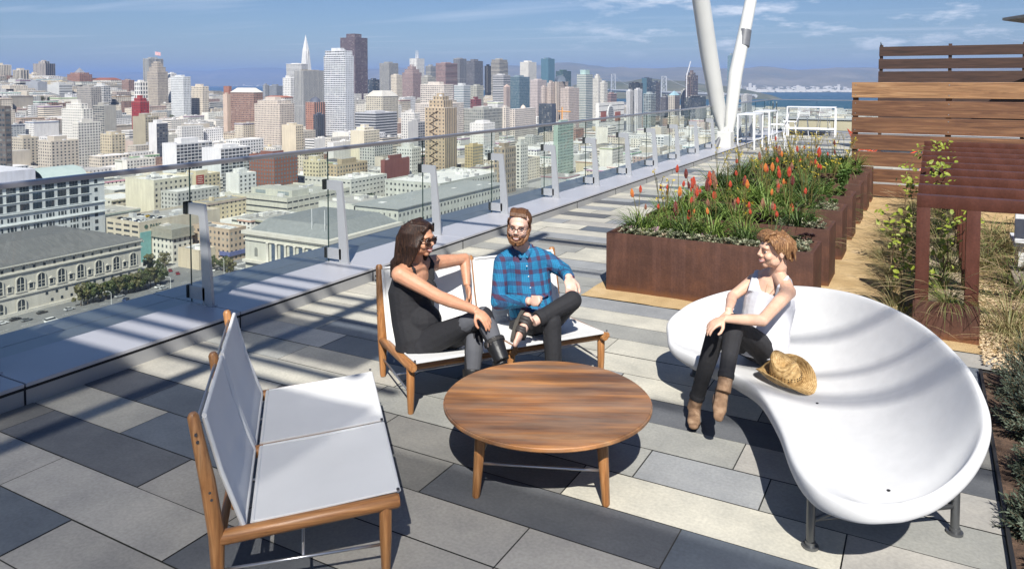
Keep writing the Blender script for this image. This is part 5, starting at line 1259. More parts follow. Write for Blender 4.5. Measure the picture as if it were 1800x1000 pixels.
fence(-1.40,8.5,25,[(2.845,3.124),(2.47,2.76),(2.08,2.395),(1.72,2.0),(1.35,1.64),(.98,1.27),(.6,.9),(.2,.5)],'taller dark-stained slatted fence farther back, above the golden one',[M_W2],(-1.34,.43,2.2,4.0),base=0,hp=3.2,screws=False)
mb=MB(); mb.tube([(0,0,0),(0,0,.14)],.012,5); mb.tube([(0,0,.03),(.03,0,.10)],.008,4); o=mb.build('metal_hook',M_BLK,None,(-1.36,25.02,3.12)); tag(o,'small metal hook on the top left corner of the dark fence','hook')
# stuff behind the arches: timber planter box and folded white panel
p=aty(1790,400,10.5)
o=empty('white_bench',(.82,9.8,0),0,'white slatted lounge bench half hidden behind the steel frames at the right edge','bench')
mb=MB(); mb.cbox(0,1.6,0,.06,.35,.75,.01); mb.cbox(0,1.6,.05,.6,.30,.36,.01)
for x in(.05,1.5): mb.box(x,x+.05,.1,.15,0,.3); mb.box(x,x+.05,.5,.55,0,.3)
mb.build('frame',flat('white_powdercoat',(.68,.70,.73),.4),o)
o=empty('timber_step',(.75,8.9,0),0,'weathered grey timber planks lying behind the grasses at the right edge','step')
for k in range(4):
    mb=MB(); mb.cbox(0,1.8,k*.16,k*.16+.14,.05,.16,.006); mb.build('plank',wood_mat('grey_timber',[(.16,.13,.10),(.22,.19,.15),(.28,.24,.19),(.34,.30,.24)],0,.9) if k==0 else bpy.data.materials['grey_timber'],o)
# ---------------------------------------------------- far furniture
M_WM=flat('white_powder_coat',(.74,.75,.77),.35,scale=2)
def bar_table(x,y,rz,w,d,h,label):
    o=empty('bar_table',(x,y,0),rz,label,'bar table','white bar tables'); s=.022
    mb=MB(); mb.cbox(-w/2,w/2,-d/2,d/2,h-.035,h,.004); mb.build('tabletop',M_WM,o)
    for sx in(-1,1):
        for sy in(-1,1):
            mb=MB(); cx_,cy_=sx*(w/2-s),sy*(d/2-s); mb.cbox(cx_-s,cx_+s,cy_-s,cy_+s,0,h-.035,.003); mb.build('leg',M_WM,o)
    mb=MB(); mb.cbox(-w/2+.045,w/2-.045,-d/2,-d/2+.04,.28,.32,.004); mb.cbox(-w/2+.045,w/2-.045,d/2-.04,d/2,.28,.32,.004); mb.build('footrail',M_WM,o); return o
def wire_stool():
    o=empty('bar_stool',(0,0,0)); zs=.74
    mb=MB()
    for sx in(-1,1):
        for sy in(-1,1): mb.tube([(sx*.15,sy*.14,zs),(sx*.23,sy*.22,0)],.011,6)
    mb.build('legs',M_WM,o)
    mb=MB(); q=.235
    mb.tube([(-.20,-.20,.25),(.20,-.20,.25),(.20,.20,.25),(-.20,.20,.25),(-.20,-.20,.25)],.008,6); mb.build('foot_ring',M_WM,o)
    mb=MB(); n=9
    for k in range(n+1):
        u=-.22+.44*k/n
        mb.tube([(u,-.21,zs+.01),(u,.0,zs-.01),(u*.98,.19,zs+.01),(u*.95,.25,zs+.12),(u*.85,.29,zs+.36)],.005,4)
    for k in range(11):
        t_=k/10; yy=-.21+.42*min(1,t_*1.6) if t_<.62 else .21+.08*(t_-.62)/.38; zz=zs if t_<.6 else zs+.36*(t_-.6)/.4
        w_=.22 if t_<.6 else .22-.03*(t_-.6)/.4
        mb.tube([(-w_,yy,zz),(w_,yy,zz)],.005,4)
    mb.tube([(-.22,-.21,zs),(.22,-.21,zs),(.22,.2,zs),(.19,.29,zs+.37),(-.19,.29,zs+.37),(-.22,.2,zs),(-.22,-.21,zs)],.011,6)
    mb.build('wire_seat',M_WM,o); return o
bar_table(-4.03,31.05,R(3),1.75,.62,1.14,'white bar table facing us at the far end of the terrace')
bar_table(-5.0,24.6,R(90),1.3,.55,1.10,'nearer white bar table against the glass railing, right of the white columns')
bar_table(-5.02,27.2,R(90),1.5,.55,1.10,'second white bar table against the glass railing, beyond the nearer one')
st=wire_stool(); tag(st,'left of two white wire stools tucked under the far bar table','bar stool','white wire bar stools'); st.location=(-4.42,31.6,0); st.rotation_euler.z=R(4)
for x,y,rz,lb in ((-3.65,31.6,-6,'right of two white wire stools tucked under the far bar table'),(-4.25,25.2,-88,'white wire stool beside the nearer bar table by the railing'),(-4.2,27.2,-85,'white wire stool beside the second bar table by the railing')):
    c_=copy_tree(st); c_.location=(x,y,0); c_.rotation_euler.z=R(rz); tag(c_,lb)
# orange wire lounge chair seen past the fence
M_OR=flat('orange_powder_coat',(.62,.09,.03),.4,scale=2)
def orange_chair(x,y,rz,label):
    o=empty('wire_chair',(x,y,0),rz,label,'chair','orange wire lounge chairs'); mb=MB(); n=26
    rim=[];low=[]
    for k in range(n):
        a=2*pi*k/n; zz=.50+.34*max(0,math.sin(a))**1.2-.12*max(0,-math.sin(a)); rim.append(Vector((.44*math.cos(a),.40*math.sin(a),zz))); low.append(Vector((.12*math.cos(a),.12*math.sin(a)-.03,.30)))
        mid=rim[-1].lerp(low[-1],.5)+Vector((0,0,-.09)); mb.tube([rim[-1],mid,low[-1]],.006,4)
    mb.tube(rim+[rim[0]],.013,6); mb.tube(low+[low[0]],.008,5); mb.build('wire_shell',M_OR,o)
    mb=MB()
    for a in (45,135,225,315): mb.tube([(.14*math.cos(R(a)),.14*math.sin(R(a)),.30),(.30*math.cos(R(a)),.30*math.sin(R(a)),0)],.010,6)
    mb.build('legs',M_OR,o); return o
p=atz(1478,262,.0); orange_chair(-1.55,22.0,R(100),'orange wire lounge chair showing past the left end of the golden fence')
orange_chair(-.1,19.4,R(-70),'orange wire chair seen through the gaps of the golden fence, left'); orange_chair(1.1,19.2,R(160),'orange wire chair seen through the gaps of the golden fence, right')
# umbrella edge
o=empty('patio_umbrella',(5.2,21,0),0,'taupe parasol whose edge shows at the top right corner','umbrella')
pe=aty(1762,32,21); zc_=pe.z
pe=Vector((pe.x,pe.y,0)); rad=5.2-pe.x
mb=MB(); n=8; vs=[];fs=[]
for j in range(7):
    t_=j/6
    for k in range(n*4):
        a=2*pi*k/(n*4); f=math.cos(pi/n)/math.cos((a%(2*pi/n))-pi/n); vs.append((rad*t_*math.cos(a)*f,rad*t_*math.sin(a)*f,zc_+.62*(1-t_)**1.1-.0))
m_=n*4; fs=[(j*m_+k,j*m_+(k+1)%m_,(j+1)*m_+(k+1)%m_,(j+1)*m_+k) for j in range(6) for k in range(m_)]; mb.add(vs,fs)
mb.add([(v[0],v[1],v[2]) for v in vs[-m_:]]+[(v[0]*1.0,v[1]*1.0,v[2]-.06) for v in vs[-m_:]],[(k,(k+1)%m_,m_+(k+1)%m_,m_+k) for k in range(m_)])
mb.build('canopy',flat('taupe_canvas',(.36,.33,.29),.9,scale=4),o)
mb=MB(); mb.tube([(0,0,0),(0,0,zc_+.6)],.03,10); mb.build('pole',flat('umbrella_pole',(.3,.3,.3),.4),o); mb=MB(); mb.cbox(-.35,.35,-.35,.35,0,.08,.02); mb.build('base',flat('umbrella_base',(.2,.2,.2),.6),o)
# ---------------------------------------------------- louvred canopy added out of view behind the camera, shaped to cast banded shade
ZC=6.5; cot=math.cos(SUN_EL)/math.sin(SUN_EL)
SX,SY=_sy*ZC*cot,-_cy*ZC*cot    # ground point -> canopy point
o=empty('added_shade_screen',(0,-6,0),0,'added unseen screen of slats and beams behind the camera, shaped to cast banded shade','screen')
mb=MB()
def soft(y,w,xa,xb):
    n=int(w/.04)
    for i in range(n): mb.box(xa+SX,xb+SX,y+i*.04+SY+6,y+i*.04+.019+SY+6,ZC,ZC+.004)
def beam(ya,yb,xa=-9,xb=6,z=ZC,h=.05): mb.box(xa+SX,xb+SX,ya+SY+6,yb+SY+6,z,z+h)
beam(-1.2,3.44,-9,-5.02)
for k in range(186): beam(-1.2+k*.025,-1.2+k*.025+.0155,-5.02,-2.75,ZC,.001)
for yy in (3.74,4.00): beam(yy-.03,yy+.03,-9,-3.1)
beam(4.22,4.90,-9,-5.02)
for k in range(29): beam(4.20+k*.025,4.20+k*.025+.019,-5.02,-3.65,ZC,.001)
for yy in (5.03,5.32,5.60): beam(yy-.03,yy+.03,-9,-3.75)
soft(4.66,.16,-1.6,2.2); soft(5.45,.14,-1.2,2.2); soft(5.02,.08,-1.2,2.2); beam(6.2,6.23,-9,-3); beam(7.6,7.63,-9,-3); beam(8.9,9.0,-9,-3)
for k in range(184): beam(-1.2+k*.025,-1.2+k*.025+.012,-2.75,3.0,ZC,.001)
mb.build('louvres',M_COLM,o)
mb=MB()
for X in (-9,-4.6,3.1): mb.box(X+SX,X+SX+.08,-1.4+SY+6,9.2+SY+6,ZC+.06,ZC+.22)
mb.build('beams',M_COLM,o)
mb=MB()
for X,Y in ((4.5,-2.2),(4.5,-12),(-5.3,-12)): mb.tube([(X,Y+6,0),(X,Y+6,ZC+.1)],.12,12)
mb.build('columns',M_COLM,o)
# ================================================================== FURNITURE
TEAK=[(.22,.085,.028),(.33,.145,.05),(.42,.20,.075),(.50,.27,.12)]
M_TEAK=wood_mat('oiled_teak',TEAK,2,1.6,.42,bump=.2); M_TEAKH=wood_mat('oiled_teak_rail',TEAK,0,1.6,.42,bump=.2); M_TEAKV=wood_mat('oiled_teak_side_rail',TEAK,1,1.6,.42,bump=.2)
M_STEEL=flat('brushed_steel_rod',(.55,.55,.56),.28,metal=.9,scale=3); M_DARKM=flat('dark_tube',(.10,.10,.11),.4,metal=.6)
def sling_mat():
    m,nt,b=new_mat('white_sling_mesh'); tc=N(nt,'ShaderNodeTexCoord')
    w1=N(nt,'ShaderNodeTexWave',wave_type='BANDS',bands_direction='X',i_Scale=90.0); w2=N(nt,'ShaderNodeTexWave',wave_type='BANDS',bands_direction='Y',i_Scale=90.0)
    L(nt,tc.outputs['Object'],w1.inputs['Vector']); L(nt,tc.outputs['Object'],w2.inputs['Vector'])
    n=N(nt,'ShaderNodeTexNoise',i_Scale=3.0,i_Detail=5.0); L(nt,tc.outputs['Object'],n.inputs['Vector'])
    L(nt,ramp(nt,n.outputs['Fac'],[(.3,(.78,.78,.77)),(.7,(.84,.84,.83))]),b.inputs['Base Color']); b.inputs['Roughness'].default_value=.75
    h=mathn(nt,'MULTIPLY',w1.outputs['Fac'],w2.outputs['Fac']); bp=N(nt,'ShaderNodeBump',i_Strength=.12,i_Distance=.001); L(nt,h,bp.inputs['Height']); L(nt,bp.outputs[0],b.inputs['Normal'])
    t=N(nt,'ShaderNodeBsdfTranslucent'); t.inputs[0].default_value=(.6,.6,.6,1); mx=N(nt,'ShaderNodeMixShader'); mx.inputs[0].default_value=.18
    L(nt,b.outputs[0],mx.inputs[1]); L(nt,t.outputs[0],mx.inputs[2]); L(nt,mx.outputs[0],[q for q in nt.nodes if q.type=='OUTPUT_MATERIAL'][0].inputs[0]); return m
M_SLING=sling_mat()
def rtube(mb,a,b,ra,rb,n=14,mid=None,el=1):
    a,b=Vector(a),Vector(b); d=(b-a).normalized()
    pts=[a,a+d*ra*.35,]+([a.lerp(b,.5)] if mid else [])+[b-d*rb*.35,b]
    rs=[ra*.82,ra]+([mid] if mid else [])+[rb,rb*.82]; mb.tube(pts,rs,n,el=el)
def sheet(p00,p10,p01,p11,sag,nu=14,nv=12,th=.004,axis='z',wrinkle=0,seed=0):
    """woven sling between four corners, sagging in the middle, with rolled hems"""
    vs=[];mb=MB(); A,B,C_,D=map(Vector,(p00,p10,p01,p11)); nrm=(B-A).cross(C_-A).normalized()
    for s_ in(0,1):
        for i in range(nu+1):
            for j in range(nv+1):
                u,v=i/nu,j/nv; p=A.lerp(B,u).lerp(C_.lerp(D,u),v); k=4*v*(1-v)*(.55+.45*4*u*(1-u))
                p=p-nrm*(sag*k)+nrm*(th*(s_-.5)); 
                if wrinkle: p+=nrm*wrinkle*noise.noise(Vector((u*3+seed,v*7,seed)))*k
                vs.append(p)
    m_=nv+1; o=(nu+1)*m_
    f=[(i*m_+j,i*m_+j+1,(i+1)*m_+j+1,(i+1)*m_+j) for i in range(nu) for j in range(nv)]
    mb.add(vs,f+[tuple(x+o for x in q[::-1]) for q in f]+[(j,o+j,o+j+1,j+1) for j in range(nv)]+[(nu*m_+j,nu*m_+j+1,o+nu*m_+j+1,o+nu*m_+j) for j in range(nv)]+[(i*m_,(i+1)*m_,o+(i+1)*m_,o+i*m_) for i in range(nu)]+[(i*m_+nv,o+i*m_+nv,o+(i+1)*m_+nv,(i+1)*m_+nv) for i in range(nu)])
    return mb
def loveseat(loc,ang,label):
    o=empty('sling_loveseat',loc,ang,label,'loveseat','white sling loveseats with teak frames'); W=1.40
    for x in (0,W/2,W):
        mb=MB(); rtube(mb,(x,0,0),(x,.0,.32),.019,.027,mid=.026); mb.build('front_leg',M_TEAK,o,smooth=50)
        mb=MB(); mb.tube([(x,.665,0),(x,.672,.02),(x,.675,.28),(x,.705,.50),(x,.755,.775),(x,.757,.787)],[.017,.021,.032,.030,.022,.014],14,el=[1,1,1.1,1.1,1.1,1.1]); mb.build('rear_post',M_TEAK,o,smooth=50)
        mb=MB(); rtube(mb,(x,-.06,.312),(x,.675,.262),.030,.030); mb.build('side_rail',M_TEAKV,o,smooth=50)
        if x==W/2:
            mb=MB()
    mb=MB(); rtube(mb,(-.02,0,.300),(W+.06,0,.300),.023,.023); mb.build('front_rail',M_TEAKH,o,smooth=50)
    mb=MB(); rtube(mb,(0,.66,.255),(W,.66,.255),.018,.018); mb.build('rear_rail',M_TEAKH,o,smooth=50)
    for k in(0,1):
        x0,x1=.016+k*.70,.684+k*.70
        m_=sheet((x0,-.055,.350),(x1,-.055,.350),(x0,.535,.302),(x1,.535,.302),.013,wrinkle=.004,seed=k)
        m_.tube([(x0+.004,-.058,.345),(x1-.004,-.058,.345)],.010,8); m_.tube([(x0+.004,.538,.298),(x1-.004,.538,.298)],.010,8)
        for x in (x0,x1): m_.tube([(x,-.05,.347),(x,.25,.322),(x,.53,.303)],.006,6)
        m_.build('seat_sling',M_SLING,o,smooth=60)
        m_=sheet((x0,.570,.285),(x1,.570,.285),(x0,.715,.765),(x1,.715,.765),.022,wrinkle=.008,seed=k+5)
        m_.tube([(x0,.715,.767),(x1,.715,.767)],.010,8); m_.tube([(x0,.570,.285),(x1,.570,.285)],.009,8)
        for x in (x0,x1): m_.tube([(x,.572,.29),(x,.655,.53),(x,.714,.76)],.011,6)
        m_.build('back_sling',M_SLING,o,smooth=60)
    mb=MB()
    mb.tube([(-.02,.745,.735),(W+.02,.745,.735)],.007,8); mb.tube([(0,.59,.275),(W,.59,.275)],.007,8)
    for x in (0,W/2,W):
        mb.tube([(x,.02,.13),(x,.66,.13)],.0065,8)
        for t_ in (.04,.30,.5): mb.tube([(x,t_,.29),(x,t_,.325-.08*t_)],.006,6)
    mb.tube([(0,.34,.13),(W,.34,.13)],.0065,8)
    for k in(0,1): mb.tube([(.35+.7*k,.34,.13),(.35+.7*k,.34,.285)],.006,6)
    mb.build('steel_rods',M_STEEL,o,smooth=True)
    mb=MB()
    for x in (0,W/2,W):
        for z in (.44,.47,.68,.71): mb.tube([(x-.033,.70+(z-.5)*.2,z),(x+.033,.70+(z-.5)*.2,z)],.006,6)
        mb.tube([(x+.012,-.055,.352),(x+.012,-.055,.358)],.007,8)
    mb.build('pegs',M_DARKM,o); return o
A0=Vector((-2.845,3.816,0)); uA=Vector((.594,.805,0))
lsA=loveseat(A0,math.atan2(uA.y,uA.x),'white sling loveseat with teak frame where the man and the woman in black sit')
B0=Vector((-2.00,2.50,0)); uB=Vector((-.699,.715,0))
lsB=loveseat(B0,math.atan2(uB.y,uB.x),'empty white sling loveseat with teak frame in the left foreground')
# coffee table
M_TTOP=wood_mat('weathered_table_boards',[(.11,.065,.045),(.25,.11,.045),(.42,.19,.065),(.44,.27,.14)],0,.42,.5,bump=.35)
nt_=M_TTOP.node_tree; bs_=nt_.nodes['Principled BSDF']; src_=bs_.inputs['Base Color'].links[0].from_socket
tc_=N(nt_,'ShaderNodeTexCoord'); mp_=N(nt_,'ShaderNodeMapping'); mp_.inputs['Scale'].default_value=(1.6,7.5,1); L(nt_,tc_.outputs['Object'],mp_.inputs[0])
n_1=N(nt_,'ShaderNodeTexNoise',i_Scale=1.4,i_Detail=5.0,i_Roughness=.6); L(nt_,mp_.outputs[0],n_1.inputs['Vector'])
g_=ramp(nt_,n_1.outputs['Fac'],[(.38,(0,0,0)),(.62,(1,1,1))])
grey_=mixc(nt_,.55,src_,(.20,.155,.12)); c_=mixc(nt_,g_,src_,grey_)
mp3=N(nt_,'ShaderNodeMapping'); mp3.inputs['Scale'].default_value=(1.1,5,1); mp3.inputs['Location'].default_value=(4,2,0); L(nt_,tc_.outputs['Object'],mp3.inputs[0])
n_2=N(nt_,'ShaderNodeTexNoise',i_Scale=1.6,i_Detail=4.0); L(nt_,mp3.outputs[0],n_2.inputs['Vector'])
c_=mixc(nt_,1.0,c_,ramp(nt_,n_2.outputs['Fac'],[(.32,(.48,.45,.45)),(.5,(.95,.93,.9)),(.68,(1.35,1.3,1.2))]),'MULTIPLY'); L(nt_,c_,bs_.inputs['Base Color'])
CT=Vector((-1.79,3.63,0)); 
o=empty('coffee_table',CT,CYAW+R(-3),'round weathered teak coffee table in the middle of the seating group','table')
bm=bmesh.new(); bmesh.ops.create_cone(bm,cap_ends=True,segments=96,radius1=.562,radius2=.562,depth=.028)
bmesh.ops.translate(bm,verts=bm.verts,vec=(0,0,.371)); bmesh.ops.bevel(bm,geom=[e for e in bm.edges if abs(e.verts[0].co.z-e.verts[1].co.z)<1e-4],offset=.008,segments=3,affect='EDGES')
mb=MB(); mb.bm(bm); mb.build('tabletop',M_TTOP,o,smooth=35)
Mi=Matrix.Rotation(-(CYAW+R(-3)),3,'Z')
legs=[(-1.976,3.195),(-1.371,3.441),(-1.604,4.065),(-2.209,3.819)]; ll=[]
for x,y in legs:
    f=Mi@(Vector((x,y,0))-CT); t_=f*.93+Vector((0,0,.357)); ll.append(f)
    mb=MB(); mb.tube([f,f+Vector((0,0,.008)),f.lerp(t_,.5),t_],[.016,.020,.026,.030],14); mb.build('leg',M_TEAK,o,smooth=50)
mb=MB()
for i in range(4): a,b_=ll[i]*.965,ll[(i+1)%4]*.965; mb.tube([a+Vector((0,0,.17)),b_+Vector((0,0,.17))],.0075,8)
mb.build('steel_rods',M_STEEL,o,smooth=True)
mb=MB()
for a in (18,108): 
    mb.cbox(-.46,.46,-.03,.03,.335,.356,.004,Matrix.Rotation(R(a+25),4,'Z'))
mb.build('under_rail',M_TEAKH,o)
# ---------------------------------------------------- moulded white sofa
def catmull(P,n):
    P=[Vector(p) for p in P]; P=[P[0]*2-P[1]]+P+[P[-1]*2-P[-2]]
    ds=[(P[i+1]-P[i]).length for i in range(1,len(P)-2)]; tot=sum(ds); out=[]
    for k in range(n+1):
        s=tot*k/n; i=0
        while i<len(ds)-1 and s>ds[i]: s-=ds[i]; i+=1
        t=min(1,s/ds[i]); p0,p1,p2,p3=P[i:i+4]
        out.append(.5*((2*p1)+(-p0+p2)*t+(2*p0-5*p1+4*p2-p3)*t*t+(-p0+3*p1-3*p2+p3)*t**3))
    return out
def PW(px,py,z): return atz(px,py,z)
tip=PW(1181,586,.385)
Fp=[tip,PW(1184,604,.365),PW(1212,620,.355),PW(1250,637,.35),PW(1292,656,.35),PW(1336,686,.355),PW(1371,742,.365),PW(1396,806,.375),PW(1425,846,.38),PW(1466,870,.385),PW(1520,884,.395),PW(1580,882,.41)]
Bp=[tip,PW(1180,565,.42),PW(1198,546,.47),PW(1228,528,.54),PW(1300,508,.63),PW(1400,503,.70),PW(1500,517,.76),PW(1600,560,.80),PW(1680,628,.80),PW(1719,695,.75),PW(1728,748,.67),PW(1708,800,.57),PW(1674,838,.49),PW(1632,866,.44),PW(1580,882,.41)]
NS,NT=96,26
Fc=catmull(Fp,NS);Bc=catmull(Bp,NS)
def sst(x): x=max(0,min(1,x)); return x*x*(3-2*x)
def sofa_pt(s,t):
    f,b_=Fc[s],Bc[s]; w_=(b_-f); wl=Vector((w_.x,w_.y,0)).length
    seat=min(f.z,.372)-.03*min(1,wl/.6); 
    p=f.lerp(b_,t); e=max(0,(t-.30)/.70)
    g=e**1.9
    z0=f.z+(seat-f.z)*sst(t/.30); z=z0+(b_.z-z0)*g
    # basin pushes back low down so that the wall stands steep
    k=.13*math.sin(pi*min(1,e))*min(1,wl/.6); p=p+Vector((w_.x,w_.y,0))*k*.55
    return Vector((p.x,p.y,z))
vs=[];fs=[]; rows=[]
loop=[Fc[i] for i in range(NS+1)]+[Bc[i] for i in range(NS-1,0,-1)]; LN=len(loop)
def outn(i):
    t=loop[(i+4)%LN]-loop[(i-4)%LN]; return Vector((t.y,-t.x,0)).normalized()
for s in range(0,NS+1):
    f,b_=Fc[s],Bc[s]; out=outn(s); outb=outn((LN-s)%LN) if s<NS else outn(NS)
    e=sst(min(1,s/14))*sst(min(1,(NS-s)/20)); dF=.045+.07*e if s<NS/2 else .075+.04*e; dB=.045 if s<NS/2 else .075-.03*e
    q=(dF-.045)/.07
    row=[f-out*(.030*e-.026*(1-e))+Vector((0,0,-dF)),f+out*(.004*e+.030*(1-e))+Vector((0,0,-dF*.82)),f+out*(.018*e+.032*(1-e))+Vector((0,0,-dF*.36)),f+out*(.012*e+.018*(1-e))+Vector((0,0,-.004*e+.002*(1-e)))]
    row+=[sofa_pt(s,t/NT) for t in range(NT+1)]
    row+=[b_+outb*.018+Vector((0,0,.002)),b_+outb*.032+Vector((0,0,-dB*.36)),b_+outb*.030+Vector((0,0,-dB*.82)),b_+outb*.026+Vector((0,0,-dB))]
    rows.append(row)
nC=len(rows[0]); 
for r_ in rows: vs+=r_
for i in range(len(rows)-1):
    for j in range(nC-1): fs.append((i*nC+j,(i+1)*nC+j,(i+1)*nC+j+1,i*nC+j+1))
SO=Vector((-.55,4.35,0))
o=empty('moulded_sofa',SO,0,'large curving white moulded outdoor sofa where the woman in the white top sits','sofa')
bmx=bmesh.new(); bv=[bmx.verts.new(v-SO) for v in vs]
for f_ in fs: bmx.faces.new([bv[k] for k in f_])
bmesh.ops.remove_doubles(bmx,verts=bmx.verts,dist=.0012); bmesh.ops.recalc_face_normals(bmx,faces=bmx.faces)
if sum(f_.normal.z*f_.calc_area() for f_ in bmx.faces)<0: bmesh.ops.reverse_faces(bmx,faces=bmx.faces)
mb=MB(); mb.bm(bmx)
M_SHELL=noise_mat('white_moulded_shell',[(.3,(.60,.60,.60)),(.7,(.65,.65,.645))],scale=2.5,rough=.55,bump=.04,bscale=150,fine=(14,.035),spec=.35)
sh=mb.build('shell',M_SHELL,o,smooth=True)
md=sh.modifiers.new('thick','SOLIDIFY'); md.thickness=.016; md.offset=-1 ; md.use_rim=True
md=sh.modifiers.new('sub','SUBSURF'); md.levels=1; md.render_levels=1
def on_sofa(px,py):
    """point of the sofa shell under a picture position"""
    best=None
    for s in range(1,NS):
        for t in range(0,NT+1):
            p=sofa_pt(s,t/NT); q=proj(p); d=(q[0]-px)**2+(q[1]-py)**2
            if best is None or d<best[0]: best=(d,p)
    return best[1]
for (px,py) in ((1441,708),(1560,859)):
    p=on_sofa(px,py); mb=MB(); mb.tube([p-SO+Vector((0,0,-.01)),p-SO+Vector((0,0,.0035))],.0075,12); mb.build('drain_hole',M_BLK,o)
M_GM=flat('gunmetal_tube',(.16,.165,.17),.38,metal=.7,scale=6)
lg=[Vector((-.436,3.573,0)),Vector((.138,4.01,0)),Vector((-1.44,5.31,0)),Vector((-.72,5.25,0))]
tz=[.30,.46,.31,.33]
for p,z in zip(lg,tz):
    mb=MB(); q=p-SO; q.z=0; mb.tube([q+Vector((0,0,.01)),q+Vector((0,0,z))],.019,14); mb.tube([q,q+Vector((0,0,.012))],.036,16); mb.tube([q+Vector((0,0,.012)),q+Vector((0,0,.03))],.024,12); mb.build('leg',M_GM,o,smooth=50)
mb=MB()
for a,b_,za,zb in ((0,1,.13,.13),(0,3,.13,.2),(1,2,.13,.2),(2,3,.13,.13),(0,1,.12,.34),(1,0,.16,.34)):
    A_=lg[a]-SO+Vector((0,0,za)); B_=lg[b_]-SO+Vector((0,0,zb)); A_.z=za;B_.z=zb; mb.tube([A_,B_],.011,8)
mb.build('braces',M_GM,o,smooth=True)
# ---------------------------------------------------- straw hat on the sofa
def straw_mat():
    m,nt,b=new_mat('woven_straw'); tc=N(nt,'ShaderNodeTexCoord'); 
    w1=N(nt,'ShaderNodeTexWave',wave_type='RINGS',rings_direction='Z',i_Scale=32.0,i_Distortion=1.0,i_Detail=2.0); L(nt,tc.outputs['Object'],w1.inputs['Vector'])
    n=N(nt,'ShaderNodeTexNoise',i_Scale=45.0,i_Detail=6.0,i_Roughness=.7); L(nt,tc.outputs['Object'],n.inputs['Vector'])
    c=ramp(nt,n.outputs['Fac'],[(.3,(.20,.11,.035)),(.5,(.42,.27,.11)),(.7,(.58,.42,.21))]); c=mixc(nt,.6,c,ramp(nt,w1.outputs['Fac'],[(.1,(.55,.5,.42)),(.5,(1.1,1.1,1.1))]),'MULTIPLY')
    L(nt,c,b.inputs['Base Color']); b.inputs['Roughness'].default_value=.7; bp=N(nt,'ShaderNodeBump',i_Strength=.5,i_Distance=.002); L(nt,w1.outputs['Fac'],bp.inputs['Height']); L(nt,bp.outputs[0],b.inputs['Normal']); return m
M_STRAW=straw_mat()
hp=on_sofa(1383,676); 
o=empty('straw_hat',hp+Vector((0,0,.045)),0,'woven straw cowboy hat with curled brim lying on the white sofa','hat')
fr=(atz(1425,680,.42)-atz(1335,645,.42)); ang=math.atan2(fr.y,fr.x); o.rotation_euler=(R(14),R(6),ang)
mb=MB(); n=56;rings=9; vs=[];
for j in range(rings):
    t=j/(rings-1)
    for k in range(n):
        a=2*pi*k/n; rx=.098+t*.085; ry=.080+t*.075; cu=abs(math.sin(a))**1.5*t**1.6*.078-abs(math.cos(a))**3*t*t*.022
        vs.append(((rx)*math.cos(a),(ry-.022*t*t*abs(math.sin(a)))*math.sin(a),cu))
fs=[(j*n+k,j*n+(k+1)%n,(j+1)*n+(k+1)%n,(j+1)*n+k) for j in range(rings-1) for k in range(n)]; mb.add(vs,fs)
br=mb.build('brim',M_STRAW,o,smooth=True); md=br.modifiers.new('t','SOLIDIFY'); md.thickness=.004
mb=MB(); prof=[(1,0),(1.0,.02),(.95,.06),(.86,.10),(.74,.118),(.5,.112),(.25,.098),(.02,.092)]; vs=[]
for r_,z in prof:
    for k in range(n):
        a=2*pi*k/n; x=.099*r_*math.cos(a); y=.081*r_*math.sin(a); pinch=1-.22*max(0,math.cos(a))*(z/.12); zz=z+(.016*math.cos(2*a) if z>.09 else 0)-(.012*math.cos(a) if z>.05 else 0)
        vs.append((x,y*pinch,zz))
m_=len(prof); fs=[(j*n+k,j*n+(k+1)%n,(j+1)*n+(k+1)%n,(j+1)*n+k) for j in range(m_-1) for k in range(n)]; mb.add(vs,fs+[tuple((m_-1)*n+k for k in range(n))]); mb.build('crown',M_STRAW,o,smooth=True)
mb=MB()
for z,r_ in ((.030,.99),(.043,.975)):
    for k in range(30):
        a=2*pi*k/30; x=.0995*r_*math.cos(a); y=.0815*r_*math.sin(a)*(1-.22*max(0,math.cos(a))*(z/.12)); mb.ell((x,y,z),(.0030,.0030,.0042),None,6)
mb.build('vent_holes',FLAT((.03,.02,.012)),o)
# ================================================================== PLANTS
rp=random.Random(77)
M_STRAP=leafmat('strap_leaves',[(.3,(.10,.17,.03)),(.55,(.20,.29,.06)),(.75,(.34,.38,.12))],scale=5)
M_STRAPD=leafmat('dark_strap_leaves',[(.3,(.045,.085,.02)),(.7,(.10,.16,.04))],scale=5)
M_STEM=leafmat('flower_stem',[(.3,(.12,.12,.03)),(.7,(.25,.20,.07))],scale=6)
M_PURP=leafmat('purple_rosette_leaves',[(.3,(.020,.010,.012)),(.7,(.065,.028,.030))],scale=9)
M_BROAD=leafmat('broad_green_leaves',[(.3,(.07,.14,.03)),(.7,(.17,.27,.07))],scale=8)
M_SUCC=leafmat('grey_green_succulent',[(.3,(.18,.20,.12)),(.5,(.34,.36,.24)),(.72,(.48,.36,.26))],scale=14)
M_RED=leafmat('torch_flower_red',[(.3,(.42,.035,.02)),(.7,(.62,.09,.03))],scale=30); M_ORG=leafmat('torch_flower_orange',[(.3,(.60,.13,.03)),(.7,(.72,.30,.05))],scale=30)
M_FADE=leafmat('spent_torch_flower',[(.3,(.22,.07,.05)),(.7,(.42,.22,.12))],scale=30); M_YEL=leafmat('yellow_flower',[(.3,(.55,.40,.03)),(.7,(.70,.55,.06))],scale=30); M_PNK=leafmat('pink_flower',[(.3,(.45,.25,.33)),(.7,(.62,.42,.48))],scale=30)
M_DKR=leafmat('dark_red_bud',[(.3,(.12,.02,.02)),(.7,(.25,.05,.035))],scale=30)
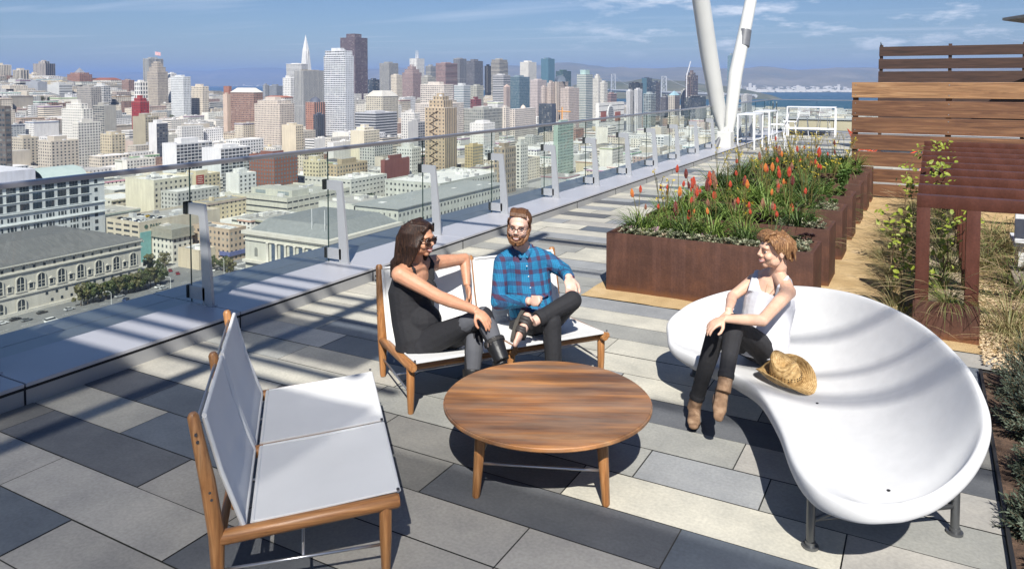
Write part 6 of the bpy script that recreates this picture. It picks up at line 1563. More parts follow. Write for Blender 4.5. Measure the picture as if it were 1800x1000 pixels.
def blade(mb,p,az,ln,w,rise,droop,n=6,rr=rp,twist=0):
    """arching strap leaf, slightly folded along its midrib"""
    d=Vector((math.cos(az),math.sin(az),0)); s=Vector((-d.y,d.x,0)); vs=[]
    for i in range(n+1):
        t=i/n; th=rise-droop*t*t
        q=p+ (d*math.cos(th)+ZU_*math.sin(th))*0
        if i==0: c=Vector(p)
        else: c=c+(d*math.cos(rise-droop*(t-.5/n)**1.3)+ZU_*math.sin(rise-droop*(t-.5/n)**1.3))*ln/n
        ww=w*(1-t**2.2)*.5+.0006; up=Vector((0,0,1)); vs+= [c-s*ww+up*ww*.45,c.copy(),c+s*ww+up*ww*.45]
    fs=[(3*i+k,3*i+k+1,3*i+k+4,3*i+k+3) for i in range(n) for k in(0,1)]; mb.add(vs,fs)
ZU_=Vector((0,0,1))
def strap_clump(seed,n=60,ln=(.28,.5),w=.013,spread=.09):
    r=random.Random(seed); mb=MB()
    for _ in range(n):
        a=r.uniform(0,2*pi); q=r.random()**.7*spread; p=Vector((q*math.cos(a),q*math.sin(a),0))
        blade(mb,p,a+r.uniform(-.7,.7),r.uniform(*ln),w*r.uniform(.7,1.2),R(r.uniform(58,88)),R(r.uniform(40,150)),7)
    return mb
def torch(seed,h,cols=1):
    """stem and flower spike of many drooping tubular florets"""
    r=random.Random(seed); st=MB(); lean=Vector((r.uniform(-.06,.06),r.uniform(-.06,.06),0)); tip=lean+Vector((0,0,h))
    st.tube([(0,0,0),lean*.4+Vector((0,0,h*.5)),tip],[.0055,.0048,.0035],6)
    hd=MB(); L_=r.uniform(.075,.11)
    for i in range(12):
        z=L_*i/11; rad=.020*math.sin(pi*min(1,(i+1.2)/13))**.7
        for k in range(10):
            a=2*pi*k/10+i*.6; o=Vector((math.cos(a),math.sin(a),0)); p=tip+Vector((0,0,z-.02)); q=p+o*rad+Vector((0,0,-.016))
            s=Vector((-o.y,o.x,0))*.0028; hd.add([p+o*.003-s,p+o*.003+s,q+s*1.1,q-s*1.1,(p+q)/2+o*.006],[(0,1,4),(1,2,4),(2,3,4),(3,0,4)])
    hd.ell(tip+Vector((0,0,L_*.45-.012)),(.011,.011,L_*.52),None,8)
    return st,hd
STRAPS=[]; 
for k in range(4):
    me=strap_clump(100+k,58+8*k).mesh('leaves'); me.materials.append(M_STRAP if k<3 else M_STRAPD); STRAPS.append(me)
STRAPT=[]
for k in range(2):
    me=strap_clump(200+k,46,(.38,.62),.018,.07).mesh('leaves'); me.materials.append(M_STRAPD); STRAPT.append(me)
TOR=[]
for k,(h,m_) in enumerate(((.56,M_RED),(.50,M_ORG),(.62,M_RED),(.46,M_FADE),(.66,M_FADE),(.54,M_DKR))):
    st,hd=torch(300+k,h); ms=st.mesh('flower_stem'); ms.materials.append(M_STEM); mh=hd.mesh('flower_head'); mh.materials.append(m_); TOR.append((ms,mh))
def paw(seed):
    r=random.Random(seed); mb=MB(); fl=MB()
    for _ in range(4):
        lean=Vector((r.uniform(-.18,.18),r.uniform(-.18,.18),0)); h=r.uniform(.5,.72); tip=lean+Vector((0,0,h)); mb.tube([(0,0,0),lean*.35+Vector((0,0,h*.55)),tip],[.004,.0035,.0025],5)
        for k in range(3):
            a=r.uniform(0,6.28); q=lean*.8+Vector((0,0,h*.82)); e=tip+Vector((math.cos(a)*.05,math.sin(a)*.05,r.uniform(-.04,.05))); mb.tube([q,e],.002,4)
            for _ in range(5):
                v=Vector((r.uniform(-1,1),r.uniform(-1,1),r.uniform(-.3,1))).normalized()*.022; s=v.orthogonal().normalized()*.005; fl.add([e,e+v*.7+s,e+v,e+v*.7-s],[(0,1,2,3)])
    return mb,fl
PAWS=[]
for k in range(3):
    a,b_=paw(400+k); ma=a.mesh('flower_stems'); ma.materials.append(M_STEM); mf=b_.mesh('yellow_flowers'); mf.materials.append(M_YEL); PAWS.append((ma,mf))
def rosette(seed,nr,lr,w,rise,mat_,h=0):
    r=random.Random(seed); mb=MB()
    for c in range(nr):
        cx_,cy_=r.uniform(-.12,.12),r.uniform(-.12,.12); z=r.uniform(.02,.16)+h; mb.tube([(cx_*.4,cy_*.4,0),(cx_,cy_,z)],.006,5)
        for i in range(20):
            a=i*2.4; t=i/20; ln=lr*(1-.5*t)*r.uniform(.85,1.1); th=rise+t*1.0; d=Vector((math.cos(a)*math.cos(th),math.sin(a)*math.cos(th),math.sin(th))); s=Vector((-math.sin(a),math.cos(a),0)); p=Vector((cx_,cy_,z+.01*t))
            up=d.cross(s)*-.006
            mb.add([p,p+d*ln*.5+s*w-up*0,p+d*ln*.85+s*w*.8,p+d*ln,p+d*ln*.85-s*w*.8,p+d*ln*.5-s*w,p+d*ln*.55+Vector((0,0,-.008))],[(0,1,6),(1,2,6),(2,3,6),(3,4,6),(4,5,6),(5,0,6)])
    me=mb.mesh('rosettes'); me.materials.append(mat_); return me
ROS=[rosette(500,9,.07,.014,.25,M_PURP),rosette(501,11,.06,.013,.3,M_PURP)]
BRD=[rosette(510,8,.10,.022,.55,M_BROAD,.03),rosette(511,9,.085,.020,.5,M_BROAD,.02)]
def clump(kind,x,y,z,label,group,sc=1.0):
    r=rp
    name={'torch':'torch_lily','paw':'kangaroo_paw','rose':'dark_rosette_plant','broad':'leafy_plant'}[kind]
    o=empty(name,(x,y,z),r.uniform(0,6.28),label,'plant',group); o.scale=(sc,sc,sc)
    if kind=='torch':
        put('leaves',STRAPS[r.randrange(4)],o,(0,0,0))
        for _ in range(r.choice([1,1,2,2,3] if y<10.5 else [0,1,1,2])):
            ms,mh=TOR[r.choice([0,0,1,2,2,3,4,5])]; q=put('flower_stem',ms,o,(r.uniform(-.09,.09),r.uniform(-.09,.09),0)); s=r.uniform(.62,1.02); q.scale=(s,s,s); q.rotation_euler=(r.uniform(-.12,.12),r.uniform(-.12,.12),r.uniform(0,6)); fh=put('flower_head',mh,q,(0,0,0)); fh.scale=(1.3,1.3,1.0)
    elif kind=='paw':
        put('leaves',STRAPT[r.randrange(2)],o,(0,0,0)); a,b_=PAWS[r.randrange(3)]; q=put('flower_stems',a,o,(0,0,0)); tag(put('yellow_flowers',b_,q,(0,0,0)),kind='stuff')
    elif kind=='rose': put('rosettes',ROS[r.randrange(2)],o,(0,0,0))
    else: put('rosettes',BRD[r.randrange(2)],o,(0,0,0))
    return o
kn={'torch':'strappy green torch lily with red-orange flower spikes','paw':'tall kangaroo paw with yellow flowers','rose':'dark purple rosette plant','broad':'bright green broad-leaved plant'}
on=['first','second','third','fourth','fifth','sixth','seventh','eighth','ninth','tenth','eleventh','twelfth','thirteenth','fourteenth','fifteenth','sixteenth']
pn=['the nearest planter','the second planter','the third planter','the fourth planter','the fifth planter','the sixth planter','the farthest planter']
for i,y in enumerate(PLY):
    items=[]
    dd=.60 if i<6 else .45
    rowsN=2 if i<2 else 2
    for rI in range(rowsN):
        n_=6 if rI==0 else 7
        for k in range(n_):
            x=PLX0+.18+(PLX1-PLX0-.36)*(k+.5*(rI%2)*.8)/(n_-.4)+rp.uniform(-.05,.05); yy=y+dd*(.30+.42*rI)+rp.uniform(-.04,.04)
            u=rp.random()
            if i==0: kd='torch' if (rI==0 or u<.75) else 'rose'
            elif i<=2: kd='torch' if u<.70 else 'paw' if u<.78 else 'rose' if u<.9 else 'broad'
            else: kd='torch' if u<.50 else 'paw' if u<.78 else 'rose'
            if x>PLX1-.32 and 1<=i<=5 : kd='broad'
            if i==0: yy=y+(.30 if rI==0 else .46)+rp.uniform(-.03,.03)
            items.append((kd,min(x,PLX1-.12),yy))
    cnt={}
    items.sort(key=lambda t:t[1])
    for kd,x,yy in items:
        c_=cnt.get(kd,0); cnt[kd]=c_+1
        clump(kd,x,yy,PLH-.06,'%s, %s from left in %s'%(kn[kd],on[min(c_,15)],pn[i]),{'torch':'torch lilies in the planters','paw':'yellow kangaroo paws in the planters','rose':'dark rosette plants in the planters','broad':'broad-leaved plants in the planters'}[kd],rp.uniform(.70,.95) if i==0 else rp.uniform(.75,1.02))
    if i<6:   # plants rooted between the boxes
        gy=(y+dd+PLY[i+1])/2
        for k in range(5 if PLY[i+1]-y-dd>.3 else 0):
            x=PLX0+.2+(PLX1-.55-PLX0)*(k+.3)/4.6; kd=rp.choice(['torch','torch','paw','rose'])
            clump(kd,x,gy+rp.uniform(-.08,.08),.02,'%s rooted in the gap behind %s, %s from left'%(kn[kd].split(' with')[0],pn[i],on[k]),'plants between the planters',1.45)
# low succulent carpet in the boxes: nobody could count its leaves
for i,y in enumerate(PLY[:3]):
    mb=MB(); dd=.60
    spots=[]
    if i==0: spots=[(PLX0+.10+rp.random()*(PLX1-PLX0-.2),y+.05+rp.random()*.17) for _ in range(420)]+[(PLX1-.08-rp.random()*.25,y+.08+rp.random()*.42) for _ in range(110)]+[(PLX0+.1+rp.random()*(PLX1-PLX0-.2),y+.15+rp.random()*.4) for _ in range(110)]
    else: spots=[(PLX1-.09-rp.random()*.45,y+.08+rp.random()*.42) for _ in range(170)]
    for (x,yy) in spots:
        z=PLH-.045+rp.random()*.075; s=rp.uniform(.022,.040)
        for k in range(11):
            a=k*2.4; th=rp.uniform(.1,1.1); d=Vector((math.cos(a)*math.cos(th),math.sin(a)*math.cos(th),math.sin(th))); sd_=Vector((-math.sin(a),math.cos(a),0)); p=Vector((x,yy,z))
            mb.add([p,p+d*s*.6+sd_*s*.26,p+d*s,p+d*s*.6-sd_*s*.26],[(0,1,2,3)])
    tag(mb.build('succulent_carpet',M_SUCC),'grey-green and rosy low succulents carpeting %s'%pn[i],'succulents',kind='stuff')
mb=MB()
for (px,py) in ((1108,401),(1115,402),(1135,395),(1140,396),(1151,404),(1155,407),(1238,412),(1158,404)):
    p=atz(px,py,PLH+.02)
    for _ in range(26):
        v=Vector((rp.gauss(0,1),rp.gauss(0,1),abs(rp.gauss(0,1)))).normalized()*rp.uniform(.012,.030); s=v.orthogonal().normalized()*.008; c=p+v; mb.add([c-s,c+v*.35,c+s,c-v*.2],[(0,1,2,3)])
tag(mb.build('pink_blossoms',M_PNK),'small pale pink blossoms over the succulents of the nearest planter','flowers',kind='stuff')
# fine grasses beside the arches
M_GRS=[leafmat('meadow_grass',[(.3,(.16,.17,.06)),(.55,(.30,.28,.12)),(.75,(.48,.41,.22))],scale=4),leafmat('green_grass_blades',[(.3,(.10,.15,.035)),(.7,(.24,.27,.08))],scale=4)]
M_SEED=leafmat('seed_heads',[(.3,(.30,.21,.11)),(.7,(.45,.34,.19))],scale=8)
GR=[]
for k in range(4):
    r=random.Random(600+k); mb=MB()
    for _ in range(150):
        a=r.uniform(0,6.28); q=r.random()*.06; blade(mb,Vector((q*math.cos(a),q*math.sin(a),0)),a+r.uniform(-.5,.5),r.uniform(.30,.62),.0042,R(r.uniform(40,86)),R(r.uniform(50,150)),6)
    sd2=MB()
    for _ in range(34):
        a=r.uniform(0,6.28); d=Vector((math.cos(a),math.sin(a),0)); ln=r.uniform(.55,.9); th=R(r.uniform(30,72)); c=Vector((0,0,0)); pts=[c]
        for i in range(6): th2=th-R(11)*i; c=c+(d*math.cos(th2)+ZU_*math.sin(th2))*ln/6; pts.append(c)
        sd2.tube(pts,[.0014,.0013,.0012,.0011,.0022,.0026,.0008],4)
    ma=mb.mesh('blades'); ma.materials.append(M_GRS[k%2]); ms=sd2.mesh('seed_stalks'); ms.materials.append(M_SEED); GR.append((ma,ms))
gl=[]
for k in range(13): gl.append((-.27+rp.uniform(-.08,.08),7.2+k*.58+rp.uniform(-.15,.15),0,rp.uniform(.62,.95),'left'))
for k in range(9): gl.append((AX0+.22+rp.uniform(-.1,.1),7.12+k*.66,.24,rp.uniform(.8,1.05),'in'))
for k in range(8): gl.append((.62+rp.uniform(-.1,.3),7.35+k*.62,0,rp.uniform(.9,1.2),'right'))
gl.append((.66,6.95,0,.62,'right'));gl.append((.98,7.2,0,.7,'right'));gl.append((-.5,9.9,0,.6,'left'));gl.append((-.5,11.3,0,.6,'left'))
cn_={}
for x,y,z,s,w_ in gl:
    c_=cn_.get(w_,0); cn_[w_]=c_+1; a,b_=GR[rp.randrange(4)]
    o=empty('grass_tuft',(x,y,z),rp.uniform(0,6.28),'arching fine grass tuft, %s %s the steel frames'%(on[min(c_,15)],{'left':'from the front beside the path left of','in':'from the front in the trough under','right':'from the front on the right side of'}[w_]),'grass','grass tufts around the steel frames'); o.scale=(s,s,s)
    put('blades',a,o,(0,0,0)); put('seed_stalks',b_,o,(0,0,0))
# climbing vine with yellow-green leaves
M_VINE=leafmat('vine_leaves',[(.3,(.16,.22,.02)),(.55,(.30,.34,.04)),(.75,(.10,.17,.03))],scale=7); M_VST=flat('vine_stem',(.10,.06,.03),.8)
def vine(spots,label,loc):
    o=empty('climbing_vine',loc,0,label,'vine','climbing vines on the steel frames'); mb=MB(); st=MB(); r=random.Random(int(loc[1]*10)); prev=None
    for c in spots:
        c=Vector(c)-Vector(loc)
        if prev is not None: st.tube([prev,(prev+c)/2+Vector((r.uniform(-.05,.05),0,-.03)),c],.004,5)
        prev=c
        for _ in range(14):
            p=c+Vector((r.gauss(0,.045),r.gauss(0,.05),r.gauss(0,.06))); n_=Vector((r.uniform(-.6,.3),r.uniform(-.9,0),r.uniform(.2,1))).normalized(); u=n_.orthogonal().normalized(); u.rotate(Matrix.Rotation(r.uniform(0,6.28),3,n_)); w2=n_.cross(u); s=r.uniform(.016,.032)
            mb.add([p-u*s,p-u*s*.3+w2*s*.62,p+u*s*.5+w2*s*.5,p+u*s*1.25,p+u*s*.5-w2*s*.5,p-u*s*.3-w2*s*.62,p+n_*s*-.12],[(0,1,6),(1,2,6),(2,3,6),(3,4,6),(4,5,6),(5,0,6)])
    mb.build('leaves',M_VINE,o); st.build('stem',M_VST,o)
vine([(-.16,7.35,.1),(-.2,7.3,.45),(-.24,7.2,.78),(-.30,7.15,.95),(-.16,7.2,.9),(-.2,7.25,.7),(-.18,7.3,.55)],'bright yellow-green vine clinging left of the nearest steel frame',(-.16,7.35,.0))
vine([(-.15,9.3,.1),(-.2,9.3,.6),(-.22,9.3,.95),(-.18,9.25,1.10)],'vine leaves left of the fourth steel frame',(-.15,9.3,0))
vine([(-.17,11.0,.1),(-.22,11.2,.7),(-.24,11.4,.95),(-.12,11.6,1.18),(.06,11.7,1.22),(.16,11.8,1.22)],'yellow-green vine spilling over the back steel frames',(-.17,11.0,0))
vine([(.05,7.5,.3),(.12,7.45,.62),(.20,7.4,.88),(.30,7.38,.95),(.14,7.4,.75),(.10,7.4,.45)],'vine with large leaves growing through the first opening of the nearest frame',(.05,7.5,.24))
vine([(.0,8.4,1.0),(.06,8.2,1.16),(.14,8.2,1.2),(.05,9.1,1.2),(.18,9.2,1.22)],'small vine sprigs lying over the second and third frames',(.0,8.4,.9))
# shrubs at lower right
M_SHR=leafmat('grey_green_needles',[(.3,(.07,.095,.065)),(.6,(.15,.185,.13)),(.78,(.26,.29,.22))],scale=6,trans=.12)
def shrub(x,y,r0,h,seed,label,nb=150,per=26):
    r=random.Random(seed); o=empty('needle_shrub',(x,y,0),0,label,'shrub','grey-green shrubs in the bed'); mb=MB(); st=MB()
    for _ in range(nb):
        a=r.uniform(0,6.28); ph=math.acos(r.uniform(0,1)); d=Vector((math.sin(ph)*math.cos(a)*r0,math.sin(ph)*math.sin(a)*r0,math.cos(ph)*h)); tip=d*r.uniform(.72,1.08); base=d*.30; st.tube([Vector((0,0,0)),base,tip],[.006,.004,.0015],4)
        ax=(tip-base).normalized()
        for k in range(per):
            t=.35+.65*k/per; p=base.lerp(tip,t); v=ax.orthogonal(); v.rotate(Matrix.Rotation(k*2.4,3,ax)); dd=(v.normalized()*.8+ax*.75).normalized(); ln=r.uniform(.022,.036); s=dd.cross(ax).normalized()*.0028
            mb.add([p-s,p+dd*ln*.6-s*1.3,p+dd*ln,p+dd*ln*.6+s*1.3,p+s],[(0,1,2,3,4)])
    mb.build('foliage',M_SHR,o); st.build('stems',M_VST,o)
shrub(.72,5.95,.34,.50,1,'large dark grey-green needle shrub at the right edge behind the sofa',330)
shrub(.66,5.35,.30,.52,2,'dark needle shrub between the large one and the lower pale one',300)
shrub(.60,4.72,.21,.27,3,'pale grey needle shrub, middle of the right edge',190)
shrub(.53,4.20,.22,.24,4,'small grey-green shrub leaning over the black edging strip at lower right',190)
shrub(.66,3.72,.25,.26,5,'grey shrub at the lower right edge of the bed',220)
shrub(.95,6.35,.34,.5,6,'dark shrub farthest back at the right edge',220)
# blue-violet flower heads
M_BLU=leafmat('violet_flower',[(.3,(.12,.11,.38)),(.7,(.22,.20,.55))],scale=20)
for i,(px,py,d) in enumerate(((1786,512,7.3),(1782,546,7.0),(1766,588,6.6))):
    c=atd(px,py,d); g=Vector((c.x,c.y,0)); o=empty('violet_flower',g,0,['upper','middle','lowest'][i]+' of three violet-blue flower heads at the right edge','flower','violet flowers'); 
    mb=MB(); mb.tube([(0,0,0),(.02,0,c.z*.6),(0,0,c.z)],.003,5); mb.build('stem',M_STEM,o); mb=MB()
    for _ in range(70):
        v=Vector((rp.gauss(0,1),rp.gauss(0,1),rp.gauss(0,1))).normalized()*.035*rp.uniform(.5,1.1); s=v.orthogonal().normalized()*.008; mb.add([Vector((0,0,c.z))+v*.5-s,Vector((0,0,c.z))+v*1.1,Vector((0,0,c.z))+v*.5+s],[(0,1,2)])
    mb.build('flower_head',M_BLU,o)
# ================================================================== PEOPLE
ZU=Vector((0,0,1)); FH=Vector((-_sy,_cy,0))     # FH: horizontal view direction
def cdir(r,f,u=0): return (RGT*r+FH*f+ZU*u).normalized()
def J(px,py,d): return atd(px,py,d)
def remesh(mb,name,mat,parent,voxel=.005,smooth=4,fac=.5,origin=None):
    me=mb.mesh(name); o=bpy.data.objects.new(name,me); col.objects.link(o)
    bm=bmesh.new(); bm.from_mesh(me); bmesh.ops.recalc_face_normals(bm,faces=bm.faces); bm.to_mesh(me); bm.free()
    m=o.modifiers.new('r','REMESH'); m.mode='VOXEL'; m.voxel_size=voxel; m.adaptivity=0
    if smooth:
        s=o.modifiers.new('s','SMOOTH'); s.iterations=smooth; s.factor=fac
    dg=bpy.context.evaluated_depsgraph_get(); dg.update(); nm=bpy.data.meshes.new_from_object(o.evaluated_get(dg)); bpy.data.objects.remove(o); nm.name=name
    nm.materials.clear()
    off=origin if origin is not None else Vector()
    nm.transform(Matrix.Translation(-off)); nm.shade_smooth()
    return link_mesh(name,nm,mat,parent)
def basis(fwd,up):
    f=fwd.normalized(); u=(up-f*up.dot(f)).normalized(); r=f.cross(u).normalized()
    return Matrix((r,f,u)).transposed()      # columns: right, forward, up
class Head:
    def __init__(s,c,fwd,up=ZU,sc=1.0): s.c=c; s.B=basis(fwd,up); s.k=sc
    def P(s,x,y,z): return s.c+s.B@(Vector((x,y,z))*s.k)
    def E(s,mb,c,r,n=18,rot=None):
        M=s.B if rot is None else s.B@rot
        mb.ell(s.P(*c),tuple(v*s.k for v in r),M,n)
    def T(s,mb,pts,rad,n=10,el=None,upv=None): mb.tube([s.P(*p) for p in pts],[q*s.k for q in rad],n,el=el,upv=(s.B@Vector(upv)) if upv else None)
def head_skin(mb,h,male=False,smile=True):
    h.E(mb,(0,-.012,.036),(.074,.093,.080),24); h.E(mb,(0,.022,-.022),(.059,.066,.080),20)
    h.E(mb,(0,.058,-.083),(.026 if male else .021,.022,.020)); h.E(mb,(0,.070,.030),(.048,.022,.020)); 
    for s in(-1,1):
        h.E(mb,(s*.034,.058,-.025),(.026,.026,.024)); h.E(mb,(s*.044,.018,-.056),(.018,.034,.030)); 
        h.E(mb,(s*.075,-.008,-.006),(.007,.017,.029),10,Matrix.Rotation(R(-12),3,'X'))
    h.T(mb,[(0,.084,.026),(0,.094,.004),(0,.107,-.020)],[.009,.0095,.0125],8); 
    for s in(-1,1): h.E(mb,(s*.010,.093,-.024),(.009,.010,.008),8)
    h.E(mb,(0,.079,-.050),(.026,.014,.016),10)
def face_parts(h,par,lip,male=False,glasses=None,brow=(.05,.03,.02),eyes=True,smile=1):
    if eyes:
        for s in(-1,1):
            mb=MB(); h.E(mb,(s*.030,.0765,.006),(.0115,.008,.0050),12); mb.build('eye',FLAT((.72,.70,.68),.3),par,smooth=True)
            mb=MB(); h.E(mb,(s*.030,.0838,.006),(.0042,.002,.0042),10); mb.build('iris',FLAT((.06,.05,.04),.2),par,smooth=True)
            mb=MB(); h.T(mb,[(s*.016,.086,.013),(s*.030,.0885,.0155),(s*.044,.080,.011)],[.0022,.0026,.0018],6); mb.build('eyelid',FLAT((.20,.10,.07)),par,smooth=True)
    for s in(-1,1):
        mb=MB(); h.T(mb,[(s*.014,.090,.026),(s*.030,.091,.031),(s*.046,.080,.026)],[.0022,.0028,.0015],6); mb.build('eyebrow',FLAT(brow),par,smooth=True)
    # smile: dark opening, teeth, lips
    mb=MB(); h.T(mb,[(-.025,.080,-.047),(-.013,.0925,-.054),(0,.0955,-.056),(.013,.0925,-.054),(.025,.080,-.047)],[.0016,.0042,.0048,.0042,.0016],8); mb.build('teeth',FLAT((.66,.62,.57),.3),par,smooth=True)
    mb=MB(); h.T(mb,[(-.029,.077,-.044),(-.014,.0945,-.0480),(0,.0985,-.0490),(.014,.0945,-.0480),(.029,.077,-.044)],[.0015,.0026,.0030,.0026,.0015],8)
    h.T(mb,[(-.028,.077,-.046),(-.014,.0925,-.0600),(0,.0965,-.0640),(.014,.0925,-.0600),(.028,.077,-.046)],[.0015,.0030,.0036,.0030,.0015],8); mb.build('lips',FLAT(lip,.45),par,smooth=True)
def hand(mb,w,d,n,side,curl=.5,spread=1.0,k=1.0,fist=False):
    """w wrist, d direction of fingers, n palm normal (towards palm), side=+1 thumb on +d x n side"""
    d=d.normalized(); n=(n-d*n.dot(d)).normalized(); s_=d.cross(n)*side
    L_=.092*k
    c=w+d*L_*.52; Mx=Matrix((s_,d,n)).transposed()
    if Mx.determinant()<0: Mx=Matrix((-s_,d,n)).transposed()
    mb.ell(c,(.041*k,.054*k,.0155*k),Mx,14)
    mb.tube([w-d*.02,w+d*.03,w+d*.06],[.024*k,.026*k,.024*k],10,el=.62,upv=n)
    for i,(o,l) in enumerate(((.030,.070),(.0105,.078),(-.0095,.073),(-.028,.057))):
        base=w+d*L_*(.92-.05*abs(i-1.2))+s_*o*k; dd=(d+s_*o*2.4*spread).normalized()
        seg=[.45,.30,.25]; spread=.05 if fist else spread; p=base; pts=[base-d*.022,base]; a=0; cu=curl*(1+.12*i)
        for q,f in enumerate(seg):
            a+=cu*(1.0 if q<2 else .8)*(1.5 if fist else 1)
            v=dd*math.cos(a)+n*math.sin(a); p=p+v*l*f*k; pts.append(p)
        rr_=[.0095,.0098,.0088,.0080,.0066]; mb.tube(pts,[x*k for x in rr_],8)
    tb=w+d*.022*k+s_*.026*k; td=(d*.55+s_*(.15 if fist else .75)+n*(1.0 if fist else .35)).normalized(); t1=tb+td*.040*k; t2=t1+(d*.8+s_*.25+n*(.45 if not fist else 1.1)).normalized()*.030*k; t3=t2+(d*.9+n*.3-s_*.05).normalized()*.024*k
    if fist: t1=tb+d*.030*k+n*.018*k; t2=t1-s_*.026*k+n*.012*k; t3=t2-s_*.022*k
    mb.tube([tb-td*.012,tb,t1,t2,t3],[.013*k,.0145*k,.0115*k,.0100*k,.0078*k],8)
def limb(mb,a,b,c,ra,n=12,bulge=True):
    """two-bone limb; ra = (root, mid1, joint, mid2, end)"""
    mb.tube([a,a.lerp(b,.35),a.lerp(b,.75),b],[ra[0],ra[1],ra[2]*1.03,ra[2]],n); mb.ell(b,(ra[2]*1.0,)*3,None,12)
    mb.tube([b,b.lerp(c,.30),b.lerp(c,.7),c],[ra[2]*.98,ra[3],(ra[3]+ra[4])*.48,ra[4]],n)
def torso(mb,P,f,rad,el,n=20): mb.tube(P,rad,n,el=el,upv=f)
def skin_mat(name,cs):
    m=noise_mat(name,[(.35,cs[0]),(.65,cs[1])],scale=14,rough=.48,detail=5,sss=.12,bump=.06,bscale=300,spec=.45); return m
SK1=skin_mat('sunned_skin',[(.50,.245,.145),(.58,.30,.185)]); SK2=skin_mat('fair_skin',[(.62,.38,.29),(.70,.46,.37)]); SK3=skin_mat('warm_fair_skin',[(.60,.36,.25),(.68,.43,.31)])
def cloth_mat(name,c,rough=.85,var=.15,bs=40,bump=.5,scale=6):
    return noise_mat(name,[(.3,tuple(v*(1-var) for v in c)),(.7,tuple(min(.8,v*(1+var)) for v in c))],scale=scale,rough=rough,bump=bump,bscale=bs)
BLKC=cloth_mat('black_knit',(.013,.013,.016)); BLKJ=cloth_mat('black_denim',(.016,.016,.019),scale=12); WHC=cloth_mat('white_cotton',(.56,.56,.59),var=.04,bs=25,bump=.6); GRYC=cloth_mat('charcoal_ponte',(.085,.088,.10),bump=.2); LEATH=flat('black_leather',(.012,.012,.013),.42,scale=10,bump=.08,bscale=60); SUEDE=noise_mat('tan_suede',[(.3,(.11,.062,.036)),(.5,(.20,.12,.07)),(.7,(.33,.22,.14))],scale=22,rough=.95,detail=6)
def hair_mat(name,a,b_,c=None):
    m,nt,b=new_mat(name); tc=N(nt,'ShaderNodeTexCoord'); mp=N(nt,'ShaderNodeMapping'); mp.inputs['Scale'].default_value=(130,130,14); L(nt,tc.outputs['Object'],mp.inputs[0])
    n=N(nt,'ShaderNodeTexNoise',i_Scale=1.0,i_Detail=5.0,i_Distortion=.6); L(nt,mp.outputs[0],n.inputs['Vector'])
    L(nt,ramp(nt,n.outputs['Fac'],[(.32,a),(.55,b_),(.72,c or b_)]),b.inputs['Base Color']); b.inputs['Roughness'].default_value=.5; b.inputs['Specular IOR Level'].default_value=.3
    bp=N(nt,'ShaderNodeBump',i_Strength=.7,i_Distance=.003); L(nt,n.outputs['Fac'],bp.inputs['Height']); L(nt,bp.outputs[0],b.inputs['Normal']); return m
HD=hair_mat('dark_brown_hair',(.012,.007,.006),(.035,.018,.012),(.085,.042,.024)); HR=hair_mat('reddish_brown_hair',(.05,.022,.010),(.13,.06,.028),(.20,.10,.05)); HB=hair_mat('honey_hair',(.085,.038,.016),(.23,.115,.05),(.48,.29,.14))
def gl_frames(h,par,sun=False):
    mb=MB(); rx,rz=(.0285,.0235) if sun else (.0235,.0185); yc=.101; zc=.004
    for s in(-1,1):
        pts=[(s*(.032)+rx*math.cos(2*pi*k/20),yc-.010*abs(math.cos(2*pi*k/20) if s*math.cos(2*pi*k/20)>0 else 0)*1.2,zc+rz*math.sin(2*pi*k/20)*(1 if math.sin(2*pi*k/20)<0 else .85)) for k in range(21)]
        h.T(mb,pts,[.0034 if sun else .0016]*21,8)
        h.T(mb,[(s*.058,yc-.012,zc+.010),(s*.074,.06,zc+.008),(s*.079,-.005,zc+.004)],[.0040 if sun else .0024,.0036 if sun else .002,.002],6)
    h.T(mb,[(-.009,yc,zc+.006),(0,yc+.003,zc+.009),(.009,yc,zc+.006)],[.003,.003,.003],6)
    if sun: h.T(mb,[(-.055,yc-.006,zc+.019),(-.02,yc+.001,zc+.020),(.02,yc+.001,zc+.020),(.055,yc-.006,zc+.019)],[.0035]*4,6)
    mb.build('sunglasses_frame' if sun else 'glasses_frame',flat('tortoise_frame' if sun else 'black_acetate',(.03,.015,.01) if sun else (.01,.01,.01),.2),par,smooth=True)
    for s in((-1,1) if sun else ()):
        mb=MB(); h.E(mb,(s*.032,yc-.006,zc-.001),(rx*.97,.004,rz*.92),14)
        mb.build('lens',flat('dark_lens',(.045,.02,.015),.06) if sun else glass_mat('clear_lens',(.98,.98,.98),.25),par,smooth=True)
def boot(mb,ank,toe,ht,r,sole=True,k=1.0):
    d=toe-ank; fd=Vector((d.x,d.y,0)).normalized(); 
    return fd
def shoe(mb,ank,dirn,up,L_=.235,w_=.042,k=1.0):
    """shoe around ankle point; dirn = toe direction; up = shin direction upward"""
    d=dirn.normalized(); u=(up-d*up.dot(d)).normalized(); h_=.075*k; base=ank-u*h_
    heel=base-d*.055*k+u*.028*k; 
    pts=[heel,base+u*.036*k,base+d*.06*k+u*.034*k,base+d*.115*k+u*.025*k,base+d*(L_-.07)*k+u*.018*k]
    mb.tube(pts,[.030*k,.037*k,.037*k,w_*k,.026*k],14,el=[.95,1.0,.85,.55,.5],upv=u)
    mb.ell(pts[-1],(.030*k,)*3 if False else (.030*k,.030*k,.016*k),Matrix((d.cross(u),d,u)).transposed(),12)
    return base,d,u
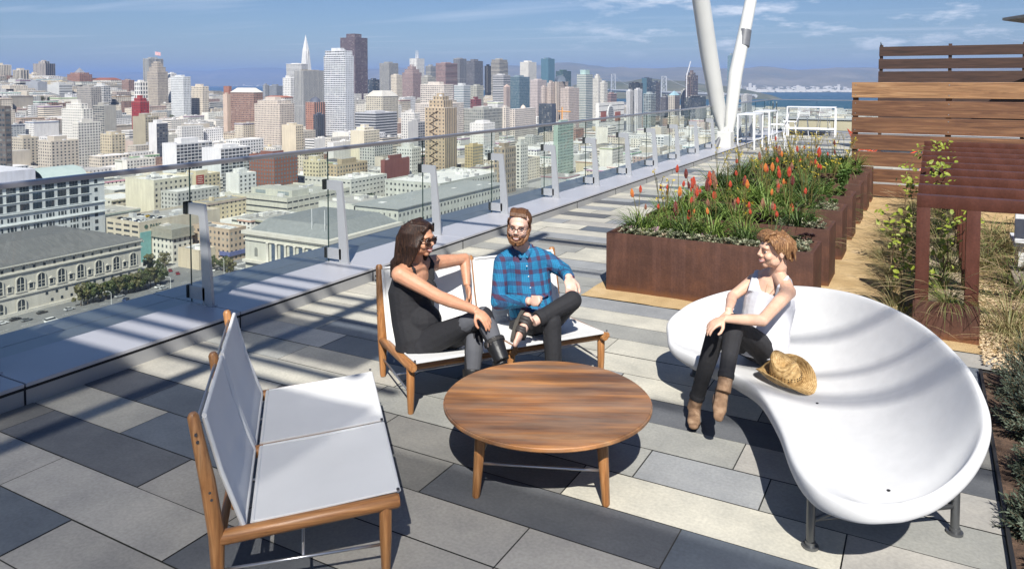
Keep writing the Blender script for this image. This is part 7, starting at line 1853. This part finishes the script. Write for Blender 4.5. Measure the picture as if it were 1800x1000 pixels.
def sole(mb,base,d,u,L_=.235,w_=.042,k=1.0,th=.010):
    s_=d.cross(u); pts=[]; n=20
    for i in range(n):
        a=2*pi*i/n; x=math.cos(a);y=math.sin(a); ln=(L_-.005)*k*.5; wd=(w_*(1.0 if x>0 else .78))*k
        pts.append(base+d*((L_*.5-.085)*k+ln*x)+s_*wd*y*(abs(x)**.0 if True else 1))
    vs=[p+u*0.004 for p in pts]+[p-u*th for p in pts]; mb.add(vs,[tuple(range(n)),tuple(range(2*n-1,n-1,-1))]+[(i,n+i,n+(i+1)%n,(i+1)%n) for i in range(n)])
# ------------------------------------------------------------ woman in black on the loveseat
def woman_black():
    f=cdir(.80,-.55); pel=J(738,600,5.12); org=Vector((pel.x,pel.y,0))
    o=empty('person',org,0,'woman with long dark hair and sunglasses in black tank top and leggings on the loveseat','person')
    w1=J(727,560,5.17); ch=J(722,505,5.20); nb=J(731,463,5.17); hc=J(738,420,5.10)
    rs=J(703,482,5.03); ls=J(764,462,5.33); re=J(772,522,4.90); rw=J(838,546,4.76); le=J(817,455,5.52); lw=J(821,502,5.42)
    rh=J(742,606,5.05); lh=J(755,602,5.22); k1=J(850,556,4.84); a1=J(882,632,4.70); k2=J(834,585,4.92); a2=J(828,704,4.80)
    h=Head(hc,cdir(.86,-.50,-.10),(ZU+RGT*-.05).normalized(),1.03)
    sk=MB(); head_skin(sk,h)
    sk.tube([h.P(0,-.018,-.04),h.P(0,-.03,-.10),nb+ZU*.0,ch.lerp(nb,.6)],[.050,.049,.056,.08],14)
    torso(sk,[pel,w1,ch,ch.lerp(nb,.72),nb],f,[.170,.150,.155,.125,.060],[.75,.78,.72,.62,.8])
    for s_ in (rs,ls):
        sk.tube([nb-ZU*.02,nb.lerp(s_,.55)-ZU*.004,s_],[.060,.058,.056],12); sk.ell(s_,(.058,)*3,None,14)
    bd=(ch+f*.085); 
    rt=f.cross(ZU).normalized()
    for s in(-1,1): sk.ell(ch+f*.088+rt*s*.070-ZU*.008,(.062,.055,.058),None,14)
    limb(sk,rs,re,rw,(.056,.052,.042,.042,.027)); limb(sk,ls,le,lw,(.054,.050,.041,.040,.026))
    hand(sk,rw,(J(868,575,4.70)-rw),cdir(-.1,.4,-1),-1,.34,.8,.98); hand(sk,lw,(J(829,540,5.40)-lw),cdir(-.7,-.4,-.1),-1,.30,.8,.98)
    sk.ell(rh,(.10,.10,.09),None,14); sk.ell(lh,(.10,.10,.09),None,14)
    limb(sk,rh,k1,a1,(.090,.080,.056,.052,.036)); limb(sk,lh,k2,a2,(.090,.080,.056,.052,.036))
    remesh(sk,'body',SK1,o,.0045,3,origin=org)
    face_parts(h,None,(.45,.13,.11),eyes=False,brow=(.03,.018,.012)) if False else None
    fp=empty('tmp'); 
    def feat(fn):
        before=set(bpy.data.objects); fn()
        for q in set(bpy.data.objects)-before:
            q.data.transform(Matrix.Translation(-org)); q.parent=o
    bpy.data.objects.remove(fp)
    feat(lambda:face_parts(h,None,(.45,.13,.11),eyes=False,brow=(.03,.018,.012))); feat(lambda:gl_frames(h,None,True))
    # tank top
    t=MB(); up=.010
    torso(t,[pel-ZU*.03,pel+ZU*.02,w1,ch-ZU*.02,ch.lerp(nb,.36)],f,[.187,.182,.165,.172,.158],[.80,.82,.82,.82,.78])
    for s in(-1,1): t.ell(ch+f*.090+rt*s*.070-ZU*.008,(.070,.062,.064),None,14)
    t.ell(ch.lerp(pel,.6)+f*.06,(.13,.13,.12),None,14)
    for s,sh in((-1,rs),(1,ls)):
        m_=nb.lerp(sh,.55)+ZU*.058
        frt=ch.lerp(nb,.30)+f*.108+rt*(-.075 if sh is ls else .075)*(-1 if rt.dot(rs-ls)<0 else 1)
        bck=ch.lerp(nb,.30)-f*.095+(frt-ch.lerp(nb,.30)-f*.108)
        t.tube([frt,frt.lerp(m_,.6)+f*.028+ZU*.012,m_,bck.lerp(m_,.6)-f*.022+ZU*.01,bck],[.024]*5,8,el=.4,upv=ZU)
    remesh(t,'tank_top',BLKC,o,.006,3,origin=org)
    # leggings
    g=MB()
    g.ell(rh,(.112,.112,.10),None,14); g.ell(lh,(.112,.112,.10),None,14); g.ell(pel-ZU*.02,(.165,.14,.10),basis(f,ZU),14)
    limb(g,rh,k1,a1,(.100,.088,.063,.059,.045)); limb(g,lh,k2,a2,(.100,.088,.063,.059,.045))
    remesh(g,'leggings',BLKC,o,.006,4,origin=org)
    g=MB(); 
    for (hp_,kn,an) in ((rh,k1,a1),(lh,k2,a2)):
        dd=(kn-hp_).normalized(); of=cdir(.25,-.55,.45)*.010
        g.tube([hp_.lerp(kn,.52)+of*.8,hp_.lerp(kn,.75)+of,kn+of,kn.lerp(an,.28)+of,kn.lerp(an,.60)+of*.8],[.052,.064,.0625,.058,.048],14)
    remesh(g,'knee_panel',GRYC,o,.006,3,origin=org)
    for an,kn,td,nm in ((a1,k1,J(925,652,4.55)-J(882,632,4.70),'boot'),(a2,k2,cdir(.3,-.9,0),'boot')):
        bt=MB(); up_=(kn-an).normalized(); bt.tube([an-up_*.01,an.lerp(kn,.25),an.lerp(kn,.46)],[.047,.056,.068],16)
        base,d,u=shoe(bt,an,td,up_,.245,.044); r_=remesh(bt,nm,LEATH,o,.006,2,origin=org)
        s2=MB(); sole(s2,base,d,u,.25,.045,1,.022); q=s2.build('sole',FLAT((.015,.015,.015)),r_); q.data.transform(Matrix.Translation(-org))
    s2=MB(); an,kn=a1,k1; up_=(kn-an).normalized(); c=an.lerp(kn,.40); s2.tube([c-up_*.010,c+up_*.010],[.069,.070],18); c2=an.lerp(kn,.37)+cdir(-.6,-.7,.1)*.066
    q=s2.build('boot_strap',FLAT((.02,.018,.017)),o); q.data.transform(Matrix.Translation(-org))
    s2=MB(); s2.tube([c2+ZU*.013,c2-ZU*.013],.006,6); s2.tube([c2+ZU*.013+RGT*.02,c2-ZU*.013+RGT*.02],.006,6); q=s2.build('buckle',M_STEEL,o); q.data.transform(Matrix.Translation(-org))
    # hair
    hr=MB(); h.E(hr,(0,-.022,.046),(.083,.096,.082),24); rr=random.Random(4)
    for s in(-1,1):
        for k in range(11):
            a=k/10; x0=s*(.030+.052*math.sin(a*1.5)); y0=.050-.115*a
            ln=.30+.05*rr.random(); 
            pts=[(x0*.75,y0*.9+.012,.105-.035*a*0),(x0*1.12,y0,.045),(s*(.084+.004*rr.random()),y0-.012,-.03),(s*(.080-.01*a),y0-.035,-.10),(s*(.070+.02*rr.random()),y0-.065-.02*a,-.17),(s*(.060+.03*rr.random()),y0-.085,-.10-ln*.55)]
            if s>0 or True: h.T(hr,pts,[.016,.019,.019,.018,.016,.008],8)
    for k in range(12):
        x=-.07+.14*k/11; h.T(hr,[(x*.6,-.03,.118),(x,-.085,.07),(x*1.1,-.112,0),(x*1.1,-.118,-.09),(x*1.1,-.125,-.19),(x,-.13,-.28-.04*rr.random())],[.018,.021,.022,.021,.018,.009],8)
    h.T(hr,[(-.052,.055,.060),(-.03,.068,.088),(0,.060,.106),(.03,.066,.090),(.052,.052,.062)],[.012,.015,.016,.015,.012],8)
    remesh(hr,'hair',HD,o,.0045,2,origin=org)
    return o
# ------------------------------------------------------------ man in plaid
def plaid(yaw):
    m,nt,b=new_mat('blue_plaid_flannel'); tc=N(nt,'ShaderNodeTexCoord'); mp=N(nt,'ShaderNodeMapping'); mp.inputs['Rotation'].default_value=(0,0,yaw); mp.inputs['Scale'].default_value=(1,1,1); L(nt,tc.outputs['Object'],mp.inputs[0])
    sp=N(nt,'ShaderNodeSeparateXYZ'); L(nt,mp.outputs[0],sp.inputs[0])
    nz=N(nt,'ShaderNodeTexNoise',i_Scale=5.0,i_Detail=2.0); L(nt,tc.outputs['Object'],nz.inputs['Vector']); wob=mathn(nt,'MULTIPLY',mathn(nt,'SUBTRACT',nz.outputs['Fac'],.5),.035)
    X=mathn(nt,'ADD',mathn(nt,'ADD',sp.outputs[0],mathn(nt,'MULTIPLY',sp.outputs[1],.5)),wob); Z=mathn(nt,'ADD',sp.outputs[2],wob)
    def band(v,per,w_,off=0):
        fr=mathn(nt,'FRACT',mathn(nt,'ADD',mathn(nt,'DIVIDE',v,per),off)); return mathn(nt,'LESS_THAN',mathn(nt,'ABSOLUTE',mathn(nt,'SUBTRACT',fr,.5)),w_/2)
    bx_,bz_=band(X,.085,.36),band(Z,.085,.36); tot=mathn(nt,'MULTIPLY',mathn(nt,'ADD',bx_,bz_),.5)
    c=ramp(nt,tot,[(0,(.010,.19,.36)),(.5,(.025,.09,.20)),(1,(.080,.025,.055))])
    thin=mathn(nt,'MAXIMUM',band(X,.013,.22),band(Z,.013,.22)); c=mixc(nt,mathn(nt,'MULTIPLY',thin,.55),c,(.012,.03,.085))
    L(nt,c,b.inputs['Base Color']); b.inputs['Roughness'].default_value=.85
    nb=N(nt,'ShaderNodeTexNoise',i_Scale=16.0,i_Detail=4.0); L(nt,tc.outputs['Object'],nb.inputs['Vector']); bp=N(nt,'ShaderNodeBump',i_Strength=.7,i_Distance=.012); L(nt,nb.outputs['Fac'],bp.inputs['Height']); L(nt,bp.outputs[0],b.inputs['Normal']); return m
def folds(mb,pts):
    for a,b_,c,r in pts: mb.tube([a,b_,c],[r*.5,r,r*.5],8)
def man():
    f=cdir(.12,-1.0); pel=J(938,562,5.56); org=Vector((pel.x,pel.y,0)); rt=f.cross(ZU).normalized()
    o=empty('person',org,0,'bearded man with black glasses in blue plaid shirt, ankle resting on his knee','person')
    w1=J(932,528,5.60); ch=J(925,480,5.64); nb=J(918,437,5.60); hc=J(913,398,5.50)
    rs=J(884,461,5.60); ls=J(960,457,5.64); re=J(876,531,5.52); rw=J(932,529,5.28); le=J(991,476,5.60); lw=J(1000,488,5.33)
    rh=J(918,572,5.54); lh=J(957,572,5.54); k1=J(1006,528,5.17); a1=J(937,566,5.00); k2=J(970,566,5.07); a2=J(975,694,5.00)
    h=Head(hc,cdir(-.22,-.97,-.12),(ZU+RGT*.10).normalized(),1.08)
    sk=MB(); head_skin(sk,h,True); sk.tube([h.P(0,-.018,-.04),h.P(0,-.03,-.10),nb,ch.lerp(nb,.6)],[.056,.057,.062,.09],14)
    torso(sk,[pel,w1,ch,ch.lerp(nb,.72),nb],f,[.150,.138,.162,.135,.062],[.72,.75,.66,.6,.8])
    for s_ in (rs,ls): sk.tube([nb-ZU*.03,nb.lerp(s_,.5)-ZU*.008,s_],[.055,.055,.055],12); sk.ell(s_,(.055,)*3,None,12)
    limb(sk,rs,re,rw,(.050,.046,.040,.040,.028)); limb(sk,ls,le,lw,(.050,.046,.040,.040,.028))
    hand(sk,rw,(J(948,529,5.22)-rw),cdir(.2,.9,-.4),1,1.0,.05,.98,True)
    hand(sk,lw,(J(1007,520,5.22)-lw),cdir(-.2,.5,-.8),1,.42,.9,1.10)
    sk.ell(rh,(.09,.09,.08),None,12); sk.ell(lh,(.09,.09,.08),None,12)
    limb(sk,rh,k2,a2,(.080,.070,.052,.048,.034)); limb(sk,lh,k1,a1,(.080,.070,.052,.048,.034))
    b2=MB(); base,d,u=shoe(sk,a1-(a1-k1).normalized()*-.01,cdir(-.30,-.80,-.55),(k1-a1).normalized()+cdir(.3,-.9,.0)*.25,.25,.044)
    base2,d2,u2=shoe(sk,a2,cdir(.15,-1,0),ZU,.25,.044)
    remesh(sk,'body',SK2,o,.0045,3,origin=org)
    def feat(fn):
        before=set(bpy.data.objects); fn()
        for q in set(bpy.data.objects)-before: q.data.transform(Matrix.Translation(-org)); q.parent=o
    feat(lambda:face_parts(h,None,(.42,.16,.13),True,brow=(.20,.11,.06))); feat(lambda:gl_frames(h,None,False))
    # beard and hair
    bd=MB()
    for s in(-1,1):
        h.T(bd,[(s*.073,.004,.004),(s*.066,.018,-.034),(s*.056,.036,-.066),(s*.034,.060,-.090),(0,.074,-.100)],[.008,.014,.018,.021,.023],10)
        h.T(bd,[(s*.044,.066,-.058),(s*.032,.080,-.076),(0,.086,-.084)],[.008,.010,.011],8); h.T(bd,[(0,.0985,-.0405),(s*.018,.093,-.0415),(s*.030,.082,-.050),(s*.034,.076,-.062)],[.0045,.0048,.005,.005],8)
    remesh(bd,'beard',hair_mat('ginger_beard',(.10,.045,.02),(.22,.105,.05),(.32,.17,.09)),o,.004,2,origin=org)
    hr=MB(); h.E(hr,(0,-.024,.042),(.0785,.090,.078),22); rr=random.Random(8)
    for k in range(9):
        x=-.052+.104*k/8; h.T(hr,[(x*1.02,.064-.25*abs(x)*.3,.082),(x*.93+.006,.046,.100),(x*.88+.012,.0,.110),(x*.93+.010,-.05,.102)],[.007,.010,.012,.010],8)
    for s in(-1,1): h.T(hr,[(s*.066,.046,.062),(s*.075,.022,.028),(s*.076,.010,.004)],[.008,.008,.005],8)
    remesh(hr,'hair',HR,o,.004,2,origin=org)
    # shirt
    t=MB(); torso(t,[pel-ZU*.01,w1,ch,ch.lerp(nb,.6),ch.lerp(nb,.95)],f,[.172,.166,.182,.158,.085],[.76,.80,.72,.68,.8],24)
    for s_ in (rs,ls): t.tube([nb-ZU*.035,nb.lerp(s_,.5)-ZU*.006,s_],[.060,.066,.068],14); t.ell(s_,(.068,)*3,None,14)
    limb(t,rs,re,rs.lerp(re,0) if False else rw-(rw-re)*.06,(.068,.066,.058,.054,.044)); limb(t,ls,le,lw-(lw-le)*.04,(.068,.064,.056,.052,.044))
    t.ell(pel+f*.07+ZU*.06,(.12,.10,.09),None,14)
    folds(t,[(re.lerp(rs,.3)+f*.05,re+f*.058+rt*.01,re.lerp(rw,.3)+f*.05,.020),(w1+f*.115-rt*.10,w1+f*.128,w1+f*.118+rt*.09-ZU*.02,.016),(w1+f*.11-rt*.12+ZU*.07,w1+f*.127-rt*.02+ZU*.035,w1+f*.122+rt*.08+ZU*.01,.014),(ls+f*.05-rt*.02,ls+f*.055-ZU*.04,le+f*.03,.014),(rs+f*.045+rt*.03,ch+f*.10+rt*-.12,w1+f*.10-rt*.13,.014)])
    for s in(-1,1):   # collar
        t.tube([nb-f*.052+ZU*.028+rt*s*.01,nb+rt*s*.066+ZU*.024,nb+f*.058+rt*s*.040-ZU*.012,nb+f*.098+rt*s*.022-ZU*.050],[.015,.018,.018,.011],8,el=.6,upv=ZU)
    yaw=-math.atan2(rt.y,rt.x); remesh(t,'plaid_shirt',plaid(yaw),o,.0055,2,origin=org)
    for px,py in ((925,460),(931,478),(935,493),(936,513)):
        tt=(py-440)/100; c=J(px,py,5.60); c=ch.lerp(nb,(480-py)/43) if py<480 else ch.lerp(w1,(py-480)/48*1.3)
        c=c+f*(.134 if py<480 else .140); mb=MB(); mb.ell(c,(.0052,.0052,.0052),None,8); q=mb.build('button',FLAT((.7,.7,.72),.3),o,smooth=True); q.data.transform(Matrix.Translation(-org))
    # trousers
    g=MB(); g.ell(pel-ZU*.01,(.155,.125,.10),basis(f,ZU),14); g.ell(rh,(.10,.10,.09),None,14); g.ell(lh,(.10,.10,.09),None,14)
    limb(g,rh,k2,a2,(.094,.084,.065,.060,.050)); limb(g,lh,k1,a1-(a1-k1)*.12,(.094,.084,.066,.060,.052))
    folds(g,[(rh+f*.05,rh.lerp(k2,.5)+ZU*.075,k2+ZU*.055,.016),(k1+ZU*.05,lh.lerp(k1,.6)+ZU*.07,lh+ZU*.06+f*.03,.016)])
    cu=a1-(a1-k1)*.14; cd=(k1-a1).normalized(); g.tube([cu-cd*.012,cu+cd*.035],[.056,.057],16)
    remesh(g,'black_jeans',BLKJ,o,.006,3,origin=org)
    for (b_,dd,uu) in ((base,d,u),(base2,d2,u2)):
        s3=MB(); sole(s3,b_,dd,uu,.262,.054,1,.020); q3=s3.build('sandal',FLAT((.055,.05,.042),.9),o); q3.data.transform(Matrix.Translation(-org))
        s2=MB(); sd=dd.cross(uu)
        for off in (.0,.03,.085,.105): s2.tube([b_+dd*off+sd*.046,b_+dd*off+sd*.036+uu*.055,b_+dd*(off+.01)+uu*.078 if off<.05 else b_+dd*(off+.01)+uu*.055,b_+dd*off-sd*.036+uu*.055,b_+dd*off-sd*.046],[.016]*5,8,el=.4,upv=uu)
        q=s2.build('straps',FLAT((.035,.030,.028),.6),q3,smooth=True); q.data.transform(Matrix.Translation(-org))
    return o
# ------------------------------------------------------------ woman in white on the sofa
def woman_white():
    f=cdir(-.62,-.78); pel=J(1338,608,4.80); org=Vector((pel.x,pel.y,0)); rt=f.cross(ZU).normalized()
    o=empty('person',org,0,'woman with short tousled honey hair in white tank top seated on the white sofa','person')
    w1=J(1345,572,4.82); ch=J(1353,527,4.86); nb=J(1366,483,4.84); hc=J(1361,441,4.78)
    ls=J(1386,513,4.66); rs=J(1326,493,5.00); le=J(1340,563,4.44); lw=J(1272,560,4.40); re=J(1287,521,4.92); rw=J(1281,546,4.66)
    lh=J(1346,618,4.74); rh=J(1322,606,4.88); k1=J(1291,569,4.52); a1=J(1273,680,4.36); k2=J(1258,588,4.56); a2=J(1221,712,4.69)
    h=Head(hc,cdir(-.985,-.17,-.03),(ZU+RGT*.16).normalized(),1.0)
    sk=MB(); head_skin(sk,h); sk.tube([h.P(0,-.018,-.04),h.P(0,-.034,-.10),nb,ch.lerp(nb,.6)],[.047,.047,.055,.075],14)
    torso(sk,[pel,w1,ch,ch.lerp(nb,.72),nb],f,[.150,.122,.132,.112,.050],[.75,.74,.68,.6,.8])
    for s_ in (rs,ls): sk.tube([nb+ZU*.012,nb.lerp(s_,.5)+ZU*.012,s_],[.044,.046,.044],12); sk.ell(s_,(.046,)*3,None,12)
    sk.tube([nb+f*.035+rt*.008-ZU*.02,nb.lerp(rs,.8)+f*.02+ZU*.012],[.012,.010],8); sk.tube([nb+f*.035-rt*.008-ZU*.02,nb.lerp(ls,.8)+f*.02+ZU*.012],[.012,.010],8)
    for s in(-1,1): sk.ell(ch+f*.068+rt*s*.058-ZU*.008,(.048,.042,.045),None,12)
    limb(sk,rs,re,rw,(.044,.040,.034,.034,.023)); limb(sk,ls,le,lw,(.044,.041,.035,.034,.023))
    hand(sk,lw,(J(1238,578,4.38)-lw),cdir(.1,.3,-1),1,.36,.8,.92); hand(sk,rw,(J(1283,575,4.62)-rw),cdir(.1,.7,-.4),-1,.30,.8,.92)
    sk.ell(rh,(.09,.09,.08),None,12); sk.ell(lh,(.09,.09,.08),None,12)
    limb(sk,lh,k1,a1,(.080,.070,.050,.046,.033)); limb(sk,rh,k2,a2,(.080,.070,.050,.046,.033))
    remesh(sk,'body',SK3,o,.0045,3,origin=org)
    def feat(fn):
        before=set(bpy.data.objects); fn()
        for q in set(bpy.data.objects)-before: q.data.transform(Matrix.Translation(-org)); q.parent=o
    feat(lambda:face_parts(h,None,(.55,.20,.17),brow=(.16,.08,.04)))
    t=MB(); torso(t,[pel-ZU*.035,pel+ZU*.03,w1,ch-ZU*.02,ch.lerp(nb,.34)],f,[.178,.174,.156,.162,.140],[.86,.84,.84,.80,.78],22)
    for s in(-1,1): t.ell(ch+f*.070+rt*s*.058-ZU*.010,(.056,.050,.052),None,12)
    for sh,oth in((rs,ls),(ls,rs)):
        sgn=1 if (sh-nb).dot(rt)>0 else -1
        m_=nb.lerp(sh,.76)+ZU*.047; frt=ch.lerp(nb,.34)+f*.088+rt*sgn*.086; bck=ch.lerp(nb,.30)-f*.085+rt*sgn*.085
        t.tube([frt,frt.lerp(m_,.55)+f*.022+ZU*.008,m_,bck.lerp(m_,.6)-f*.018,bck],[.042,.036,.036,.036,.042],10,el=.36,upv=ZU)
    folds(t,[(w1+f*.11-rt*.06,w1+f*.125-ZU*.03,pel+f*.13+rt*.05,.015),(ch+f*.10+rt*.02-ZU*.05,w1+f*.115+rt*.05,pel+f*.12+rt*.10,.013),(w1-rt*.12,pel-rt*.13+f*.06+ZU*.03,pel-rt*.10+f*.12,.016)])
    t.ell(lh+ZU*.03+rt*.0,(.10,.10,.075),None,14)
    remesh(t,'white_tank_top',WHC,o,.0055,2,origin=org)
    g=MB(); g.ell(pel-ZU*.01,(.150,.125,.095),basis(f,ZU),14); g.ell(rh,(.098,.098,.088),None,14); g.ell(lh,(.098,.098,.088),None,14)
    limb(g,lh,k1,a1-(a1-k1)*.13,(.090,.078,.060,.055,.044)); limb(g,rh,k2,a2-(a2-k2)*.12,(.090,.078,.060,.055,.044))
    for a,k in ((a1,k1),(a2,k2)): cd=(k-a).normalized(); c=a+cd*.055; g.tube([c-cd*.006,c+cd*.022],[.047,.049],16)
    folds(g,[(k1+f*.04,k1.lerp(lh,.3)+ZU*.05,lh+ZU*.075,.014)])
    remesh(g,'black_trousers',BLKJ,o,.0055,3,origin=org)
    for an,kn,td,upp in ((a1,k1,J(1266,740,4.20)-a1,(k1-a1).normalized()+cdir(0,-.6,.3)),(a2,k2,cdir(-.28,-1,-.02),ZU)):
        bt=MB(); up_=(kn-an).normalized(); 
        bt.tube([an-up_*.03,an+up_*.05],[.041,.042],16); base,d,u=shoe(bt,an,td,upp,.225,.040,1.02); r_=remesh(bt,'suede_boot',SUEDE,o,.005,2,origin=org)
        s2=MB(); sole(s2,base,d,u,.232,.041,1,.010); hl=base-d*.035; 
        s2.tube([hl,hl-u*.030],[.030,.028],12)
        q=s2.build('sole',FLAT((.05,.03,.02)),r_); q.data.transform(Matrix.Translation(-org))
    hr=MB(); rr=random.Random(12); h.E(hr,(0,-.026,.046),(.079,.090,.077),22)
    for k in range(95):
        a=rr.uniform(-1,1); bq=rr.uniform(0,1); x=.072*a; y0=.060-.125*bq; z0=.098+.022*rr.random()-.045*abs(a)**2-.03*max(0,bq-.6)
        sw=rr.uniform(-.2,.4)
        pts=[(x*.7,y0+.02,z0),(x+.01*sw,y0-.005,z0+.018*rr.random()),(x*1.15,y0-.04,z0-.02),(x*1.2+.01*sw,y0-.065,z0-.055)]
        h.T(hr,pts,[.004,.0085,.0085,.003],7)
    for s in(-1,1):
        for k in range(10):
            y0=.060-.014*k; ln=.07 if k<4 else .11; h.T(hr,[(s*.052,y0,.096),(s*.076,y0-.006,.066),(s*(.080+.008*rr.random()),y0-.020,.036),(s*.078,y0-.035-.02*rr.random(),.05-ln+.025*rr.random())],[.007,.009,.008,.003],7)
    for k in range(11): x=-.06+.12*k/10; h.T(hr,[(x*.8,-.06,.108),(x*1.05,-.104,.062),(x*1.05,-.108,.005),(x,-.088,-.060-.012*rr.random())],[.009,.011,.010,.003],7)
    for k in range(7): x=-.045+.09*k/6; h.T(hr,[(x,.01,.125),(x+.006,.052,.118),(x+.014,.078,.092),(x+.020,.084,.066)],[.010,.012,.010,.004],7)
    remesh(hr,'hair',HB,o,.0042,1,origin=org)
    s2=MB(); pts=[nb+rt*.045+ZU*.02-f*.01,nb+rt*.035+f*.06-ZU*.03,ch+f*.125+ZU*.01,w1+f*.13+ZU*.02]; s2.tube(pts,[.0012]*4,5); s2.tube([nb-rt*.045+ZU*.02-f*.01,nb-rt*.035+f*.06-ZU*.03,ch+f*.125+ZU*.01],[.0012]*3,5)
    q=s2.build('necklace',FLAT((.3,.22,.12),.3),o); q.data.transform(Matrix.Translation(-org))
    return o
woman_black(); man(); woman_white()
# ================================================================== AIR
mb=MB(); mb.box(-32000,32000,-3000,33000,-109,420)
hz=mb.build('haze',None); tag(hz,kind='stuff')
m=bpy.data.materials.new('air'); m.use_nodes=True; nt=m.node_tree
for n_ in list(nt.nodes):
    if n_.type!='OUTPUT_MATERIAL': nt.nodes.remove(n_)
pv=N(nt,'ShaderNodeVolumePrincipled'); pv.inputs['Color'].default_value=HAZEC; pv.inputs['Density'].default_value=HAZED; pv.inputs['Anisotropy'].default_value=.0
L(nt,pv.outputs[0],[n_ for n_ in nt.nodes if n_.type=='OUTPUT_MATERIAL'][0].inputs['Volume'])
hz.data.materials.append(m)
